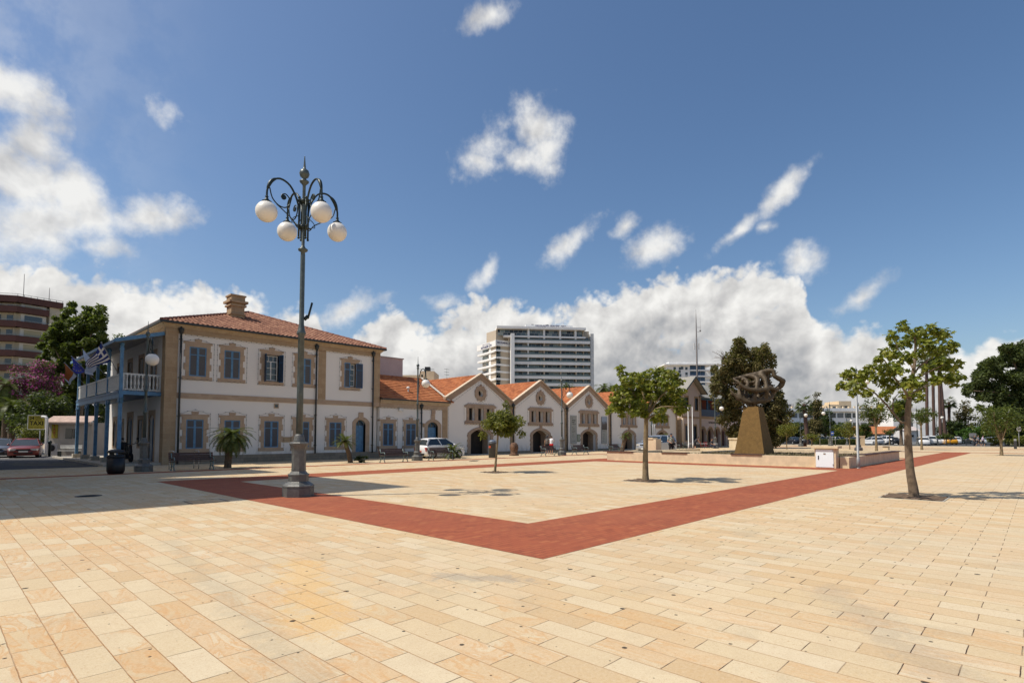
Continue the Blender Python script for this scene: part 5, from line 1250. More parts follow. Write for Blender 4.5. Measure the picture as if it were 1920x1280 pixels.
rib([(340, 235, .3), (385, 265, .1), (395, 310, -.1), (370, 350, -.3), (355, 380, -.4)], [.09, .11, .11, .09, .07])
rib([(440, 215, .3), (505, 240, .05), (505, 290, -.2), (480, 350, -.42), (480, 400, -.45), (468, 460, -.35), (455, 530, -.2)], [.11, .15, .14, .10, .09, .10, .14])
rib([(520, 195, .3), (585, 225, .05), (600, 280, -.2), (598, 350, -.38), (600, 400, -.4), (610, 450, -.25), (590, 505, -.1)], [.11, .15, .13, .10, .10, .13, .14])
rib([(590, 180, .2), (610, 230, .1), (605, 300, -.1)], [.13, .11, .08])
rib([(300, 480, 0), (320, 440, .2), (330, 410, .35), (335, 370, .5)], [.14, .12, .09, .06])
rib([(390, 515, .2), (380, 460, .3), (360, 400, .5)], [.13, .12, .08])
rib([(530, 520, .3), (560, 460, .4), (520, 400, .55)], [.15, .13, .08])
rib([(690, 460, .2), (715, 410, .1), (680, 380, -.1), (640, 345, -.3)], [.16, .12, .08, .05])
rib([(620, 265, .5), (690, 235, .4), (760, 190, .3), (808, 155, .25)], [.08, .07, .05, .012])
rib([(625, 305, .3), (680, 280, .3), (720, 258, .2)], [.05, .05, .02])
rib([(265, 285, -.2), (255, 265, .1), (258, 250, .3)], [.06, .06, .05])
rib([(640, 165, .1), (640, 200, .3), (650, 250, .4)], [.12, .08, .05])
rib([(290, 300, .7), (400, 300, .8), (520, 290, .8), (640, 290, .7), (740, 330, .5)], [.06, .10, .11, .10, .07])
rib([(250, 430, .5), (360, 450, .7), (480, 460, .75), (600, 440, .7), (700, 410, .5)], [.06, .10, .12, .10, .07])
rib([(420, 240, .6), (450, 330, .8), (440, 430, .75), (450, 510, .3)], [.08, .10, .10, .12])
rib([(560, 215, .5), (545, 310, .75), (560, 420, .7), (545, 510, .3)], [.08, .10, .10, .12])
rib([(330, 270, -.2), (350, 340, .3), (330, 420, .4), (350, 500, .1)], [.07, .09, .09, .10])
rib([(660, 200, .3), (675, 270, .3), (690, 330, .2), (720, 385, .1)], [.10, .09, .09, .10])
for p_, r_ in zip(JOINTS, ENDR):
    CAST.sphere(p_, r_ * 1.25, 10, 8)
co = CAST.build('casting', M['bronze'], sc, recalc=False); md = co.modifiers.new('r', 'REMESH'); md.mode = 'VOXEL'; md.voxel_size = .055; sm_ = co.modifiers.new('s', 'SMOOTH'); sm_.iterations = 3; sm_.factor = .6
me = bpy.data.meshes.new_from_object(co.evaluated_get(bpy.context.evaluated_depsgraph_get())); co.modifiers.clear(); co.data = me; me.name = 'casting'
from mathutils import noise as mn
for v_ in me.vertices: v_.co += v_.normal * (.035 * mn.noise(v_.co * 3.2) + .012 * mn.noise(v_.co * 11))
me.polygons.foreach_set('use_smooth', [True] * len(me.polygons))
m = MB(); m.tube([Vector((0, 0, hh)), Vector((0, 0, hh + .42))], .045, 8); m.build('stem', M['bronze'], sc)
# ---------------------------------------------------------------- vehicles (front towards +X, wheels on z = 0)
def car(name, label, prof, cab, L_, W, wheel_x, wr, paint, loc, rz, group=None, plate=(.7, .7, .66), tail=(.35, .02, .02), glass=None, under=.16, detail=True, cat='car'):
    """prof: side outline of the lower body (x,z) from rear sill over the top to the front sill; cab: roof outline (rear base, roof rear, roof front, front base)"""
    t = thing(name, label, cat, loc, rz, group); hw = W / 2
    # wheel arches cut in the sill line
    sill = []
    for wx in sorted(wheel_x, reverse=True):
        for a in np.linspace(0, 180, 9): sill.append((wx + (wr + .05) * math.cos(R(a)), wr + (wr + .05) * math.sin(R(a)) if a not in (0, 180) else under))
    outline = list(prof) + sill                     # prof goes rear->front over the top, sill back along the bottom
    m = MB(); S_ = [(-1., .045, .10), (-.97, .02, .05), (-.80, 0, .02), (-.4, 0, 0), (0, 0, 0), (.4, 0, 0), (.80, 0, .02), (.97, .02, .05), (1., .045, .10)]
    zc = sum(p[1] for p in prof) / len(prof); rings = []
    for s_, inset, xr in S_:
        r = []
        for x, z in outline:
            xx = x * (1 - .075 * abs(s_) ** 4) if abs(x) > L_ * .36 else x
            if z > zc: zz = z - inset * 1.0 - (.03 * s_ * s_ if z > .6 else 0)
            else: zz = z
            r.append((xx, s_ * hw, zz))
        rings.append(r)
    n = len(outline); vs = [p for r in rings for p in r]
    fs = [(i * n + k, i * n + (k + 1) % n, (i + 1) * n + (k + 1) % n, (i + 1) * n + k) for i in range(len(rings) - 1) for k in range(n)]
    m.add(vs, fs, 0, True); tri = tessellate_polygon([[Vector((a, b, 0)) for a, b in outline]])
    m.add([(x, -hw, z) for x, _, z in rings[0]], tri); m.add([(x, hw, z) for x, _, z in rings[-1]], [q[::-1] for q in tri])
    body = m.build('body', paint, t)
    # cabin: glass shell, painted roof and pillars
    (xr0, zr0), (xr1, zr1), (xf1, zf1), (xf0, zf0) = cab; w0, w1 = hw * .93, hw * .72
    def shell(e, zt_=0.0):
        v = []
        for x, z, w in ((xr0, zr0, w0), (xr1, zr1, w1), (xf1, zf1, w1), (xf0, zf0, w0)):
            v += [(x, -w - e, z + zt_), (x, w + e, z + zt_)]
        return v
    g = MB(); g.add(shell(0), [(0, 1, 3, 2), (2, 3, 5, 4), (4, 5, 7, 6), (0, 2, 4, 6), (1, 7, 5, 3)]); g.build('window', glass or M['glass'], t)
    rf = MB(); mr, mf = xr1, xf1
    rows = [(xr1 - .10, zr1 - .075, w1 + .015), (xr1, zr1 + .015, w1), (xr1 * .6 + xf1 * .4, max(zr1, zf1) + .05, w1), (xr1 * .3 + xf1 * .7, max(zr1, zf1) + .045, w1), (xf1, zf1 + .015, w1), (xf1 + .10, zf1 - .05, w1 + .012)]
    v = []
    for x, z, w in rows:
        for s_, d in ((-1, -.06), (-.82, -.01), (0, 0.012), (.82, -.01), (1, -.06)): v.append((x, s_ * (w + .02), z + d))
    rf.add(v, [(i * 5 + k, i * 5 + k + 1, i * 5 + k + 6, i * 5 + k + 5) for i in range(len(rows) - 1) for k in range(4)], 0, True)
    for s_ in (-1, 1):
        A = lambda x, z, w: Vector((x, s_ * (w + .012), z))
        for (p, q, wd) in ((A(xr0 + .03, zr0, w0), A(xr1, zr1, w1), .11 if detail else .09), (A(xf0 - .03, zf0, w0), A(xf1, zf1, w1), .06), (A((xr0 + xf0) / 2 - .05, (zr0 + zf0) / 2, w0), A((xr1 + xf1) / 2 - .02, (zr1 + zf1) / 2 + .02, w1), .06)):
            rf.beam(p, q, wd, .035, (0, s_, 0))
    rf.build('roof', paint, t)
    xmax = max(x for x, z in prof); xmin = min(x for x, z in prof)
    zt_ = max(z for x, z in prof)
    for wx in wheel_x:
        for s_ in (-1, 1):
            w = MB(); y = s_ * (hw - .12)
            w.tube([(wx, y - .10, wr), (wx, y - .085, wr), (wx, y + .085, wr), (wx, y + .10, wr)], [wr - .03, wr, wr, wr - .03], 20, caps=True)
            wo = w.build('wheel', M['rubber'], t)
            r = MB(); ys = y + s_ * .101
            r.tube([(wx, ys, wr), (wx, ys + s_ * .012, wr)], [wr * .66, wr * .60], 16)
            r.build('rim', mat('wheel_rim', (.42, .43, .44), .35, .6), t).parent = wo
            k = MB(); k.tube([(wx, s_ * (hw - .24), wr), (wx, s_ * (hw - .23), wr)], wr + .055, 14); k.build('arch_liner', M['black'], t)
    if not detail: return t
    hz = prof_z = np.interp(xmax - .25, [p[0] for p in prof], [p[1] for p in prof])
    for s_ in (-1, 1):
        h = MB(); h.obox((xmax - .16, s_ * (hw - .26), hz - .13), (.10, s_ * -.06, 0), (.03, s_ * .17, 0), (0, 0, .075)); h.build('headlight', mat('headlight_glass', (.55, .55, .52), .12, .0, spec=.9), t)
        h = MB(); zz = prof[1][1] * .5 + zt_ * .36; h.obox((xmin + .13, s_ * (hw - .14), zz + .12), (.07, 0, 0), (0, .10, 0), (0, 0, .13)); h.build('tail_light', mat('tail_light_red', tail, .25), t)
        h = MB(); h.sphere((xf0 - .32, s_ * (hw + .08), zf0 + .06), .09, 10, 6, sz=(.8, 1, .7)); h.build('mirror', paint, t)
    b = MB(); b.box(xmax - .07, xmax - .02, -hw + .35, hw - .35, .30, .44); b.box(xmax - .09, xmax - .035, -.38, .38, hz - .20, hz - .09); b.build('grille', M['black'], t)
    b = MB(); b.box(xmax - .0, xmax + .015, -.26, .26, .42, .53); b.build('number_plate', mat('front_plate', (.7, .7, .66), .5), t)
    b = MB(); b.box(xmin - .015, xmin + .0, -.26, .26, .44, .56); b.build('number_plate', mat('rear_plate_' + name, plate, .5), t)
    b = MB(); b.box(xmin + .01, xmin + .05, -hw + .25, hw - .25, .22, .36); b.build('bumper', M['black'], t)
    return t
def paint(n, c, metal=.0): return mat(n, c, .3, metal, coat=.6)
HATCH = dict(prof=[(-1.72, .18), (-1.78, .35), (-1.80, .60), (-1.76, .92), (-1.60, .98), (-.2, .96), (.80, .93), (1.05, .90), (1.55, .78), (1.74, .66), (1.80, .45), (1.76, .18)], cab=[(-1.70, .96), (-1.38, 1.40), (.10, 1.42), (.98, .92)], L_=3.6, W=1.6, wheel_x=(-1.14, 1.22), wr=.29)
SUV = dict(prof=[(-2.05, .30), (-2.12, .45), (-2.14, .75), (-2.08, 1.05), (-1.9, 1.10), (0, 1.09), (.85, 1.08), (1.15, 1.06), (1.85, .98), (2.06, .84), (2.14, .55), (2.08, .30)], cab=[(-2.02, 1.09), (-1.78, 1.60), (.25, 1.62), (1.10, 1.06)], L_=4.3, W=1.8, wheel_x=(-1.38, 1.32), wr=.36, under=.30)
SEDAN = dict(prof=[(-2.15, .20), (-2.22, .45), (-2.20, .78), (-2.10, .93), (-1.45, .97), (0, .93), (.75, .92), (1.00, .90), (1.85, .78), (2.10, .68), (2.20, .45), (2.14, .20)], cab=[(-1.55, .95), (-.95, 1.36), (.15, 1.38), (1.00, .90)], L_=4.4, W=1.74, wheel_x=(-1.35, 1.38), wr=.31)
VAN = dict(prof=[(-2.15, .25), (-2.2, .6), (-2.18, 1.05), (-2.1, 1.15), (0, 1.15), (1.2, 1.10), (1.5, 1.04), (2.0, .9), (2.18, .6), (2.12, .25)], cab=[(-2.16, 1.13), (-2.05, 1.80), (.7, 1.82), (1.45, 1.06)], L_=4.4, W=1.8, wheel_x=(-1.35, 1.4), wr=.33)
PW_ = paint('car_white', (.78, .78, .77)); PS = paint('car_silver', (.42, .45, .48), .5); PR = paint('car_dark_red', (.20, .028, .018), .2); PG = paint('car_grey', (.10, .11, .13), .3); PD = paint('car_black', (.015, .016, .02)); PY_ = paint('car_yellow', (.62, .30, .02)); PB = paint('car_blue', (.03, .20, .42))
# nearby cars
x0_, x1_ = onY(793, 850, 32.2).x, onY(862, 850, 31.4).x; c_ = ((x0_ + x1_) / 2, 32.0, 0)
car('hatchback', 'white hatchback with a red number plate parked by the low wing, rear towards the square', paint=PW_, loc=c_, rz=R(-3), plate=(.55, .10, .03), **HATCH)
p = at(1231, 830, 50.0); sv = car('off_road_car', 'silver off-road car with dark roof and rear windows, behind the planter', paint=PS, loc=(p.x, p.y, 0), rz=R(178), **SUV)
p = at(50, 853, 41.5); car('saloon_car', 'dark red saloon car facing the square at the taxi rank, next to the white post', paint=PR, loc=(p.x, p.y + .6, 0), rz=R(-90 - 9), **SEDAN)
p = at(-2, 853, 41.5); car('saloon_car', 'dark grey car cut by the left edge of the picture', paint=PG, loc=(p.x, p.y + 1.0, 0), rz=R(-98), **SEDAN)
# car park: prototypes without trim, copied
def far(name, kw, paint_): return Proto(car(name, '', paint=paint_, loc=(0, 0, -50), rz=0, group='cars in the far car park', detail=False, **kw))
fw, fd, fs_, fy, fv, fb = far('parked_car', HATCH, PW_), far('parked_car', SEDAN, PD), far('parked_car', SEDAN, PS), far('parked_car', SEDAN, PY_), far('parked_car', SUV, PW_), far('parked_car', VAN, PB)
CP = [(1378, 108, fd, 'dark car, first right of the pedestal', 100), (1390, 112, fs_, 'silver car, second right of the pedestal', 100), (1402, 110, fd, 'black car, third right of the pedestal', 95), (1487, 104, fd, 'dark car left of the single lamp near the palm', 90), (1516, 118, fs_, 'silver car seen under the palm and cypress', 10), (1537, 116, fd, 'black car showing over the left part of the hedge', 5), (1556, 117, fs_, 'silver car over the middle of the hedge', 5), (1575, 115, fw, 'white car over the right part of the hedge', 5),
      (1600, 112, fd, 'dark car at the right end of the hedge', 60), (1636, 104, fw, 'white hatchback left of the bushy tree trunk', 100), (1655, 106, fv, 'white high car behind the bushy tree trunk', 95), (1668, 105, fd, 'dark car between the two street-tree trunks', 98), (1679, 112, fb, 'blue van in front of the orange-roofed house', 100), (1733, 94, fw, 'white hatchback nearest right of the kiosk', 50), (1744, 98, fv, 'white high car, second right of the kiosk', 55), (1752, 103, fw, 'white hatchback among the palm trunks', 60), (1761, 106, fw, 'white hatchback, fourth right of the kiosk', 65),
      (1769, 110, fv, 'white high car before the yellow one', 65), (1780, 104, fy, 'yellow car, the only one in the car park', 62), (1790, 112, fw, 'white hatchback right after the yellow car', 60), (1797, 118, fs_, 'silver car, second after the yellow one', 60), (1805, 116, fd, 'dark car at the right end of the row', 20), (1862, 100, fs_, 'silver car half hidden by bushes behind three walkers', 30)]
for px, D, pr, lb, rz in CP:
    p = at(px, 825, D); pr.put((p.x, p.y, 0), R(rz - 45), 'parked ' + lb, 'cars in the far car park')
# motor scooter under the veranda
t = thing('motor_scooter', 'dark motor scooter standing behind the first veranda post', 'scooter', (7.65, 36.9, .12), R(60))
m = MB()
for x in (-.6, .62): m.tube([(x, -.05, .25), (x, .05, .25)], .25, 14)
m.build('wheel', M['rubber'], t)
m = MB(); m.tube([(-.75, 0, .55), (-.3, 0, .50), (-.05, 0, .32), (.25, 0, .30), (.45, 0, .6), (.50, 0, .95)], [.10, .17, .14, .12, .13, .07], 8); m.tube([(-.8, 0, .74), (-.1, 0, .78)], [.10, .13], 8); m.tube([(.50, -.33, 1.08), (.50, 0, .98), (.50, .33, 1.08)], .02, 5); m.tube([(.50, 0, .98), (.62, 0, .3)], .03, 5)
m.build('body', M['black'], t); m = MB()
for s_ in (-1, 1): m.tube([(.48, s_ * .22, 1.05), (.42, s_ * .34, 1.28)], .012, 5); m.sphere((.42, s_ * .36, 1.32), .07, 8, 6)
m.build('mirror', M['black'], t); m = MB(); m.box(-1.0, -.65, -.2, .2, .82, 1.15); m.build('top_box', M['black'], t)
# ---------------------------------------------------------------- people: one remeshed body each, clothes and hair as parts
def fuse(name, caps, m, parent, vox, extra=None):
    """tapered capsules fused into one continuous surface"""
    mb = MB()
    for a, b, ra, rb in caps:
        a, b = Vector(a), Vector(b); mb.tube([a, b], [ra, rb], 12); mb.sphere(a, ra * .995, 12, 8); mb.sphere(b, rb * .995, 12, 8)
    for c, r, sz in (extra or []): mb.sphere(c, r, 16, 12, sz=sz)
    o = mb.build(name, m, parent, recalc=False)
    md = o.modifiers.new('r', 'REMESH'); md.mode = 'VOXEL'; md.voxel_size = vox
    s_ = o.modifiers.new('s', 'SMOOTH'); s_.iterations = 2; s_.factor = .5
    dg = bpy.context.evaluated_depsgraph_get(); me = bpy.data.meshes.new_from_object(o.evaluated_get(dg))
    o.modifiers.clear(); old = o.data; o.data = me; me.name = name; bpy.data.meshes.remove(old)
    me.polygons.foreach_set('use_smooth', [True] * len(me.polygons)); return o
def person(label, loc, rz, h, pose, top, bottom, topm, botm, hat=None, group=None, vox=.014, skirt=False, bag=None, longhair=False):
    t = thing('person', label, 'person', loc, rz, group); k = h / 1.75
    V_ = lambda x, y, z: Vector((x, y, z)) * k
    J = dict(pel=V_(0, 0, .93), chest=V_(.01, 0, 1.26), neck=V_(.01, 0, 1.46), head=V_(.03, 0, 1.60),
             shL=V_(0, .175, 1.40), shR=V_(0, -.175, 1.40), hipL=V_(0, .09, .90), hipR=V_(0, -.09, .90))
    J.update(elL=V_(.0, .24, 1.12), wrL=V_(.06, .25, .88), elR=V_(0, -.24, 1.12), wrR=V_(.06, -.25, .88), knL=V_(.03, .11, .49), anL=V_(-.01, .12, .08), knR=V_(.03, -.11, .49), anR=V_(-.01, -.12, .08))
    for a, b in pose.items(): J[a] = V_(*b)
    caps = [(J['pel'], J['chest'], .135 * k, .145 * k), (J['chest'], (J['shL'] + J['shR']) / 2, .14 * k, .10 * k), (J['shL'], J['shR'], .062 * k, .062 * k), (J['neck'] - V_(0, 0, .06), J['head'], .052 * k, .052 * k), (J['hipL'], J['hipR'], .11 * k, .11 * k)]
    for s_ in 'LR':
        caps += [(J['sh' + s_], J['el' + s_], .052 * k, .040 * k), (J['el' + s_], J['wr' + s_], .040 * k, .026 * k), (J['hip' + s_], J['kn' + s_], .092 * k, .058 * k), (J['kn' + s_], J['an' + s_], .058 * k, .036 * k)]
        an = J['an' + s_]; caps.append((an + V_(-.04, 0, -.035), an + V_(.15, 0, -.05), .04 * k, .030 * k))
        w = J['wr' + s_]; d = (w - J['el' + s_]).normalized(); side = d.cross(Vector((1, 0, 0)));
        if side.length < .2: side = d.cross(Vector((0, 0, 1)))
        side.normalize(); pm = w + d * .07 * k; caps.append((w, pm, .026 * k, .034 * k))
        cur = d.cross(side)
        for i, (o_, ln) in enumerate(((-.030, .062), (-.010, .075), (.010, .070), (.029, .055))):
            b0 = pm + side * o_ * k + d * .005; b1 = b0 + (d * .6 + cur * .15).normalized() * ln * .55 * k; b2 = b1 + (d * .6 + cur * .7).normalized() * ln * .5 * k
            caps += [(b0, b1, .0095 * k, .009 * k), (b1, b2, .009 * k, .007 * k)]
        th = w + d * .02 * k - side * .03 * k; caps.append((th, th - side * .035 * k + d * .04 * k, .011 * k, .008 * k))
    hd = J['head']; fw_ = (J.get('look', Vector((1, 0, 0)) * 1)) if isinstance(J.get('look'), Vector) else Vector((1, 0, 0)); fw_ = fw_.normalized()
    hc = hd + V_(0, 0, .055)
    ext = [(tuple(hc), .105 * k, (.92, .76, 1.16)), (tuple(hc + fw_ * .03 * k - V_(0, 0, .06)), .062 * k, (1, .9, 1)), (tuple(hc + fw_ * .098 * k - V_(0, 0, .012)), .016 * k, (1.1, .8, 1.5))]
    for s_ in (-1, 1): ext.append((tuple(hc + Vector((-fw_.y, fw_.x, 0)) * s_ * .082 * k - V_(0, 0, .01)), .024 * k, (.6, .4, 1.2)))
    body = fuse('body', caps, M['skin'], t, vox, ext)
    f = MB()
    for s_ in (-1, 1): f.sphere(hc + fw_ * .088 * k + Vector((-fw_.y, fw_.x, 0)) * s_ * .032 * k + V_(0, 0, .012), .010 * k, 8, 6)
    f.obox(hc + fw_ * .092 * k - V_(0, 0, .060), fw_ * .006, Vector((-fw_.y, fw_.x, 0)) * .022 * k, Vector((0, 0, .004)) * k); f.build('face', M['hair'], body)
    o = .016 * k
    cp = [(J['pel'] + V_(0, 0, .02), J['chest'], .140 * k + o, .152 * k + o), (J['chest'], (J['shL'] + J['shR']) / 2, .145 * k + o, .105 * k), (J['shL'], J['shR'], .070 * k, .070 * k)]
    for s_ in 'LR':
        e = J['sh' + s_].lerp(J['el' + s_], {'short': .62, 'none': .12, 'long': 1.}[top]); cp.append((J['sh' + s_], e, .066 * k, .058 * k))
        if top == 'long': cp.append((J['el' + s_], J['wr' + s_], .054 * k, .038 * k))
    fuse('shirt', cp, topm, body, vox)
    cp = [(J['pel'] + V_(0, 0, .06), J['pel'], .142 * k + o, .142 * k + o), (J['hipL'], J['hipR'], .12 * k + o, .12 * k + o)]
    for s_ in 'LR':
        fr_ = {'shorts': .88, 'mini': .45, 'trousers': 1.}[bottom]; e = J['hip' + s_].lerp(J['kn' + s_], fr_); cp.append((J['hip' + s_], e, .108 * k, (.088 if bottom != 'trousers' else .074) * k))
        if bottom == 'trousers': cp.append((J['kn' + s_], J['an' + s_] + V_(0, 0, .03), .072 * k, .056 * k))
    fuse('shorts' if bottom != 'trousers' else 'trousers', cp, botm, body, vox)
    hm = MB()
    if hat:
        hm.sphere(hc + V_(0, 0, .045), .112 * k, 14, 8, sz=(.95, .85, .85)); hm.obox(hc + fw_ * .14 * k + V_(0, 0, .045), fw_ * .06 * k, Vector((-fw_.y, fw_.x, 0)) * .07 * k, Vector((0, 0, .006))); hm.build('cap', hat, body)
    hm = MB(); hm.sphere(hc - fw_ * .018 * k + V_(0, 0, .022), .108 * k, 14, 10, sz=(.90, .84, 1.10))
    if longhair: hm.sphere(hc - fw_ * .07 * k - V_(0, 0, .07), .07 * k, 10, 8, sz=(.7, .9, 1.3))
    hm.build('hair', M['hair'], body)
    for s_ in 'LR':
        an = J['an' + s_]; q = MB(); q.tube([an + V_(-.065, 0, -.045), an + V_(.05, 0, -.045), an + V_(.18, 0, -.055)], [.042 * k, .048 * k, .036 * k], 8); q.build('shoe', mat('dark_shoe', (.04, .04, .045), .6), body)
    if bag:
        q = MB(); a = J['shR'] + V_(.02, .0, .075); b = J['pel'] + V_(.06, .20, .08); q.tube(smooth([tuple(a), tuple(J['chest'] + V_(.175, .02, .02)), tuple(b)]), .016, 6); q.tube(smooth([tuple(a), tuple(J['chest'] + V_(-.165, .02, .02)), tuple(b)]), .016, 6)
        q.obox(b + V_(0, .07, -.10), V_(.11, 0, 0), V_(0, .045, 0), V_(0, 0, .09)); q.build('shoulder_bag', M['black'], body)
    return t
C = lambda n, c: mat(n, c, .85, noise=.08, nscale=12)
tow = lambda x, y: math.atan2(-y, -x)              # facing the viewpoint
p = at(1258, 830, 46.0)
person('man in dark cap, grey-green shirt and black shorts with a cross-body bag', (p.x, p.y, 0), tow(p.x, p.y) + .45, 1.80,
       dict(elR=(-.02, -.27, 1.14), wrR=(.20, -.14, 1.03), elL=(-.04, .27, 1.13), wrL=(.08, .30, .90), head=(.06, 0, 1.58), knL=(.05, .13, .49), anL=(.02, .17, .08), anR=(-.06, -.14, .08)), 'short', 'shorts', C('sage_shirt', (.30, .31, .25)), C('black_shorts', (.012, .012, .014)), hat=C('navy_cap', (.03, .035, .05)), bag=True)
p = onY(1034, 850, 31.2)
person('woman in white top, red shorts and pale cap by the second gable door', (p.x, p.y, 0), tow(p.x, p.y) + 2.4, 1.62,
       dict(elR=(.10, -.25, 1.18), wrR=(.24, -.12, 1.36), elL=(.10, .25, 1.18), wrL=(.24, .10, 1.38)), 'short', 'mini', C('white_top', (.75, .75, .77)), C('red_shorts', (.50, .012, .015)), hat=C('pale_cap', (.6, .57, .5)))
p = onY(1026, 850, 31.8)
person('person in taupe vest and black shorts, just left of the woman in red shorts', (p.x, p.y, 0), tow(p.x, p.y) + 2.9, 1.60, dict(elR=(.08, -.24, 1.16), wrR=(.22, -.16, 1.20)), 'none', 'shorts', C('taupe_top', (.13, .115, .10)), C('black_shorts', (.012, .012, .014)), longhair=True)
wk = 'walkers at the far right'
for px, D, lb, tm, bm_, bt, ph in ((1827, 84, 'walker in dark clothes carrying a bag, leftmost of three at the far right', (.03, .035, .045), (.02, .02, .025), 'trousers', 0), (1834, 83, 'walker in a light top and dark shorts, middle of three at the far right', (.20, .23, .27), (.02, .02, .03), 'shorts', 1), (1843, 82, 'walker in a lilac-white top, rightmost of three at the far right', (.62, .52, .66), (.03, .03, .04), 'shorts', 2)):
    p = at(px, 830, D); s_ = .16 * (1 if ph % 2 else -1)
    person(lb, (p.x, p.y, 0), tow(p.x, p.y) + .8 + ph * .3, 1.68, dict(knL=(.10 + s_, .10, .49), anL=(.02 + s_ * 1.4, .1, .09), knR=(.08 - s_, -.1, .5), anR=(-.04 - s_ * 1.4, -.1, .1), elL=(-.08, .24, 1.13), wrL=(.02, .26, .9), elR=(.06, -.24, 1.12), wrR=(.18, -.22, .95)), 'short', bt, C('walk_top_%d' % ph, tm), C('walk_leg_%d' % ph, bm_), group=wk, vox=.022, bag=(ph == 0))
# café table before the arcade, a seated and a bending figure
tp = at(1319, 830, 62.5)
t = thing('cafe_table', 'long pale table in front of the arches', 'table', (tp.x, tp.y, 0), R(-46)); m = MB(); m.box(-1.5, 1.5, -.4, .4, .72, .76); m.build('tabletop', M['white'], t)
for a, b in ((-1.4, -.32), (1.4, -.32), (-1.4, .32), (1.4, .32), (0, -.32), (0, .32)): m = MB(); m.tube([(a, b, 0), (a, b, .719)], .025, 6); m.build('leg', M['alu'], t)
def chair(lb, px, D, rz, c):
    p = at(px, 830, D); t = thing('cafe_chair', lb, 'chair', (p.x, p.y, 0), R(rz), 'chairs at the arcade table')
    m = MB(); m.box(-.22, .22, -.22, .22, .44, .47); m.build('seat', c, t); m = MB(); m.box(-.22, .22, .19, .22, .55, .9); m.build('backrest', c, t)
    for a in (-.2, .2):
        for b in (-.2, .2): m = MB(); m.tube([(a, b, 0), (a, b, .44 if b < 0 else .88)], .015, 5); m.build('leg', M['iron_dk'], t)
chair('red chair behind the pale arcade table, left one', 1317, 63.6, 20, C('red_plastic', (.40, .03, .02))); chair('red chair behind the pale arcade table, right one', 1325, 63.4, -30, C('red_plastic', (.40, .03, .02))); chair('black chair at the right end of the arcade table', 1332, 61.5, 90, M['black'])
p = at(1303, 830, 62)
person('bending figure in dark shorts at the left end of the arcade table', (p.x, p.y, 0), tow(p.x, p.y) + 1.8, 1.7, dict(chest=(.22, 0, 1.18), neck=(.34, 0, 1.30), head=(.42, 0, 1.38), shL=(.28, .17, 1.26), shR=(.28, -.17, 1.26), elL=(.42, .20, 1.05), wrL=(.55, .16, .85), elR=(.42, -.2, 1.05), wrR=(.55, -.16, .85)), 'none', 'shorts', C('dark_vest', (.04, .035, .04)), C('black_shorts', (.012, .012, .014)), vox=.02)
p = at(1334, 830, 61.3)
person('person in dark clothes seated on the black chair by the arcade lamp post', (p.x, p.y, 0), tow(p.x, p.y) + 1.2, 1.7, dict(pel=(-.05, 0, .52), chest=(-.02, 0, .86), neck=(.0, 0, 1.06), head=(.03, 0, 1.20), shL=(0, .17, 1.0), shR=(0, -.17, 1.0), hipL=(-.04, .09, .52), hipR=(-.04, -.09, .52), knL=(.38, .12, .52), anL=(.38, .12, .08), knR=(.38, -.12, .52), anR=(.36, -.12, .08), elL=(.08, .23, .75), wrL=(.3, .16, .68), elR=(.08, -.23, .75), wrR=(.3, -.16, .68)), 'short', 'trousers', C('dark_vest', (.04, .035, .04)), C('navy_trousers', (.02, .025, .05)), vox=.02)
p = at(1369, 830, 60); t = thing('traffic_cone', 'orange-red cone in front of the arches', 'cone', (p.x, p.y, 0)); m = MB(); m.lathe([(.17, .03), (.15, .06), (.04, .70), (0, .71)], 12); m.build('cone', mat('cone_red', (.62, .03, .01), .5), t); m = MB(); m.box(-.2, .2, -.2, .2, 0, .029); m.build('base', M['black'], t)
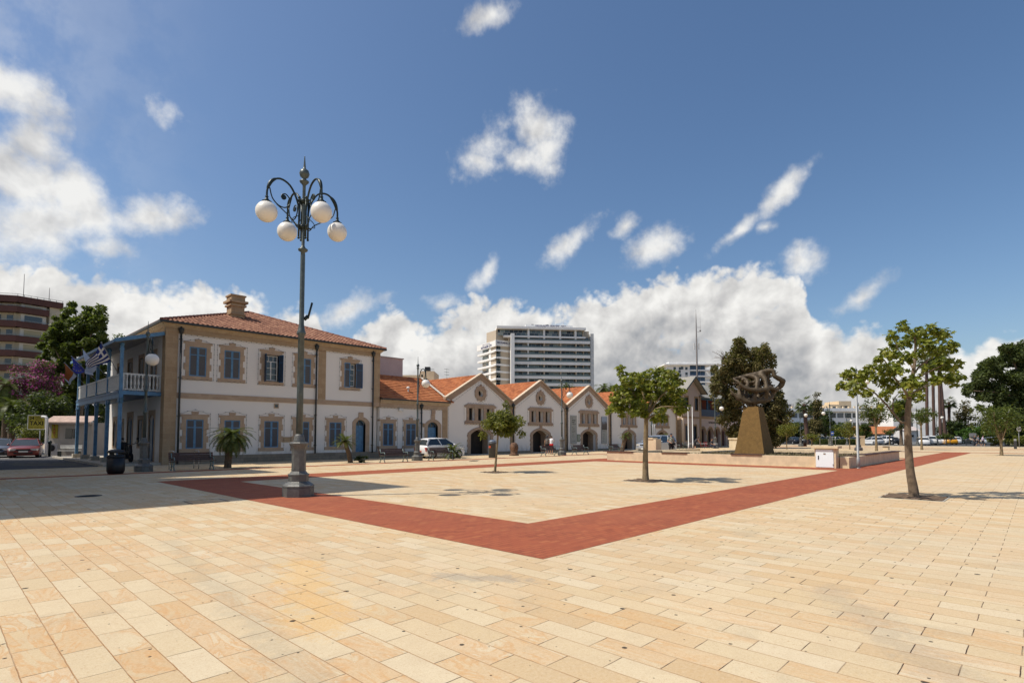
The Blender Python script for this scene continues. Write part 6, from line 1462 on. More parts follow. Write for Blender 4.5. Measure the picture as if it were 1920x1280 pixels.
# ---------------------------------------------------------------- foliage
LEAF = {'quad': ([(0, 0, 0), (.5, .32, .05), (1, 0, -.06), (.5, -.32, .05)], [(0, 1, 2), (0, 2, 3)]),
        'lobed': ([(0, 0, 0), (.18, .42, -.06), (.42, .26, .04), (.62, .55, -.10), (.70, .20, .03), (1.05, .0, -.14), (.70, -.20, .03), (.62, -.55, -.10), (.42, -.26, .04), (.18, -.42, -.06)], [(0, 1, 2), (0, 2, 4), (2, 3, 4), (0, 4, 6), (4, 5, 6), (0, 6, 8), (6, 7, 8), (0, 8, 9)])}
def foliage(name, m, parent, blobs, n, size, seed, shape='quad', droop=.25, shell=.55, off=(0, 0, 0), flat=0.):
    """n leaves in ragged clusters: blobs = (centre, radius or (rx,ry,rz))"""
    rg = np.random.default_rng(seed); lv, lf = LEAF[shape]; lv = np.array(lv); nv = len(lv)
    rad = np.array([b[1] if not isinstance(b[1], (int, float)) else (b[1],) * 3 for b in blobs], float); cen = np.array([tuple(b[0]) for b in blobs], float)
    w = (rad.prod(1)) ** (2 / 3); w /= w.sum(); idx = rg.choice(len(blobs), n, p=w)
    d = rg.normal(size=(n, 3)); d /= np.linalg.norm(d, axis=1)[:, None]
    rr = shell + (1.08 - shell) * rg.random(n) ** .6; pos = cen[idx] + d * rad[idx] * rr[:, None]
    nrm = d * .55 + rg.normal(size=(n, 3)) * .55 + np.array([0, 0, .65 + flat]); nrm /= np.linalg.norm(nrm, axis=1)[:, None]
    ax = rg.normal(size=(n, 3)) + d * .9 + np.array([0, 0, -droop]); ax -= nrm * (ax * nrm).sum(1)[:, None]; ax /= np.linalg.norm(ax, axis=1)[:, None]
    bx = np.cross(nrm, ax); s = size * rg.uniform(.65, 1.25, n)
    P = pos[:, None, :] + s[:, None, None] * (lv[None, :, 0, None] * ax[:, None] + lv[None, :, 1, None] * bx[:, None] + lv[None, :, 2, None] * nrm[:, None]) - np.array(off)
    F = (np.arange(n)[:, None, None] * nv + np.array(lf)[None]).reshape(-1, 3)
    me = bpy.data.meshes.new(name); me.vertices.add(n * nv); me.vertices.foreach_set('co', P.reshape(-1))
    me.loops.add(F.size); me.loops.foreach_set('vertex_index', F.reshape(-1).astype(np.int32))
    me.polygons.add(len(F)); me.polygons.foreach_set('loop_start', np.arange(0, F.size, 3, dtype=np.int32)); me.polygons.foreach_set('loop_total', np.full(len(F), 3, np.int32))
    me.update(); me.validate(); me.materials.append(m)
    o = bpy.data.objects.new(name, me); COL.objects.link(o); o.parent = parent; return o
def clumps(c, r, n, seed, br=.28, hollow=.35, low=None):
    """sub-clusters spread through an ellipsoid crown, ragged outline"""
    rs = random.Random(seed); out = []; r = (r,) * 3 if isinstance(r, (int, float)) else r; mr = min(r)
    while len(out) < n:
        d = Vector((rs.gauss(0, 1), rs.gauss(0, 1), rs.gauss(0, 1))).normalized(); q = rs.uniform(hollow, 1.) ** .7 * rs.uniform(.82, 1.08)
        p = Vector((d.x * r[0] * q, d.y * r[1] * q, d.z * r[2] * q))
        if low is not None and p.z < low * r[2]: continue
        s = mr * br * rs.uniform(.55, 1.35); out.append((Vector(c) + p, (s, s, s * rs.uniform(.6, .95))))
    return out
def limbs(t, base, fork, targets, r0, m, bend=(0, 0), n=10, seed=1, name='trunk'):
    rs = random.Random(seed); b = MB(); base, fork = Vector(base), Vector(fork)
    mid = base.lerp(fork, .5) + Vector((bend[0], bend[1], 0)); path = smooth([tuple(base), tuple(base.lerp(mid, .5) + Vector((bend[0], bend[1], 0)) * .4), tuple(mid), tuple(fork)], 4)
    rr = np.linspace(r0, r0 * .62, len(path)); rr[0] *= 1.35; rr[1] *= 1.12; b.tube(path, list(rr), n)
    for g in targets:
        g = Vector(g); st = fork.lerp(mid, rs.uniform(0, .25)); c1 = st.lerp(g, .4) + Vector((rs.uniform(-.1, .1), rs.uniform(-.1, .1), .12)) * (g - st).length
        pp = smooth([tuple(st), tuple(c1), tuple(g)], 4); b.tube(pp, list(np.linspace(r0 * .40, r0 * .09, len(pp))), 6)
    b.build(name, m, t)
def tree(name, label, cat, pos, trunk_h, crown_c, crown_r, nclump, nleaf, size, lm, bm_=None, r0=.12, seed=1, group=None, shape='quad', br=.28, extra=None, low=None, bend=(0, 0), fork=None, hollow=.35, droop=.25, shell=.5):
    t = thing(name, label, cat, pos, 0, group)
    cl = clumps(crown_c, crown_r, nclump, seed, br, hollow, low) + (extra or [])
    rs = random.Random(seed + 5); tg = [cl[i][0] for i in rs.sample(range(len(cl)), min(len(cl), 14))]
    limbs(t, (0, 0, -.05), fork or (crown_c[0] * .8, crown_c[1] * .8, trunk_h), tg, r0, bm_ or M['bark'], bend, seed=seed)
    foliage('crown', lm, t, cl, nleaf, size, seed, shape, droop, shell); return t
def pit(t, w=.62):
    f = MB(); f.poly(rect(-w, w, -w, w), [rect(-w + .04, w - .04, -w + .04, w - .04)], lambda a, b, d: (a, b, .012 - d), .012); f.build('pit_edge', M['kerb'], t)
    f = MB(); n = 12; rs = random.Random(3); v = []
    for j in range(n + 1):
        for i in range(n + 1): v.append((-w + .04 + (2 * w - .08) * i / n, -w + .04 + (2 * w - .08) * j / n, .008 + rs.uniform(0, .035)))
    f.add(v, [(j * (n + 1) + i, j * (n + 1) + i + 1, (j + 1) * (n + 1) + i + 1, (j + 1) * (n + 1) + i) for j in range(n) for i in range(n)]); f.build('pit_soil', M['soil'], t)
SQ = 'young trees planted in the square'
# --- large young tree at the right: clusters read off the photograph, spread in depth
pa = Vector((17.75, 2.42, 0)); Da = pa.x * _f[0] + pa.y * _f[1]; t = thing('street_tree', 'largest young tree in the square, big lobed leaves and curved bare trunk, at the right', 'tree', pa, 0, SQ)
def la(cx, cy, dep=0.):
    p = at(1560 + cx / 6.096, 590 + cy / 6.096, Da + dep); return p - pa
rs = random.Random(4); cl = []
for cx, cy, r in ((800, 130, 62), (690, 235, 60), (960, 190, 72), (1130, 170, 78), (1270, 210, 72), (1340, 360, 90), (890, 290, 82), (740, 330, 86), (620, 420, 70), (530, 500, 62), (690, 440, 80), (850, 490, 80), (1080, 340, 88), (1200, 410, 80), (1380, 560, 88), (1430, 690, 82), (1250, 560, 92), (1110, 610, 70), (1300, 720, 90), (1180, 750, 70), (640, 620, 100), (460, 610, 74), (370, 690, 74), (190, 680, 82), (120, 800, 62), (280, 800, 90), (240, 880, 60), (400, 890, 56), (540, 720, 90), (750, 650, 80), (650, 800, 95), (880, 770, 85), (1000, 810, 80), (970, 940, 74), (840, 900, 66), (620, 900, 62), (740, 560, 60), (1000, 450, 60), (1380, 780, 55), (740, 1050, 56), (580, 1040, 40), (950, 700, 60), (1020, 250, 60), (1180, 280, 70)):
    k = r / 6.096 / 1039 * Da; k *= .88; cl.append((la(cx, cy, rs.uniform(-.9, .9)), (k, k, k * .8)))
b = MB(); tr_ = [(951, 2097, 0), (928, 1980, 0), (896, 1798, 0), (876, 1545, 0), (864, 1280, 0), (870, 1080, 0), (882, 960, 0)]
tr = smooth([tuple(Vector((0, 0, -.05)))] + [tuple(la(x * 1. , y, 0)) for x, y, _ in tr_[1:]], 4); b.tube(tr, list(np.interp(np.linspace(0, 1, len(tr)), [0, .08, .4, 1], [.150, .118, .092, .060])), 12)
for pts, r in (([(880, 960, 0), (900, 820, .1), (935, 620, .1), (955, 400, .2), (940, 250, .1), (830, 150, .1)], .062), ([(920, 700, .1), (1020, 570, .2), (1190, 450, .3), (1300, 350, .3)], .028), ([(910, 760, .0), (1050, 680, -.2), (1170, 620, -.3), (1300, 560, -.4)], .028), ([(880, 950, 0), (800, 820, -.2), (700, 700, -.3), (620, 550, -.3), (560, 480, -.2)], .034), ([(870, 1180, 0), (800, 1230, .0), (700, 1120, .1), (560, 960, .2), (430, 850, .3), (280, 780, .3), (180, 720, .2)], .034),
                ([(890, 900, 0), (1000, 850, .2), (1150, 760, .4), (1300, 700, .5)], .026), ([(930, 620, 0), (850, 500, .3), (760, 400, .3), (700, 260, .3)], .024), ([(700, 1120, .1), (700, 980, .1), (780, 880, .1)], .02), ([(960, 420, .2), (1080, 300, .2), (1200, 220, .2)], .02)):
    pp = smooth([tuple(la(*q)) for q in pts], 4); b.tube(pp, list(np.linspace(r, r * .3, len(pp))), 7)
b.build('trunk', M['bark'], t); foliage('crown', M['leafA'], t, cl, 2900, .118, 11, 'lobed', .7, .3); pit(t, .68)
# --- leafy tree in the middle
pb = Vector((17.7, 10.25, 0)); Db = pb.x * _f[0] + pb.y * _f[1]
def lc(px, py, D, base, dep=0.): return at(px, py, D + dep) - base
t = thing('street_tree', 'middle young tree with a dense bright green crown before the fourth gable', 'tree', pb, 0, SQ); rs = random.Random(9); cl = []
for px, py, r in ((1163, 690, 7), (1168, 703, 9), (1175, 715, 11), (1190, 705, 11), (1205, 708, 12), (1222, 700, 12), (1236, 694, 9), (1250, 702, 11), (1262, 702, 9), (1270, 716, 11), (1255, 720, 14), (1235, 718, 14), (1215, 724, 15), (1195, 724, 14), (1175, 728, 14), (1158, 730, 10), (1153, 745, 9), (1168, 745, 14), (1188, 742, 15), (1208, 742, 15), (1228, 740, 15), (1248, 738, 15), (1266, 735, 12), (1275, 752, 11), (1284, 763, 9), (1275, 768, 9), (1262, 752, 13), (1246, 758, 13), (1150, 762, 8), (1143, 770, 6), (1160, 764, 11), (1178, 760, 13), (1200, 760, 13), (1220, 764, 13), (1238, 774, 11), (1228, 783, 9), (1245, 784, 8), (1190, 772, 9), (1208, 776, 8), (1166, 776, 6), (1278, 732, 7)):
    k = r / 1039 * Db * .92; cl.append((lc(px, py, Db, pb, rs.uniform(-1.1, 1.1)), (k, k, k * .8)))
limbs(t, (0, 0, -.05), lc(1212, 776, Db, pb), [c[0] for c in cl[::3]], .115, M['bark_y'], (.02, .03), 12, 7)
foliage('crown', M['leafA'], t, cl, 4600, .125, 12, 'lobed', .45, .45); pit(t)
# --- small round tree left
pc = Vector((17.2, 17.4, 0)); Dc = pc.x * _f[0] + pc.y * _f[1]
t = thing('street_tree', 'small young tree with round olive crown and thin trunk before the first gable', 'tree', pc, 0, SQ); rs = random.Random(10)
cl = [(c, r) for c, r in clumps(lc(941, 792, Dc, pc), (.84, .84, .60), 60, 21, .34, .25)] + [(lc(948, 757, Dc, pc), .12), (lc(952, 762, Dc, pc), .15), (lc(906, 815, Dc, pc), .18), (lc(978, 812, Dc, pc), .18)]
limbs(t, (0, 0, -.05), lc(934, 812, Dc, pc), [c[0] for c in cl[::4]], .062, M['bark_y'], (.02, .02), 10, 8); foliage('crown', M['leafC'], t, cl, 7500, .105, 13, 'quad', .3, .3); pit(t, .5)
# --- further street trees
def stree(px, D, y_top, y_bot, wpx, lb, lm, n=1500, size=.16, seed=1, r0=.11, base=None, nc=34, shape='quad'):
    p = at(px, 830, D); p.z = 0; cz = zt((y_top + y_bot) / 2, D); rz_ = (y_bot - y_top) / 2 / 1039 * D; rx = wpx / 2 / 1039 * D; dx_ = 0
    return tree('street_tree', lb, 'tree', p, zt(y_bot, D) + .1, (dx_, 0, cz), (rx * .9, rx * .9, rz_ * .9), nc, n, size, lm, M['bark_y'], r0, seed, SQ, shape, .36, hollow=.2)
stree(1877, 45.2, 748, 828, 84, 'tall loose-crowned young tree at the far right before the big pine', M['leafM'], 2600, .18, 31, .13, nc=44)
stree(1643, 57.5, 744, 800, 52, 'young tree with a dense dark crown just beyond the planter', M['leafM'], 2000, .20, 32, .14)
stree(1728, 64, 764, 797, 56, 'flat-topped young tree behind the trunk of the large right tree', M['leafM'], 1600, .20, 33, .13)
stree(1593, 66, 789, 820, 38, 'small round tree behind the bare pole and white cabinet', M['leafC'], 1300, .16, 34, .07)
stree(1475, 62, 786, 822, 42, 'small yellowish round tree right of the sculpture', M['leafC'], 1500, .15, 35, .06)
stree(1522, 88, 811, 827, 34, 'low flat bush-like tree in front of the far hedge', M['leafC'], 900, .2, 36, .1)
stree(1668, 92, 803, 817, 24, 'small flat tree before the orange-roofed house', M['leafM'], 700, .2, 37, .1)
stree(1775, 94, 812, 824, 34, 'low wide tree above the yellow car', M['leafM'], 800, .22, 38, .1)

# --- big trees and bushes
def bigtree(name, lb, px, D, y_top, y_bot, x0, x1, lm, n, size, seed, nc=60, br=.26, r0=.3, group=None, low=None, hollow=.3, cat='tree', shape='quad', bark=None, trunkpx=None):
    cx = (x0 + x1) / 2; b = at(trunkpx or px, 830, D); b.z = 0; c = at(cx, (y_top + y_bot) / 2, D) - b; rx = (x1 - x0) / 2 / 1039 * D; rz_ = (y_bot - y_top) / 2 / 1039 * D
    return tree(name, lb, cat, b, max(.4, zt(y_bot, D) + rz_ * .25), tuple(c), (rx * .92, rx * .92, rz_ * .92), nc, n, size, lm, bark, r0, seed, group, shape, br, low=low, hollow=hollow)
# cypress behind the sculpture: layered irregular masses
D = 72; b = at(1415, 830, D); b.z = 0; t = thing('cypress_tree', 'tall brownish-green cypress behind the bronze sculpture', 'tree', b); cl = []; rs = random.Random(41)
for px, py, r in ((1385, 645, 16), (1395, 655, 20), (1375, 665, 18), (1420, 655, 14), (1436, 650, 10), (1425, 668, 20), (1440, 672, 16), (1400, 680, 26), (1365, 685, 22), (1350, 700, 18), (1345, 715, 14), (1430, 692, 22), (1375, 705, 24), (1350, 725, 18), (1400, 710, 26), (1360, 745, 24), (1385, 735, 26), (1372, 765, 24), (1362, 785, 20), (1385, 775, 22), (1380, 800, 20), (1392, 815, 18), (1420, 735, 28), (1445, 745, 22), (1460, 745, 16), (1465, 765, 18), (1450, 770, 24), (1455, 790, 26), (1470, 790, 14), (1440, 800, 26), (1425, 770, 28), (1465, 812, 18), (1445, 820, 18), (1475, 775, 12), (1340, 690, 8), (1384, 636, 7), (1410, 664, 16), (1412, 690, 24), (1405, 725, 26), (1340, 735, 14), (1352, 765, 16)):
    for q in range(6):
        k = r / 1039 * D; cl.append((lc(px + rs.uniform(-.6, .6) * r, py + rs.uniform(-.6, .6) * r, D, b, rs.uniform(-2.4, 2.4)), (k * .42 * rs.uniform(.6, 1.2), k * .42 * rs.uniform(.6, 1.2), k * .5 * rs.uniform(.6, 1.2))))
limbs(t, (0, 0, 0), (0, 0, 5), [c[0] for c in cl[::14]], .45, M['bark'], (.1, .1), 8, 3); foliage('crown', M['leafCy'], t, cl, 34000, .36, 42, 'quad', .6, .3)
m = MB(); rs = random.Random(6)
for q in range(26): a_ = lc(1362, 678, D, b); e_ = a_ + Vector((rs.uniform(-2.2, -.2) * .69, rs.uniform(.2, 2.2) * .72, rs.uniform(.1, 1.6))); m.tube(smooth([tuple(a_), tuple(a_.lerp(e_, .5) + Vector((0, 0, .2))), tuple(e_)], 3), [.03] * 3 + [.012] * 4, 4)
m.build('bare_twigs', M['bark'], t)
# dark pine at the right edge
D = 88; b = at(1925, 830, D); b.z = 0; t = thing('pine_tree', 'huge dark green pine filling the right edge of the picture', 'tree', b); cl = []; rs = random.Random(51)
for px, py, r in ((1895, 650, 22), (1915, 655, 26), (1940, 650, 30), (1882, 665, 18), (1850, 682, 14), (1862, 690, 24), (1840, 700, 16), (1830, 715, 20), (1820, 728, 14), (1815, 735, 10), (1845, 720, 26), (1880, 700, 32), (1910, 690, 34), (1945, 690, 36), (1860, 740, 24), (1885, 740, 32), (1915, 740, 36), (1950, 740, 40), (1835, 745, 12), (1840, 765, 10), (1870, 770, 22), (1900, 780, 32), (1935, 780, 36), (1895, 805, 28), (1925, 810, 34), (1960, 800, 34)):
    for q in range(7):
        k = r / 1039 * D; cl.append((lc(px + rs.uniform(-.62, .62) * r, py + rs.uniform(-.62, .62) * r, D, b, rs.uniform(-4, 4)), (k * .40 * rs.uniform(.6, 1.2),) * 2 + (k * .34 * rs.uniform(.6, 1.2),)))
limbs(t, (0, 0, 0), (0, 0, 5), [c[0] for c in cl[::14]], .6, M['bark'], (.1, .1), 8, 4); foliage('crown', M['leafPine'], t, cl, 40000, .46, 52, 'quad', .1, .3)
BGT = 'trees and bushes beyond the square'
bigtree('bushy_tree', 'dark bushy tree behind the walkers and palm trunks', 1785, 125, 785, 826, 1752, 1812, M['leafD'], 3600, .45, 61, 60, group=BGT)
bigtree('hedge_bush', 'bright green rounded bush mass right of centre-right car row', 1835, 112, 797, 826, 1802, 1868, M['leafG'], 4200, .30, 62, 60, group=BGT)
bigtree('bushy_tree', 'dark tree joining the bright green bush and the big pine', 1860, 122, 770, 826, 1838, 1880, M['leafD'], 3000, .42, 63, 50, group=BGT)
bigtree('shrub', 'olive rounded shrub just right of the three walkers', 1862, 88, 812, 836, 1848, 1886, M['leafC'], 1800, .2, 64, 36, group=BGT)
bigtree('shrub', 'olive shrub below the right end of the pine', 1910, 80, 814, 838, 1890, 1935, M['leafC'], 1800, .2, 65, 36, group=BGT)
bigtree('bushy_tree', 'dark tree left of the hanging cypress', 1488, 120, 785, 826, 1462, 1512, M['leafD'], 3200, .42, 66, 56, group=BGT)
bigtree('bushy_tree', 'dark tree right of the hanging cypress above the hedge', 1547, 118, 770, 828, 1528, 1568, M['leafD'], 3200, .42, 67, 56, group=BGT)
bigtree('bushy_tree', 'mid green tree behind the far hedge and bare pole', 1572, 116, 790, 830, 1552, 1600, M['leafM'], 3000, .36, 68, 50, group=BGT)
bigtree('bushy_tree', 'leafy tree below the white office building, right of the bare pole', 1625, 124, 790, 828, 1606, 1634, M['leafM'], 2200, .36, 69, 40, group=BGT)
bigtree('bushy_tree', 'palm-like leafy tree showing behind the middle of the large right tree', 1690, 96, 738, 800, 1668, 1708, M['leafM'], 3000, .34, 70, 50, group=BGT)
def conif(lb, px, D, y_top, wpx, lm, n, seed, size=.4, lean=0):
    b = at(px, 830, D); b.z = 0; t = thing('conifer', lb, 'tree', b, 0, BGT); H = zt(y_top, D); cl = []; rs = random.Random(seed)
    for q in range(70):
        f_ = rs.random(); z = .12 * H + f_ * .86 * H; w = wpx / 2 / 1039 * D * (1 - f_) ** .75 + .25; a = rs.uniform(0, 6.28); d = rs.uniform(.35, 1.) * w
        cl.append((Vector((math.cos(a) * d + lean * f_ * .7, math.sin(a) * d - lean * f_ * .7, z)), (w * .35 + .2, w * .35 + .2, .35)))
    limbs(t, (0, 0, 0), (lean * .5, -lean * .5, H * .8), [c[0] for c in cl[::9]], .25, M['bark'], (0, 0), 7, seed); foliage('crown', lm, t, cl, n, size, seed, 'quad', .5, .4)
conif('grey-green feathery conifer left of the big pine', 1812, 128, 748, 46, M['leafCy'], 4200, 71)
conif('dark crooked cypress beside the palm, leaning to the right', 1524, 106, 734, 36, M['leafCy'], 5200, 72, .34, 1.2)
# palms
def palm(name, lb, p, H, fr, nf, r0, top_r, bark, droop=.5, w=.2, seed=1, group=None, lean=(0, 0), fan=False, skirt=0, up=.55, m='frond', cat='palm'):
    p = Vector(p); t = thing(name, lb, cat, p, 0, group); rs = random.Random(seed); b = MB(); top = Vector((lean[0], lean[1], H))
    pts = smooth([(0, 0, -.05), tuple(top * .35 + Vector((lean[0] * -.1, lean[1] * -.1, 0))), tuple(top * .7), tuple(top)], 5); n = len(pts); rr = [r0 + (top_r - r0) * i / (n - 1) + (.012 if i % 2 else 0) * (r0 / .15) for i in range(n)]
    b.tube(pts, rr, 10, sm=False)
    if skirt:
        for q in range(60):
            z = H - rs.uniform(.1, skirt); a = rs.uniform(0, 6.28); c = top * (z / H); d = Vector((math.cos(a), math.sin(a), 0)); b.add([c + d * top_r, c + d * (top_r + .12) + Vector((0, 0, -.35)), c + Vector((-d.y, d.x, 0)) * .12 + d * top_r], [(0, 1, 2)])
    b.build('trunk', bark, t); f = MB()
    for i in range(nf):
        a = 2 * math.pi * i * .618 + rs.uniform(-.15, .15); e = (i / nf); el = up * 1.9 * (1 - e) - droop * 1.1 * e; L_ = fr * rs.uniform(.85, 1.1)
        d = Vector((math.cos(a), math.sin(a), 0)); sd = Vector((-d.y, d.x, 0)); sp = []
        ns = 9
        pos = top.copy(); ang = el
        for k in range(ns + 1): sp.append(pos.copy()); pos = pos + (d * math.cos(ang) + Vector((0, 0, 1)) * math.sin(ang)) * L_ / ns; ang -= (droop * 1.3) / ns * (1 + .6 * k / ns)
        if fan:
            c = sp[4]; ax = (sp[5] - sp[3]).normalized(); f.tube([sp[0], c], .012, 3, caps=False)
            for q in range(-7, 8): an = q * .2; v = (ax * math.cos(an) + sd * math.sin(an)); e_ = c + v * L_ * .55 + Vector((0, 0, -.25 * L_ * abs(math.sin(an)) - .08)); sv = v.cross(Vector((0, 0, 1))).normalized() * L_ * .035; mdp = c.lerp(e_, .5); f.add([c, mdp + sv, e_, mdp - sv], [(0, 1, 2, 3)])
        else:
            f.tube(sp, .008, 3, caps=False); nl = 22
            for q in range(2, nl):
                tt = q / nl; k = tt * ns; i0 = min(ns - 1, int(k)); c = sp[i0].lerp(sp[i0 + 1], k - i0); ax = (sp[i0 + 1] - sp[i0]).normalized(); l_ = w * math.sin(math.pi * min(.97, tt * .92 + .08)) ** .6
                for s_ in (-1, 1):
                    v = (sd * s_ * .85 + ax * .55 + Vector((0, 0, .18))).normalized(); th = ax * .027 * (fr / 1.1); e_ = c + v * l_ + Vector((0, 0, -.12 * l_)); f.add([c - th, c + th, e_], [(0, 1, 2)])
    f.build('fronds', M[m], t); return t
CY = 'cycads along the building front'
palm('cycad', 'tallest cycad with a thick leaning trunk, right of the shaded bench', (10.4, 29.6, 0), 1.66, 1.22, 64, .17, .13, M['bark_palm'], .75, .22, 81, CY, (.12, -.10), up=.42)
palm('cycad', 'leaning cycad between the third and fourth lower windows', (17.5, 30.0, 0), 1.30, .85, 34, .15, .11, M['bark_palm'], .42, .18, 82, CY, (-.28, .18), up=.45)
palm('cycad', 'short wide cycad in front of the white hatchback', (25.6, 30.2, 0), .62, 1.0, 40, .14, .12, M['bark_palm'], .55, .2, 83, CY, (.02, 0), up=.45)
q = onY(1166, 846, 29.9); palm('cycad', 'leaning cycad with few leaves beside the fourth gable door', (q.x, q.y, 0), 1.65, .80, 20, .20, .15, M['bark_palm'], .5, .2, 84, CY, (.35, -.25), up=.4)
q = onY(1247, 846, 32.5); palm('cycad', 'cycad half hidden behind the off-road car', (q.x, q.y, 0), 1.5, .95, 24, .18, .14, M['bark_palm'], .6, .2, 85, CY, (0, 0), up=.45)
t = tree('shrub', 'small dark shrub at the foot of the leaning cycad', 'shrub', (18.1, 29.75, 0), .1, (0, 0, .22), (.36, .36, .26), 14, 500, .10, M['leafD'], None, .03, 86)
PG_ = 'palms beyond the square'
for px, D, yt, fr, lb, sd in ((1739, 118, 676, 2.6, 'tall palm with crooked trunk, leftmost of the four behind the large tree', 91), (1752, 124, 672, 2.6, 'tall palm, second of the four behind the large tree', 92), (1764, 116, 664, 2.6, 'tall palm, third of the four behind the large tree', 93), (1773, 122, 680, 2.4, 'tall palm, rightmost of the four behind the large tree', 94), (1780, 128, 754, 2.2, 'shorter palm with its crown clear of the others', 95)):
    p = at(px, 830, D); palm('fan_palm', lb, (p.x, p.y, 0), zt(yt, D), fr, 22, .30, .26 if sd != 95 else .26, M['bark_wash'], .6, .4, sd, PG_, ((.5 if sd == 91 else -.6), (.5 if sd == 94 else -.3)), fan=True, skirt=2.5)
p = at(1514, 830, 100); palm('fan_palm', 'palm with a ragged crown left of the crooked cypress', (p.x, p.y, 0), zt(757, 100), 2.3, 22, .34, .3, M['bark_wash'], .6, .4, 96, PG_, (-.3, .3), fan=True, skirt=1.2)
for px, D, yt, lb, sd, fr in ((1062, 95, 726, 'palm crown showing over the second roof, in front of the hotel', 97, 2.0), (1133, 92, 727, 'palm crown over the fourth roof, left one', 98, 2.3), (1146, 96, 730, 'palm crown over the fourth roof, right one', 99, 2.1), (8, 52, 722, 'palm with hanging leaves at the far left edge', 100, 2.4), (20, 50, 760, 'smaller palm below the first at the left edge', 101, 1.9)):
    p = at(px, 830, D); palm('date_palm', lb, (p.x, p.y, 0), zt(yt, D), fr, 34, .25, .25, M['bark_palm'], .9, .42, sd, PG_, (0, 0), up=.5)
# left-hand vegetation
LG = 'trees and shrubs behind the taxi office'
D = 58; b = at(156, 830, D); b.z = 0; t = thing('broadleaf_tree', 'tall leafy tree between the tower block and the veranda', 'tree', b, 0, LG); cl = []; rs = random.Random(111)
for px, py, r in ((132, 575, 12), (122, 590, 16), (140, 600, 18), (165, 585, 12), (178, 590, 12), (190, 578, 8), (192, 592, 10), (160, 605, 18), (185, 612, 18), (192, 630, 12), (110, 605, 16), (100, 620, 18), (125, 625, 24), (150, 635, 26), (175, 640, 24), (90, 640, 16), (85, 655, 14), (110, 655, 24), (140, 665, 26), (170, 670, 26), (195, 665, 16), (205, 650, 10), (90, 680, 16), (120, 690, 26), (150, 700, 26), (180, 695, 22), (100, 700, 20), (135, 720, 20), (165, 722, 18)):
    for q in range(5): k = r / 1039 * D; cl.append((lc(px + rs.uniform(-.65, .65) * r, py + rs.uniform(-.65, .65) * r, D, b, rs.uniform(-3, 3)), (k * .42 * rs.uniform(.6, 1.25),) * 2 + (k * .36 * rs.uniform(.6, 1.2),)))
limbs(t, (0, 0, 0), (-.3, .3, 6.4), [c[0] for c in cl[::11]], .50, M['bark'], (-.25, .25), 9, 112); foliage('crown', M['leafM'], t, cl, 30000, .34, 113, 'quad', .3, .35)
bigtree('bougainvillea', 'magenta flowering bougainvillea spilling over the dark shrubs', 75, 53, 670, 756, 32, 118, M['leafBg'], 6500, .20, 121, 80, .24, .2, LG, cat='shrub', trunkpx=75)
bigtree('dark_shrub', 'dark shrub mass below the bougainvillea', 70, 50, 728, 832, 26, 138, M['leafD'], 6500, .26, 122, 80, .26, .2, LG, cat='shrub', hollow=.15)
bigtree('dark_shrub', 'dark foliage behind the taxi office roof and tree trunk', 130, 60, 700, 830, 85, 205, M['leafD'], 7500, .32, 123, 90, .26, .2, LG, cat='shrub', hollow=.15)
bigtree('dark_shrub', 'dark foliage mass at the left edge behind the grey car', 5, 58, 720, 835, -50, 45, M['leafD'], 6000, .30, 124, 80, .26, .2, LG, cat='shrub', hollow=.15)
bigtree('shrub', 'yellow-green shrub behind the red saloon', 60, 47, 790, 836, 36, 84, M['leafC'], 1800, .17, 125, 40, .3, .1, LG, cat='shrub')
bigtree('oleander', 'pale-flowering oleander seen between the veranda posts', 188, 63, 775, 832, 150, 222, M['leafOl'], 6000, .22, 126, 70, .26, .15, LG, cat='shrub')
bigtree('dark_shrub', 'dark shrub beyond the oleander under the veranda', 205, 70, 745, 838, 165, 232, M['leafD'], 4500, .32, 127, 60, .26, .2, LG, cat='shrub')
bigtree('distant_tree', 'distant tree showing over the veranda roof', 240, 95, 622, 700, 205, 280, M['leafM'], 5000, .38, 128, 60, .26, .3, LG)
bigtree('distant_tree', 'tree glimpsed between the upper veranda posts', 185, 82, 700, 760, 150, 225, M['leafM'], 4500, .34, 129, 60, .26, .3, LG)
# clipped hedge
hp0, hp1 = at(1528, 834, 97), at(1604, 834, 97); hc = (hp0 + hp1) / 2; hd = (hp1 - hp0); L_ = hd.length; an = math.atan2(hd.y, hd.x)
t = thing('hedge', 'clipped low hedge along the edge of the car park', 'hedge', (hc.x, hc.y, 0), an)
m = MB(); m.box(-L_ / 2, L_ / 2, -.45, .45, 0, .95); m.build('inner_twigs', M['leafD'], t); cl = []
for i in range(60):
    for j in (-.4, .4): cl.append((Vector((-L_ / 2 + L_ * i / 59, j, .55)), (.18, .16, .5)))
    cl.append((Vector((-L_ / 2 + L_ * i / 59, 0, .95)), (.18, .45, .14)))
foliage('crown', M['leafC'], t, cl, 5000, .12, 131)
# ---------------------------------------------------------------- far buildings and signs
def frame_at(p0, p1):
    """2D frame on the ground: origin p0, a towards p1, b away from the viewpoint"""
    a = (p1 - p0); a.z = 0; L_ = a.length; a.normalize(); b = Vector((-a.y, a.x, 0))
    if b.x * _f[0] + b.y * _f[1] < 0: b = -b
    return a, b, L_
def lb_box(mb, o, a, b, a0, a1, b0, b1, z0, z1, mi=0):
    c = o + a * (a0 + a1) / 2 + b * (b0 + b1) / 2; c = Vector((c.x, c.y, (z0 + z1) / 2)); mb.obox(c, a * (a1 - a0) / 2, b * (b1 - b0) / 2, (0, 0, (z1 - z0) / 2), mi)
def P0(px, D): p = at(px, 817, D); return Vector((p.x, p.y, 0))
g = NG('hotel_glazing'); s_ = g.n('ShaderNodeSeparateXYZ', {0: g.tc.outputs['Object']})
h_ = g.ma('ADD', g.ma('MULTIPLY', s_.outputs[0], .69), g.ma('MULTIPLY', s_.outputs[1], -.72))
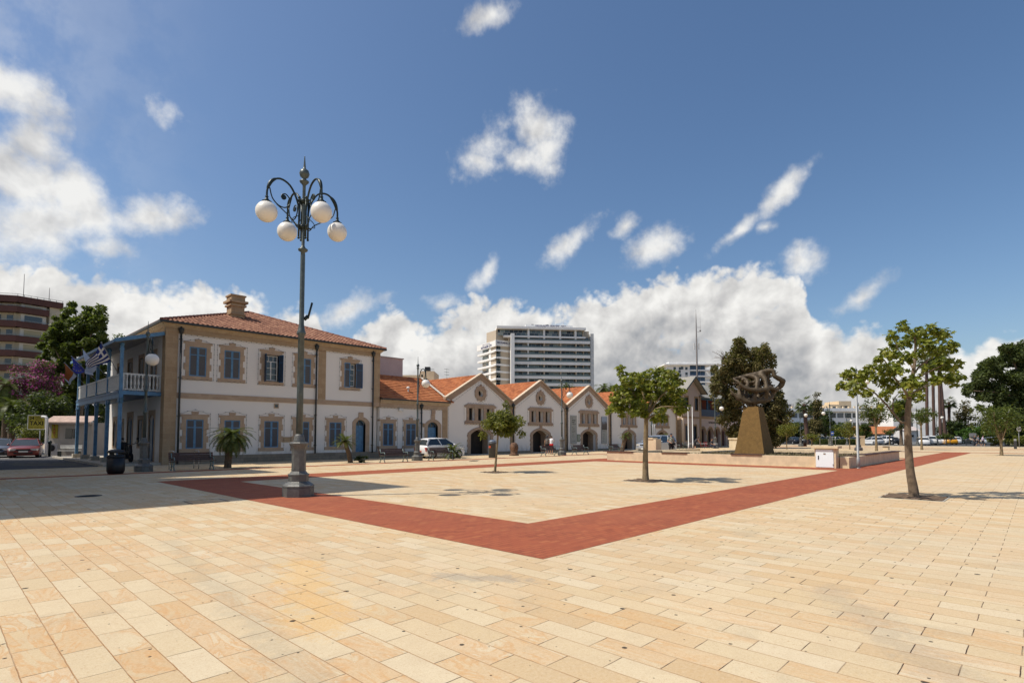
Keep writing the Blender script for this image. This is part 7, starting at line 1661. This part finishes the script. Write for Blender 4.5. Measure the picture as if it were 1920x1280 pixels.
cv = g.n('ShaderNodeCombineXYZ', {0: g.ma('ADD', h_, 500.), 1: g.ma('ADD', s_.outputs[2], 30.)}).outputs[0]
br = g.n('ShaderNodeTexBrick', {'Vector': cv, 'Color1': (0, 0, 0, 1), 'Color2': (1, 1, 1, 1), 'Mortar': (.5, .5, .5, 1), 'Scale': 1., 'Mortar Size': .06, 'Brick Width': 1.9, 'Row Height': 3.02}, offset=.37)
rn = g.n('ShaderNodeSeparateColor', {0: br.outputs['Color']}).outputs[0]
c = g.ramp(rn, [(0., (.02, .022, .026)), (.2, (.06, .085, .10)), (.40, (.11, .155, .18)), (.55, (.20, .25, .25)), (.75, (.30, .33, .30)), (.85, (.05, .065, .08)), (.93, (.34, .29, .22)), (1., (.34, .29, .22))], 'CONSTANT')
g.col(g.mix(br.outputs['Fac'], c, (.45, .43, .38))); g.b.inputs['Roughness'].default_value = .15
hot = thing('hotel_tower', 'white seafront hotel tower with balconies and rooftop lettering, behind the gables', 'building', tuple(P0(1010, 232)))
A, B = P0(960, 232), P0(1108, 236); a, b, L_ = frame_at(A, B); wh = mat('hotel_white', (.80, .79, .76), .7, noise=.06, nscale=.3); tan = mat('hotel_tan', (.50, .42, .32), .8)
zt2 = lambda y: zt(y, 234)
body = MB(); lb_box(body, A, a, b, 0, L_, 2.2, 20, 0, zt2(616)); wpart('wall', body, tan, hot)
ys = [639.5, 653.3, 666.8, 680.2, 693.6, 707.0, 720.5, 734, 747.5, 761]
for i, y in enumerate(ys):
    z = zt2(y); s1 = MB(); lb_box(s1, A, a, b, 0, L_, 0, 2.6, z - .55, z + .35); lb_box(s1, A, a, b, 0, L_, -.05, .03, z + .351, z + .55); wpart('balcony_slab', s1, wh, hot)
    g1 = MB(); lb_box(g1, A, a, b, .3, L_ - .3, 2.05, 2.15, z + .36, z + 2.4); wpart('window_band', g1, g.m, hot)
    r = MB(); lb_box(r, A, a, b, .1, L_ - .1, .02, .06, z + .56, z + 1.15); wpart('balustrade', r, mat('glass_balustrade', (.14, .18, .18), .2), hot)
for k, px in enumerate((990, 1021, 1053, 1083, 1098)):
    f = MB(); x = (P0(px, 234) - A).dot(a); lb_box(f, A, a, b, x - .22, x + .22, .3 if k < 4 else 1, 2.2, 0, zt2(616) - .1); wpart('divider', f, tan if k else wh, hot)
for i, y in enumerate((625.0,)):
    z = zt2(y) - .6; s1 = MB(); lb_box(s1, A, a, b, -3.5, L_ - 2, 0, 2.3, z - .9, z - .2); wpart('balcony_slab', s1, wh, hot); g1 = MB(); lb_box(g1, A, a, b, -6, L_ - 3, 2.0, 2.1, zt2(627) - .1, zt2(617)); wpart('window_band', g1, g.m, hot)
for px in (991, 1021, 1052, 1082): f = MB(); x = (P0(px, 234) - A).dot(a); lb_box(f, A, a, b, x - .35, x + .35, .2, 2.3, zt2(641), zt2(616)); wpart('divider', f, wh, hot)
f = MB(); lb_box(f, A, a, b, -6.5, L_ - 2, -.6, 18, zt2(616), zt2(611.5)); wpart('roof', f, wh, hot)
f = MB(); lb_box(f, A, a, b, -.6, .9, -1.6, 2.5, 0, zt2(626)); wpart('fin', f, wh, hot)
f = MB(); lb_box(f, A, a, b, L_ + .2, L_ + 1.6, .2, 14, 0, zt2(622)); wpart('fin', f, mat('hotel_grey', (.55, .55, .53), .7), hot)
px0 = (P0(987, 234) - A).dot(a); px1_ = (P0(1079, 234) - A).dot(a)
f = MB(); lb_box(f, A, a, b, px0, px1_, 3, 14, zt2(611.5), zt2(605)); ph = wpart('penthouse', f, wh, hot)
f = MB(); lb_box(f, A, a, b, px0 + 2.5, px1_ - 1, 2.85, 2.99, zt2(611), zt2(609.6)); wpart('window_band', f, M['pane'], hot, ph)
navy = mat('sign_navy', (.02, .03, .13), 1., spec=0.)
ctr = A + a * (px0 + px1_) / 2 + b * 2.7
text('NICOLAIDES  SEAVIEW  CITY', 1.05, lambda p, q: (ctr.x + a.x * (p + .6), ctr.y + a.y * (p + .6), zt2(606.9) + q), navy, 'lettering', hot, off=hot.location, bold=True, sx=.98)
for px in (1002, 1031): f = MB(); x = (P0(px, 234) - A).dot(a); lb_box(f, A, a, b, x - .5, x + .5, 5, 6, zt2(605), zt2(602.2)); wpart('roof_plant', f, M['black'], hot)
for px, y in ((941, 592), (1057, 591), (1043, 601)): f = MB(); p = P0(px, 236); f.tube([(p.x, p.y, zt2(612)), (p.x, p.y, zt2(y))], .10, 4); wpart('antenna', f, wh, hot)
for k in range(25):
    f = MB(); q = A + a * (-1.5 + k * 1.05 if k < 9 else px0 + 9 + (k - 9) * .9) + b * (3 if k < 9 else 1.5); f.sphere((q.x, q.y, zt2(611.5) + .3), .35 if k < 9 else .28, 6, 5); wpart('roof_lamp', f, wh, hot)
# left wing with the slanted sign
W0, W1, W2 = P0(897, 247), P0(932, 232), P0(960, 236)
for (q0, q1, nm) in ((W0, W1, 'l'), (W1, W2, 'r')):
    a2, b2, L2 = frame_at(q0, q1)
    f = MB(); lb_box(f, q0, a2, b2, .5, L2 - .2, 1.8, 8, 0, zt2(648)); wpart('wall', f, tan, hot)
    for y in [656.5 + 13.4 * k for k in range(9)]:
        z = zt2(y); f = MB(); lb_box(f, q0, a2, b2, -.8, L2 + .3, -.2, 2.0, z - .55, z + .30); wpart('balcony_slab', f, wh, hot); f = MB(); lb_box(f, q0, a2, b2, .6, L2 - .4, 1.65, 1.75, z + .3, z + 2.4); wpart('window_band', f, g.m, hot)
        if nm == 'l': f = MB(); lb_box(f, q0, a2, b2, L2 * .56, L2 * .66, .1, 1.7, z + .3, z + 2.5); wpart('divider', f, wh, hot)
    f = MB(); lb_box(f, q0, a2, b2, -1.0, L2 + .2, -.4, .2, zt2(648.5), zt2(637.5)); sg = wpart('sign_board', f, wh, hot)
    mid = q0 + a2 * L2 * .47 - b2 * .5
    if nm == 'l':
        text('NICOLAIDES CITY', 1.35, lambda p, q, m_=mid, a_=a2: (m_.x + a_.x * p, m_.y + a_.y * p, zt2(645.2) + q), navy, 'lettering', sg, off=(0, 0, 0), bold=True, sx=.92).location = (0, 0, 0)
        text('SEMPER COLLECTION', .75, lambda p, q, m_=mid, a_=a2: (m_.x + a_.x * p, m_.y + a_.y * p, zt2(640.4) + q), navy, 'lettering', sg, sx=.95)
    else: text('NICOLAIDES CITY', 1.1, lambda p, q, m_=mid, a_=a2: (m_.x + a_.x * p, m_.y + a_.y * p, zt2(642.4) + q), navy, 'lettering', sg, bold=True, sx=.85)
f = MB(); lb_box(f, W1, *frame_at(W1, W2)[:2], 0, 6, 1, 9, zt2(640), zt2(618)); wpart('stair_block', f, tan, hot)
# white modern block to the right
mo = thing('modern_block', 'white modern apartment block with blue glass above the pointed house', 'building', tuple(P0(1300, 280))); zz = lambda y: zt(y, 280)
A, B = P0(1252, 280), P0(1327, 280); a, b, L_ = frame_at(A, B)
f = MB(); lb_box(f, A, a, b, 0, L_ * .58, 0, 16, 0, zz(684)); lb_box(f, A, a, b, L_ * .58, L_, 2, 16, 0, zz(684)); wpart('wall', f, wh, mo)
f = MB(); lb_box(f, A, a, b, -1.5, L_ + 3, -1.5, 17, zz(684), zz(681.5)); lb_box(f, A, a, b, 1, L_, 0, 16, zz(681.5), zz(677.5)); wpart('roof', f, wh, mo)
bl = mat('blue_glass', (.035, .075, .15), .1)
for y in (694, 705, 716, 727):
    f = MB(); lb_box(f, A, a, b, L_ * .59, L_ * .86, 1.2, 1.6, zz(y) + .5, zz(y) + 2.7); wpart('window', f, bl, mo); f = MB(); lb_box(f, A, a, b, L_ * .88, L_ - .2, 1.8, 2.0, zz(y) + .5, zz(y) + 2.7); wpart('window', f, bl, mo); f = MB(); lb_box(f, A, a, b, L_ * .58, L_ + 2.5, -.6, 2, zz(y) - .2, zz(y) + .45); wpart('balcony_slab', f, wh, mo)
for px, y in ((1267, 690), (1277, 690), (1281, 689), (1289, 690), (1276, 696), (1277, 703), (1289, 700), (1289, 707)): f = MB(); x = (P0(px, 280) - A).dot(a); lb_box(f, A, a, b, x - .6, x + .6, -.06, .0, zz(y) - .7, zz(y) + .7); wpart('window', f, M['pane'], mo)
C_, D_ = P0(1330, 292), P0(1352, 292); a, b, L_ = frame_at(C_, D_)
f = MB(); lb_box(f, C_, a, b, -1, L_, 2, 16, 0, zt(683, 292)); lb_box(f, C_, a, b, 2, L_ + 2, 0, 16, zt(683.5, 292), zt(681, 292)); wpart('wall', f, wh, mo)
for y in (692, 703, 714): f = MB(); lb_box(f, C_, a, b, 2, L_, 1.8, 1.95, zt(y, 292), zt(y, 292) + 2.2); wpart('window', f, M['pane'], mo); f = MB(); lb_box(f, C_, a, b, 0, L_ + 1, 0, 2, zt(y, 292) - .5, zt(y, 292)); wpart('balcony_slab', f, wh, mo)
# telecom mast
p = P0(1309, 120); t = thing('telecom_mast', 'thin lattice telecom mast with white panel antennas against the clouds', 'mast', (p.x, p.y, 0)); zm = lambda y: zt(y, 120)
m = MB(); m.tube([(0, 0, 0), (0, 0, zm(645)), (-.05, 0, zm(598)), (-.08, 0, zm(577))], [.22, .18, .10, .03], 6)
for k in range(40): z = 12 + k * .42; m.box(-.2, .2, -.02, .02, z, z + .05) if z < zm(600) else None
m.build('mast_pole', mat('mast_metal', (.26, .24, .23), .6), t)
for s_ in (-1, 1): m = MB(); m.box(s_ * .50 - .14, s_ * .50 + .14, -.1, .1, zm(653.5), zm(642)); m.box(min(0, s_ * .4), max(0, s_ * .4), -.03, .03, zm(648), zm(647.6)); m.build('panel_antenna', M['white'], t).rotation_euler = (0, 0, R(-46))
m = MB(); m.tube([(.15, -.15, zm(620)), (.62, -.62, zm(621)), (.62, -.62, zm(608))], .04, 4); m.tube([(.62, -.62, zm(608)), (.62, -.62, zm(587))], .02, 4); m.tube([(.15, -.15, zm(612)), (.62, -.62, zm(612))], .03, 4); m.sphere((.6, -.6, zm(618)), .2, 6, 5); m.build('whip_antenna', mat('mast_metal', (.2,) * 3), t)
# tower block far left
tw = thing('tower_block', 'brown and cream tower block with wrap-round balconies at the left edge', 'building', tuple(P0(60, 112))); z1 = lambda y: zt(y, 112)
A, B = P0(21, 112), P0(109, 118.5); a, b, L_ = frame_at(A, B); A2 = P0(-60, 110); a_, b_, L2 = frame_at(A2, A)
br_ = mat('brown_balcony', (.085, .035, .028), .8, noise=.15, nscale=.5); cr_ = mat('cream_wall', (.48, .44, .34), .8, noise=.1, nscale=.4); fr_ = mat('pale_window_frame', (.56, .55, .50), .7)
f = MB(); lb_box(f, A, a, b, 0, L_ - 1.4, 1.6, 16, 0, z1(557)); lb_box(f, A2, a_, b_, 0, L2, 1.6, 14, 0, z1(557)); lb_box(f, A, a, b, L_ - 2.2, L_ - .2, .5, 12, 0, z1(560)); wpart('wall', f, cr_, tw)
for i in range(9):
    y = 556 if i == 0 else 575 + 28.0 * (i - 1) + (0 if i else 0); th = 1.5 if i else 1.6
    zc = z1(y + 6); f = MB(); lb_box(f, A, a, b, 0, L_ if i == 0 else L_ - 2.4, 0, 1.7, zc - .1, zc + 1.1 + (.1 if i == 0 else 0)); lb_box(f, A2, a_, b_, 0, L2, 0, 1.7, zc - .1, zc + 1.1 + (.1 if i == 0 else 0)); wpart('balcony', f, br_, tw)
    if i: f = MB(); lb_box(f, A, a, b, 0, L_ - 2.4, .05, .09, zc + 1.28, zc + 1.34); lb_box(f, A2, a_, b_, 0, L2, .05, .09, zc + 1.28, zc + 1.34); wpart('handrail', f, M['alu'], tw)
    zb = zc - 1.75
    if i < 8:
        f = MB(); lb_box(f, A, a, b, .9, 5.1, .9, 1.6, zb - .25, zb + 1.55); w = wpart('window', f, fr_, tw)
        f = MB(); lb_box(f, A, a, b, 1.5, 4.4, .84, .89, zb, zb + 1.25); wpart('pane', f, M['pane'] if i in (1, 5) else mat('cream_blind', (.40, .37, .24), .8), tw, w)
        f = MB(); lb_box(f, A, a, b, 5.6, 7.4, 1.52, 1.59, zb - .3, zb + 1.2); wpart('window', f, M['pane'], tw)
        f = MB(); lb_box(f, A2, a_, b_, L2 - 2.4, L2 - .8, 1.52, 1.59, zb - .3, zb + 1.2); wpart('window', f, M['pane'], tw); f = MB(); lb_box(f, A2, a_, b_, L2 - 5, L2 - 3.4, 1.52, 1.59, zb - .3, zb + 1.2); wpart('window', f, M['pane'], tw)
f = MB(); lb_box(f, A, a, b, 0, L_, 0, .05, z1(548), z1(547.4))
for k in range(8): lb_box(f, A, a, b, k * L_ / 7.2, k * L_ / 7.2 + .06, 0, .05, z1(555), z1(548))
lb_box(f, A2, a_, b_, 0, L2, 0, .05, z1(548), z1(547.4)); wpart('roof_rail', f, M['iron_dk'], tw)
for px, y in ((32, 493), (81, 521)): f = MB(); p = P0(px, 118); f.tube([(p.x, p.y, z1(556)), (p.x, p.y, z1(y))], .06, 4); wpart('antenna', f, mat('mast_metal', (.2,) * 3), tw)
# buildings just behind the low roofs
t = thing('plain_extension', 'plain pinkish box-like upper storey rising behind the low wing roof', 'building', (24.5, 38.6, 0)); f = MB(); f.box(22.9, 27.2, 38.52, 43, 5.0, 8.0); wpart('wall', f, mat('mauve_render', (.46, .37, .36), .9, noise=.08, nscale=1), t); f = MB(); f.box(22.85, 27.28, 38.45, 43.05, 8.001, 8.08); wpart('coping', f, mat('mauve_cap', (.40, .34, .33), .8), t); f = MB(); f.box(22.9, 27.2, 38.5, 43, 0, 4.99); wpart('lower_wall', f, M['plaster'], t)
t = thing('rear_building', 'small cream building with rooftop equipment behind the first gable roof', 'building', tuple(P0(800, 75))); A, B = P0(786, 75), P0(813, 75); a, b, L_ = frame_at(A, B)
f = MB(); lb_box(f, A, a, b, 0, L_, 0, 5, 0, zt(695, 75)); lb_box(f, A, a, b, -3.4, -.01, .3, 4, 0, zt(702, 75)); wpart('wall', f, M['cream'], t); f = MB(); lb_box(f, A, a, b, .6, 1.3, .5, 1.2, zt(695, 75), zt(686, 75)); wpart('water_tank', f, M['black'], t)
f = MB(); lb_box(f, A, a, b, 0, L_, .0, .03, zt(691.2, 75), zt(690.8, 75))
for k in range(14): lb_box(f, A, a, b, k * L_ / 13 - .01, k * L_ / 13 + .01, 0, .03, zt(695, 75), zt(691.2, 75))
wpart('roof_rail', f, M['iron'], t)
p = P0(837, 90); t = thing('tv_aerial', 'thin television aerial over the first gable roof', 'aerial', (p.x, p.y, 0)); m = MB(); m.tube([(0, 0, 0), (0, 0, zt(690, 90))], .04, 4)
for y in (692, 697, 702): m.box(-.5, .5, -.02, .02, zt(y, 90), zt(y, 90) + .05)
m.build('mast', M['iron'], t)
# long white office range
of = thing('office_range', 'long low white office building with ribbon windows behind the trees', 'building', tuple(P0(1590, 190))); zo = lambda y: zt(y, 190)
A, B = P0(1478, 190), P0(1712, 190); a, b, L_ = frame_at(A, B)
f = MB(); lb_box(f, A, a, b, 0, L_, 0, 14, 0, zo(770)); wpart('wall', f, wh, of)
f = MB(); lb_box(f, A, a, b, -1, L_ + 1, -1.2, 14, zo(771), zo(765)); wpart('parapet', f, wh, of)
for y0, y1 in ((783, 774), (800, 792)):
    for k in range(16):
        f = MB(); x = 1.2 + k * L_ / 16.2; lb_box(f, A, a, b, x, x + L_ / 16.2 * .78, -.07, -.01, zo(y0), zo(y1)); wpart('window', f, M['pane'] if k % 3 else mat('office_pane', (.16, .17, .17), .3), of)
f = MB()
for k in range(22): x = 1 + k * L_ / 22; lb_box(f, A, a, b, x, x + .5, -.9, -.3, zo(765), zo(761.5))
wpart('roof_post', f, M['cream'], of)
t = thing('rooftop_block', 'cream stepped block rising behind the white office building', 'building', tuple(P0(1575, 215))); A, B = P0(1556, 215), P0(1598, 215); a, b, L_ = frame_at(A, B); zq = lambda y: zt(y, 215); f = MB(); lb_box(f, A, a, b, 0, L_, 0, 10, 0, zq(758)); lb_box(f, A, a, b, L_ * .45, L_, 0, 10, zq(758), zq(751.5)); wpart('wall', f, M['cream'], t)
for px, y0, y1 in ((1561, 765, 762), (1581, 764, 760.5), (1586, 764, 760.5), (1591, 764, 760.5), (1565, 765, 762)): f = MB(); x = (P0(px, 215) - A).dot(a); lb_box(f, A, a, b, x - .6, x + .6, -.05, 0, zq(y0), zq(y1)); wpart('window', f, M['pane'], t)
t = thing('apartment_roof', 'pale flat-roofed block seen at the right of the cypress', 'building', tuple(P0(1480, 230))); f = MB(); A, B = P0(1470, 230), P0(1484, 230); a, b, L_ = frame_at(A, B); lb_box(f, A, a, b, 0, L_, 0, 10, 0, zt(765, 230)); lb_box(f, A, a, b, -1, L_ + 1, -1, 10, zt(763.5, 230), zt(757, 230)); wpart('wall', f, mat('pale_block', (.55, .55, .55), .8), t); f = MB(); lb_box(f, A, a, b, .4, L_ - .4, -1.05, -1.01, zt(761, 230), zt(758.5, 230)); wpart('window', f, M['pane'], t)
t = thing('white_tower', 'white block behind the lower crown of the large right tree', 'building', tuple(P0(1683, 180))); f = MB(); A, B = P0(1676, 180), P0(1694, 180); a, b, L_ = frame_at(A, B); lb_box(f, A, a, b, 0, L_, 0, 8, 0, zt(748, 180)); wpart('wall', f, wh, t); f = MB(); lb_box(f, A, a, b, .5, L_ - .5, -.05, 0, zt(758, 180), zt(753, 180)); wpart('window', f, M['pane'], t)
# orange-roofed house
t = thing('orange_roof_house', 'low house with a bright orange roof beyond the parked cars', 'building', tuple(P0(1662, 132))); A, B = P0(1622, 132), P0(1703, 132); a, b, L_ = frame_at(A, B); zh = lambda y: zt(y, 132)
f = MB(); lb_box(f, A, a, b, .3, L_ - .3, .4, 8, 0, zh(813)); wpart('wall', f, M['cream'], t)
f = MB(); q = [A + a * x + b * y for x, y in ((0, 0), (L_, 0), (L_, 4.4), (0, 4.4))]; f.add([(q[0].x, q[0].y, zh(813)), (q[1].x, q[1].y, zh(813)), (q[2].x, q[2].y, zh(798.5)), (q[3].x, q[3].y, zh(798.5))], [(0, 1, 2, 3)]); q2 = [A + a * x + b * y for x, y in ((0, 8.8), (L_, 8.8))]; f.add([(q[3].x, q[3].y, zh(798.5)), (q[2].x, q[2].y, zh(798.5)), (q2[1].x, q2[1].y, zh(813)), (q2[0].x, q2[0].y, zh(813))], [(0, 1, 2, 3)]); wpart('roof', f, M['tile_new'], t)
for k in range(6): f = MB(); x = 1.5 + k * L_ / 6.4; lb_box(f, A, a, b, x, x + .9, .33, .39, .8, 1.9); wpart('window', f, M['pane'], t)
# white kiosk with gable
t = thing('kiosk', 'small white gabled kiosk with a service window behind the large right tree', 'kiosk', tuple(P0(1713, 104))); A, B = P0(1696, 104), P0(1722, 104); a, b, L_ = frame_at(A, B); zk = lambda y: zt(y, 104)
f = MB(); lb_box(f, A, a, b, 0, L_, 0, 3, 0, zk(807)); wpart('wall', f, M['white'], t); f = MB(); lb_box(f, A, a, b, .6, L_ - .9, -.05, 0, zk(819), zk(815)); wpart('window', f, M['pane'], t)
f = MB(); q0 = A - a * .3 - b * .3; q1 = A + a * (L_ + .3) - b * .3; q2 = q1 + b * 1.8; q3 = q0 + b * 1.8; f.add([(q0.x, q0.y, zk(807)), (q1.x, q1.y, zk(807)), (q2.x, q2.y, zk(799)), (q3.x, q3.y, zk(799))], [(0, 1, 2, 3)]); q4 = q2 + b * 1.8; q5 = q3 + b * 1.8; f.add([(q3.x, q3.y, zk(799)), (q2.x, q2.y, zk(799)), (q4.x, q4.y, zk(807)), (q5.x, q5.y, zk(807))], [(0, 1, 2, 3)]); f.add([(q1.x, q1.y, zk(807)), (q2.x, q2.y, zk(799)), (q4.x, q4.y, zk(807))], [(0, 1, 2)]); wpart('roof', f, mat('kiosk_roof', (.52, .45, .42), .8), t)
for k in range(3): f = MB(); q = A + a * (L_ + .05) + b * (.5 + k * .9); f.obox((q.x, q.y, 1.5), b * .25, a * .05, (0, 0, 1.)); wpart('side_shutter', f, M['alu'], t)
# signs and posts on the far side
def signpost(lb, px, D, ytop, hw_, hh_, c, round_=False, c2=None):
    p = P0(px, D); t = thing('road_sign', lb, 'sign', (p.x, p.y, 0), math.atan2(-_f[0], _f[1]) * 0 + R(43.56 - 90)); z = zt(ytop, D)
    m = MB(); m.tube([(0, .05, 0), (0, .05, z)], .035, 6); m.build('post', M['alu'], t); m = MB()
    if round_: m.tube([(0, 0, z), (0, -.04, z)], hh_, 20)
    else: m.box(-hw_, hw_, -.03, 0, z - hh_, z + hh_)
    m.build('plate', c, t)
    if c2: m = MB(); m.box(-hw_ * .6, hw_ * .6, -.055, -.041, z - hh_ * .25, z + hh_ * .25); m.build('symbol', c2, t)
signpost('round sign on a post at the far right edge below the pine', 1911, 76, 804, .3, .34, mat('sign_grey', (.45, .42, .40), .5), True, mat('sign_dark', (.10, .08, .08), .5))
signpost('small grey notice board left of the three walkers', 1824, 88, 815, .55, .28, mat('sign_grey', (.3, .3, .28), .5))
signpost('grey and blue parking sign beside the hedge lamp post', 1560.5, 92, 812, .26, .34, mat('parking_blue', (.03, .10, .45), .5), False, M['white'])
t = thing('hoarding', 'cream panel standing at the right end of the hedge', 'panel', tuple(P0(1613, 88)), R(43.56 - 90)); m = MB(); m.box(-.62, .62, -.15, .15, 0, 1.55); m.build('panel', M['cream'], t); m = MB(); m.box(-.70, .70, -.2, .2, 1.551, 1.63); m.build('cap', M['planter'], t)
p = P0(1903, 68); t = thing('bollard_light', 'dark square bollard light at the far right of the square', 'bollard', p); m = MB(); m.box(-.14, .14, -.14, .14, 0, 1.0); m.build('body', mat('bollard_dark', (.03, .03, .032), .5), t); m = MB(); m.box(-.12, .12, -.12, .12, 1.001, 1.25); m.build('lamp_head', M['alu'], t)
for i, px in enumerate((1537, 1553, 1566, 1620, 1695, 1745, 1757, 1781, 1811, 1872, 1884, 1891)):
    p = P0(px, 90); t = thing('bollard', 'thin grey bollard in the row along the far edge, number %s from the left' % ['one', 'two', 'three', 'four', 'five', 'six', 'seven', 'eight', 'nine', 'ten', 'eleven', 'twelve'][i], 'bollard', p, 0, 'thin bollards along the far edge'); m = MB(); m.lathe([(.05, 0), (.05, .95), (.07, .97), (.06, 1.05), (0, 1.07)], 8); m.build('post', M['alu'], t)
t = thing('litter_bin', 'dark bin near the single lamp post left of the hedge', 'litter bin', P0(1509, 86)); m = MB(); m.lathe([(.25, 0), (.27, .9), (.2, 1.0), (0, 1.03)], 10); m.build('body', M['black'], t)
t = thing('stone_bench', 'dark-topped low stone seat block out on the far paving', 'bench', P0(1661, 64), R(0)); m = MB(); m.box(-.5, .5, -.25, .25, 0, .34); m.build('base', M['planter'], t); m = MB(); m.box(-.55, .55, -.28, .28, .341, .40); m.build('seat', M['plank'], t)
t = thing('stone_pier', 'short cream stone pier between the traffic cone and the pedestal', 'pier', P0(1377, 57)); m = MB(); m.box(-.4, .4, -.4, .4, 0, 1.25); m.build('block', M['planter'], t); m = MB(); m.box(-.48, .48, -.48, .48, 1.251, 1.4); m.build('cap', M['planter'], t)

# ---------------------------------------------------------------- taxi office and its signs (left)
tx = thing('taxi_office', 'small cream taxi office with a tiled roof edge', 'kiosk', tuple(P0(115, 46))); zx = lambda y: zt(y, 46)
A, B = P0(91, 46), P0(172, 46); a, b, L_ = frame_at(A, B)
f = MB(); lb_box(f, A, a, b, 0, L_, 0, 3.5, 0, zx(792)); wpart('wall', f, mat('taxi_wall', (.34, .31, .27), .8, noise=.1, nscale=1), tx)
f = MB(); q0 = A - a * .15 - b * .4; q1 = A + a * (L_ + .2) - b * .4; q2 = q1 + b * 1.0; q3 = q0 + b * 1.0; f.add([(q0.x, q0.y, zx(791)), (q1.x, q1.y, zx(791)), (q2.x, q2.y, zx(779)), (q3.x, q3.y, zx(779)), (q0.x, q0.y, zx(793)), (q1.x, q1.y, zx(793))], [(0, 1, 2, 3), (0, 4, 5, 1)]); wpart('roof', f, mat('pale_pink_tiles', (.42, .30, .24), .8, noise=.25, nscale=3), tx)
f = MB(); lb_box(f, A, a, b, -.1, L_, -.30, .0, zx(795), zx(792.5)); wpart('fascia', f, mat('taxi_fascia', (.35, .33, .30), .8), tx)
f = MB(); x0_ = (P0(123, 46) - A).dot(a); lb_box(f, A, a, b, x0_, x0_ + .55, -.04, 0, zx(822), zx(803)); wpart('window', f, M['pane'], tx); f = MB(); lb_box(f, A, a, b, x0_ + .62, x0_ + .95, -.04, 0, zx(821), zx(804)); wpart('window', f, M['pane'], tx)
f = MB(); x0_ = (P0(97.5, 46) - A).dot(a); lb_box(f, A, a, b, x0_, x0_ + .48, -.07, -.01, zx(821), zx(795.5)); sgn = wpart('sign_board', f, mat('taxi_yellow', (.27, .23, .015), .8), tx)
for i, ch_ in enumerate('TAXI'):
    o = A + a * (x0_ + .24) - b * .085; text(ch_, .30, lambda p, q, zc=zx(798.5 + i * 6.4), o_=o, a_=a: (o_.x + a_.x * p, o_.y + a_.y * p, zc + q), mat('taxi_red', (.28, .01, .01), .6), 'lettering', sgn, bold=True)
f = MB(); x0_ = (P0(102, 46) - A).dot(a); lb_box(f, A, a, b, x0_, x0_ + .9, -.75, -.35, 0.05, zx(831)); wpart('air_conditioner', f, mat('ac_white', (.42, .40, .38), .6), tx)
q = A + a * (x0_ + .45) - b * .76; f = MB(); f.tube([(q.x, q.y, .62), (q.x - b.x * .02, q.y - b.y * .02, .62)], .26, 16); wpart('fan_grille', f, M['black'], tx)
# hanging sign
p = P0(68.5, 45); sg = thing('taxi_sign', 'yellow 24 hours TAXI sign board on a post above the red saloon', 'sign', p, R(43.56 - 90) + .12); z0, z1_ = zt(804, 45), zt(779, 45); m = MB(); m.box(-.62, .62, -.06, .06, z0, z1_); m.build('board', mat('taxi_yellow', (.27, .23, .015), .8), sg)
m = MB(); m.box(-.66, -.621, -.08, .08, z0 - .04, z1_ + .04); m.box(.621, .66, -.08, .08, z0 - .04, z1_ + .04); m.box(-.62, .62, -.08, .08, z1_ + .001, z1_ + .04); m.box(-.62, .62, -.08, .08, z0 - .04, z0 - .001); m.build('frame', M['rail_white'], sg)
m = MB(); m.tube([(.25, 0, 0), (.25, 0, z0 - .04)], .04, 6); m.build('post', M['alu'], sg)
zc = (z0 + z1_) / 2
fnt = lambda cx, cz: (lambda p, q: (cx + p, -.065, cz + q))
text('24', .34, fnt(-.36, zc + .33), M['letter'], 'lettering', sg, bold=True); text('Hours', .17, fnt(.12, zc + .40), M['letter'], 'lettering', sg); text('Service', .17, fnt(.16, zc + .22), M['letter'], 'lettering', sg); text('TAXI', .46, fnt(0, zc - .08), M['letter'], 'lettering', sg, bold=True); text('TEL. 24 656 666', .13, fnt(0, zc - .42), M['letter'], 'lettering', sg)
p = P0(87, 44.5); t = thing('white_post', 'thick white pipe post beside the taxi office, curved at the top', 'post', p); m = MB(); zt_ = zt(781, 44.5); m.tube(smooth([(0, 0, 0), (0, 0, zt_ * .5), (0, 0, zt_ - .25), (-.12, .12, zt_ - .03), (-.3, .3, zt_)], 4), .09, 10); m.build('pipe', M['white'], t)
p = P0(94, 43.5); t = thing('bollard', 'short dark post beside the white pipe at the taxi office', 'bollard', p); m = MB(); m.lathe([(.09, 0), (.09, 1.0), (.14, 1.05), (.12, 1.2), (0, 1.25)], 10); m.build('post', M['iron_dk'], t)
p = P0(131, 43.5); t = thing('waiting_bench', 'white bench outside the taxi office beside the tree trunk', 'bench', p, R(-40)); m = MB(); m.box(-.8, .8, -.2, .2, .42, .47); m.build('seat', M['rail_white'], t)
for x in (-.7, .7): m = MB(); m.box(x - .03, x + .03, -.18, .18, 0, .419); m.build('leg', M['iron_dk'], t)
m = MB(); m.box(-.8, .8, .18, .22, .6, .9); m.build('backrest', M['rail_white'], t)
p = P0(169, 49); t = thing('road_sign', 'grey sign on a thin post seen between the veranda posts', 'sign', p, R(43.56 - 90)); m = MB(); m.tube([(0, 0, 0), (0, 0, zt(794, 49))], .04, 6); m.build('post', M['alu'], t); m = MB(); m.box(-.25, .25, -.05, -.01, zt(794, 49) - .02, zt(788, 49)); m.build('plate', M['alu'], t)
t = thing('garden_wall', 'low sunlit white wall with a rail beyond the veranda', 'wall', P0(200, 56), R(43.56 - 90)); m = MB(); m.box(-1.2, 1.3, 0, .2, 0, .85); m.build('wall', M['white'], t); m = MB(); m.tube([(-1.2, .1, 1.0), (1.3, .1, 1.0)], .025, 5); m.build('rail', M['iron'], t)
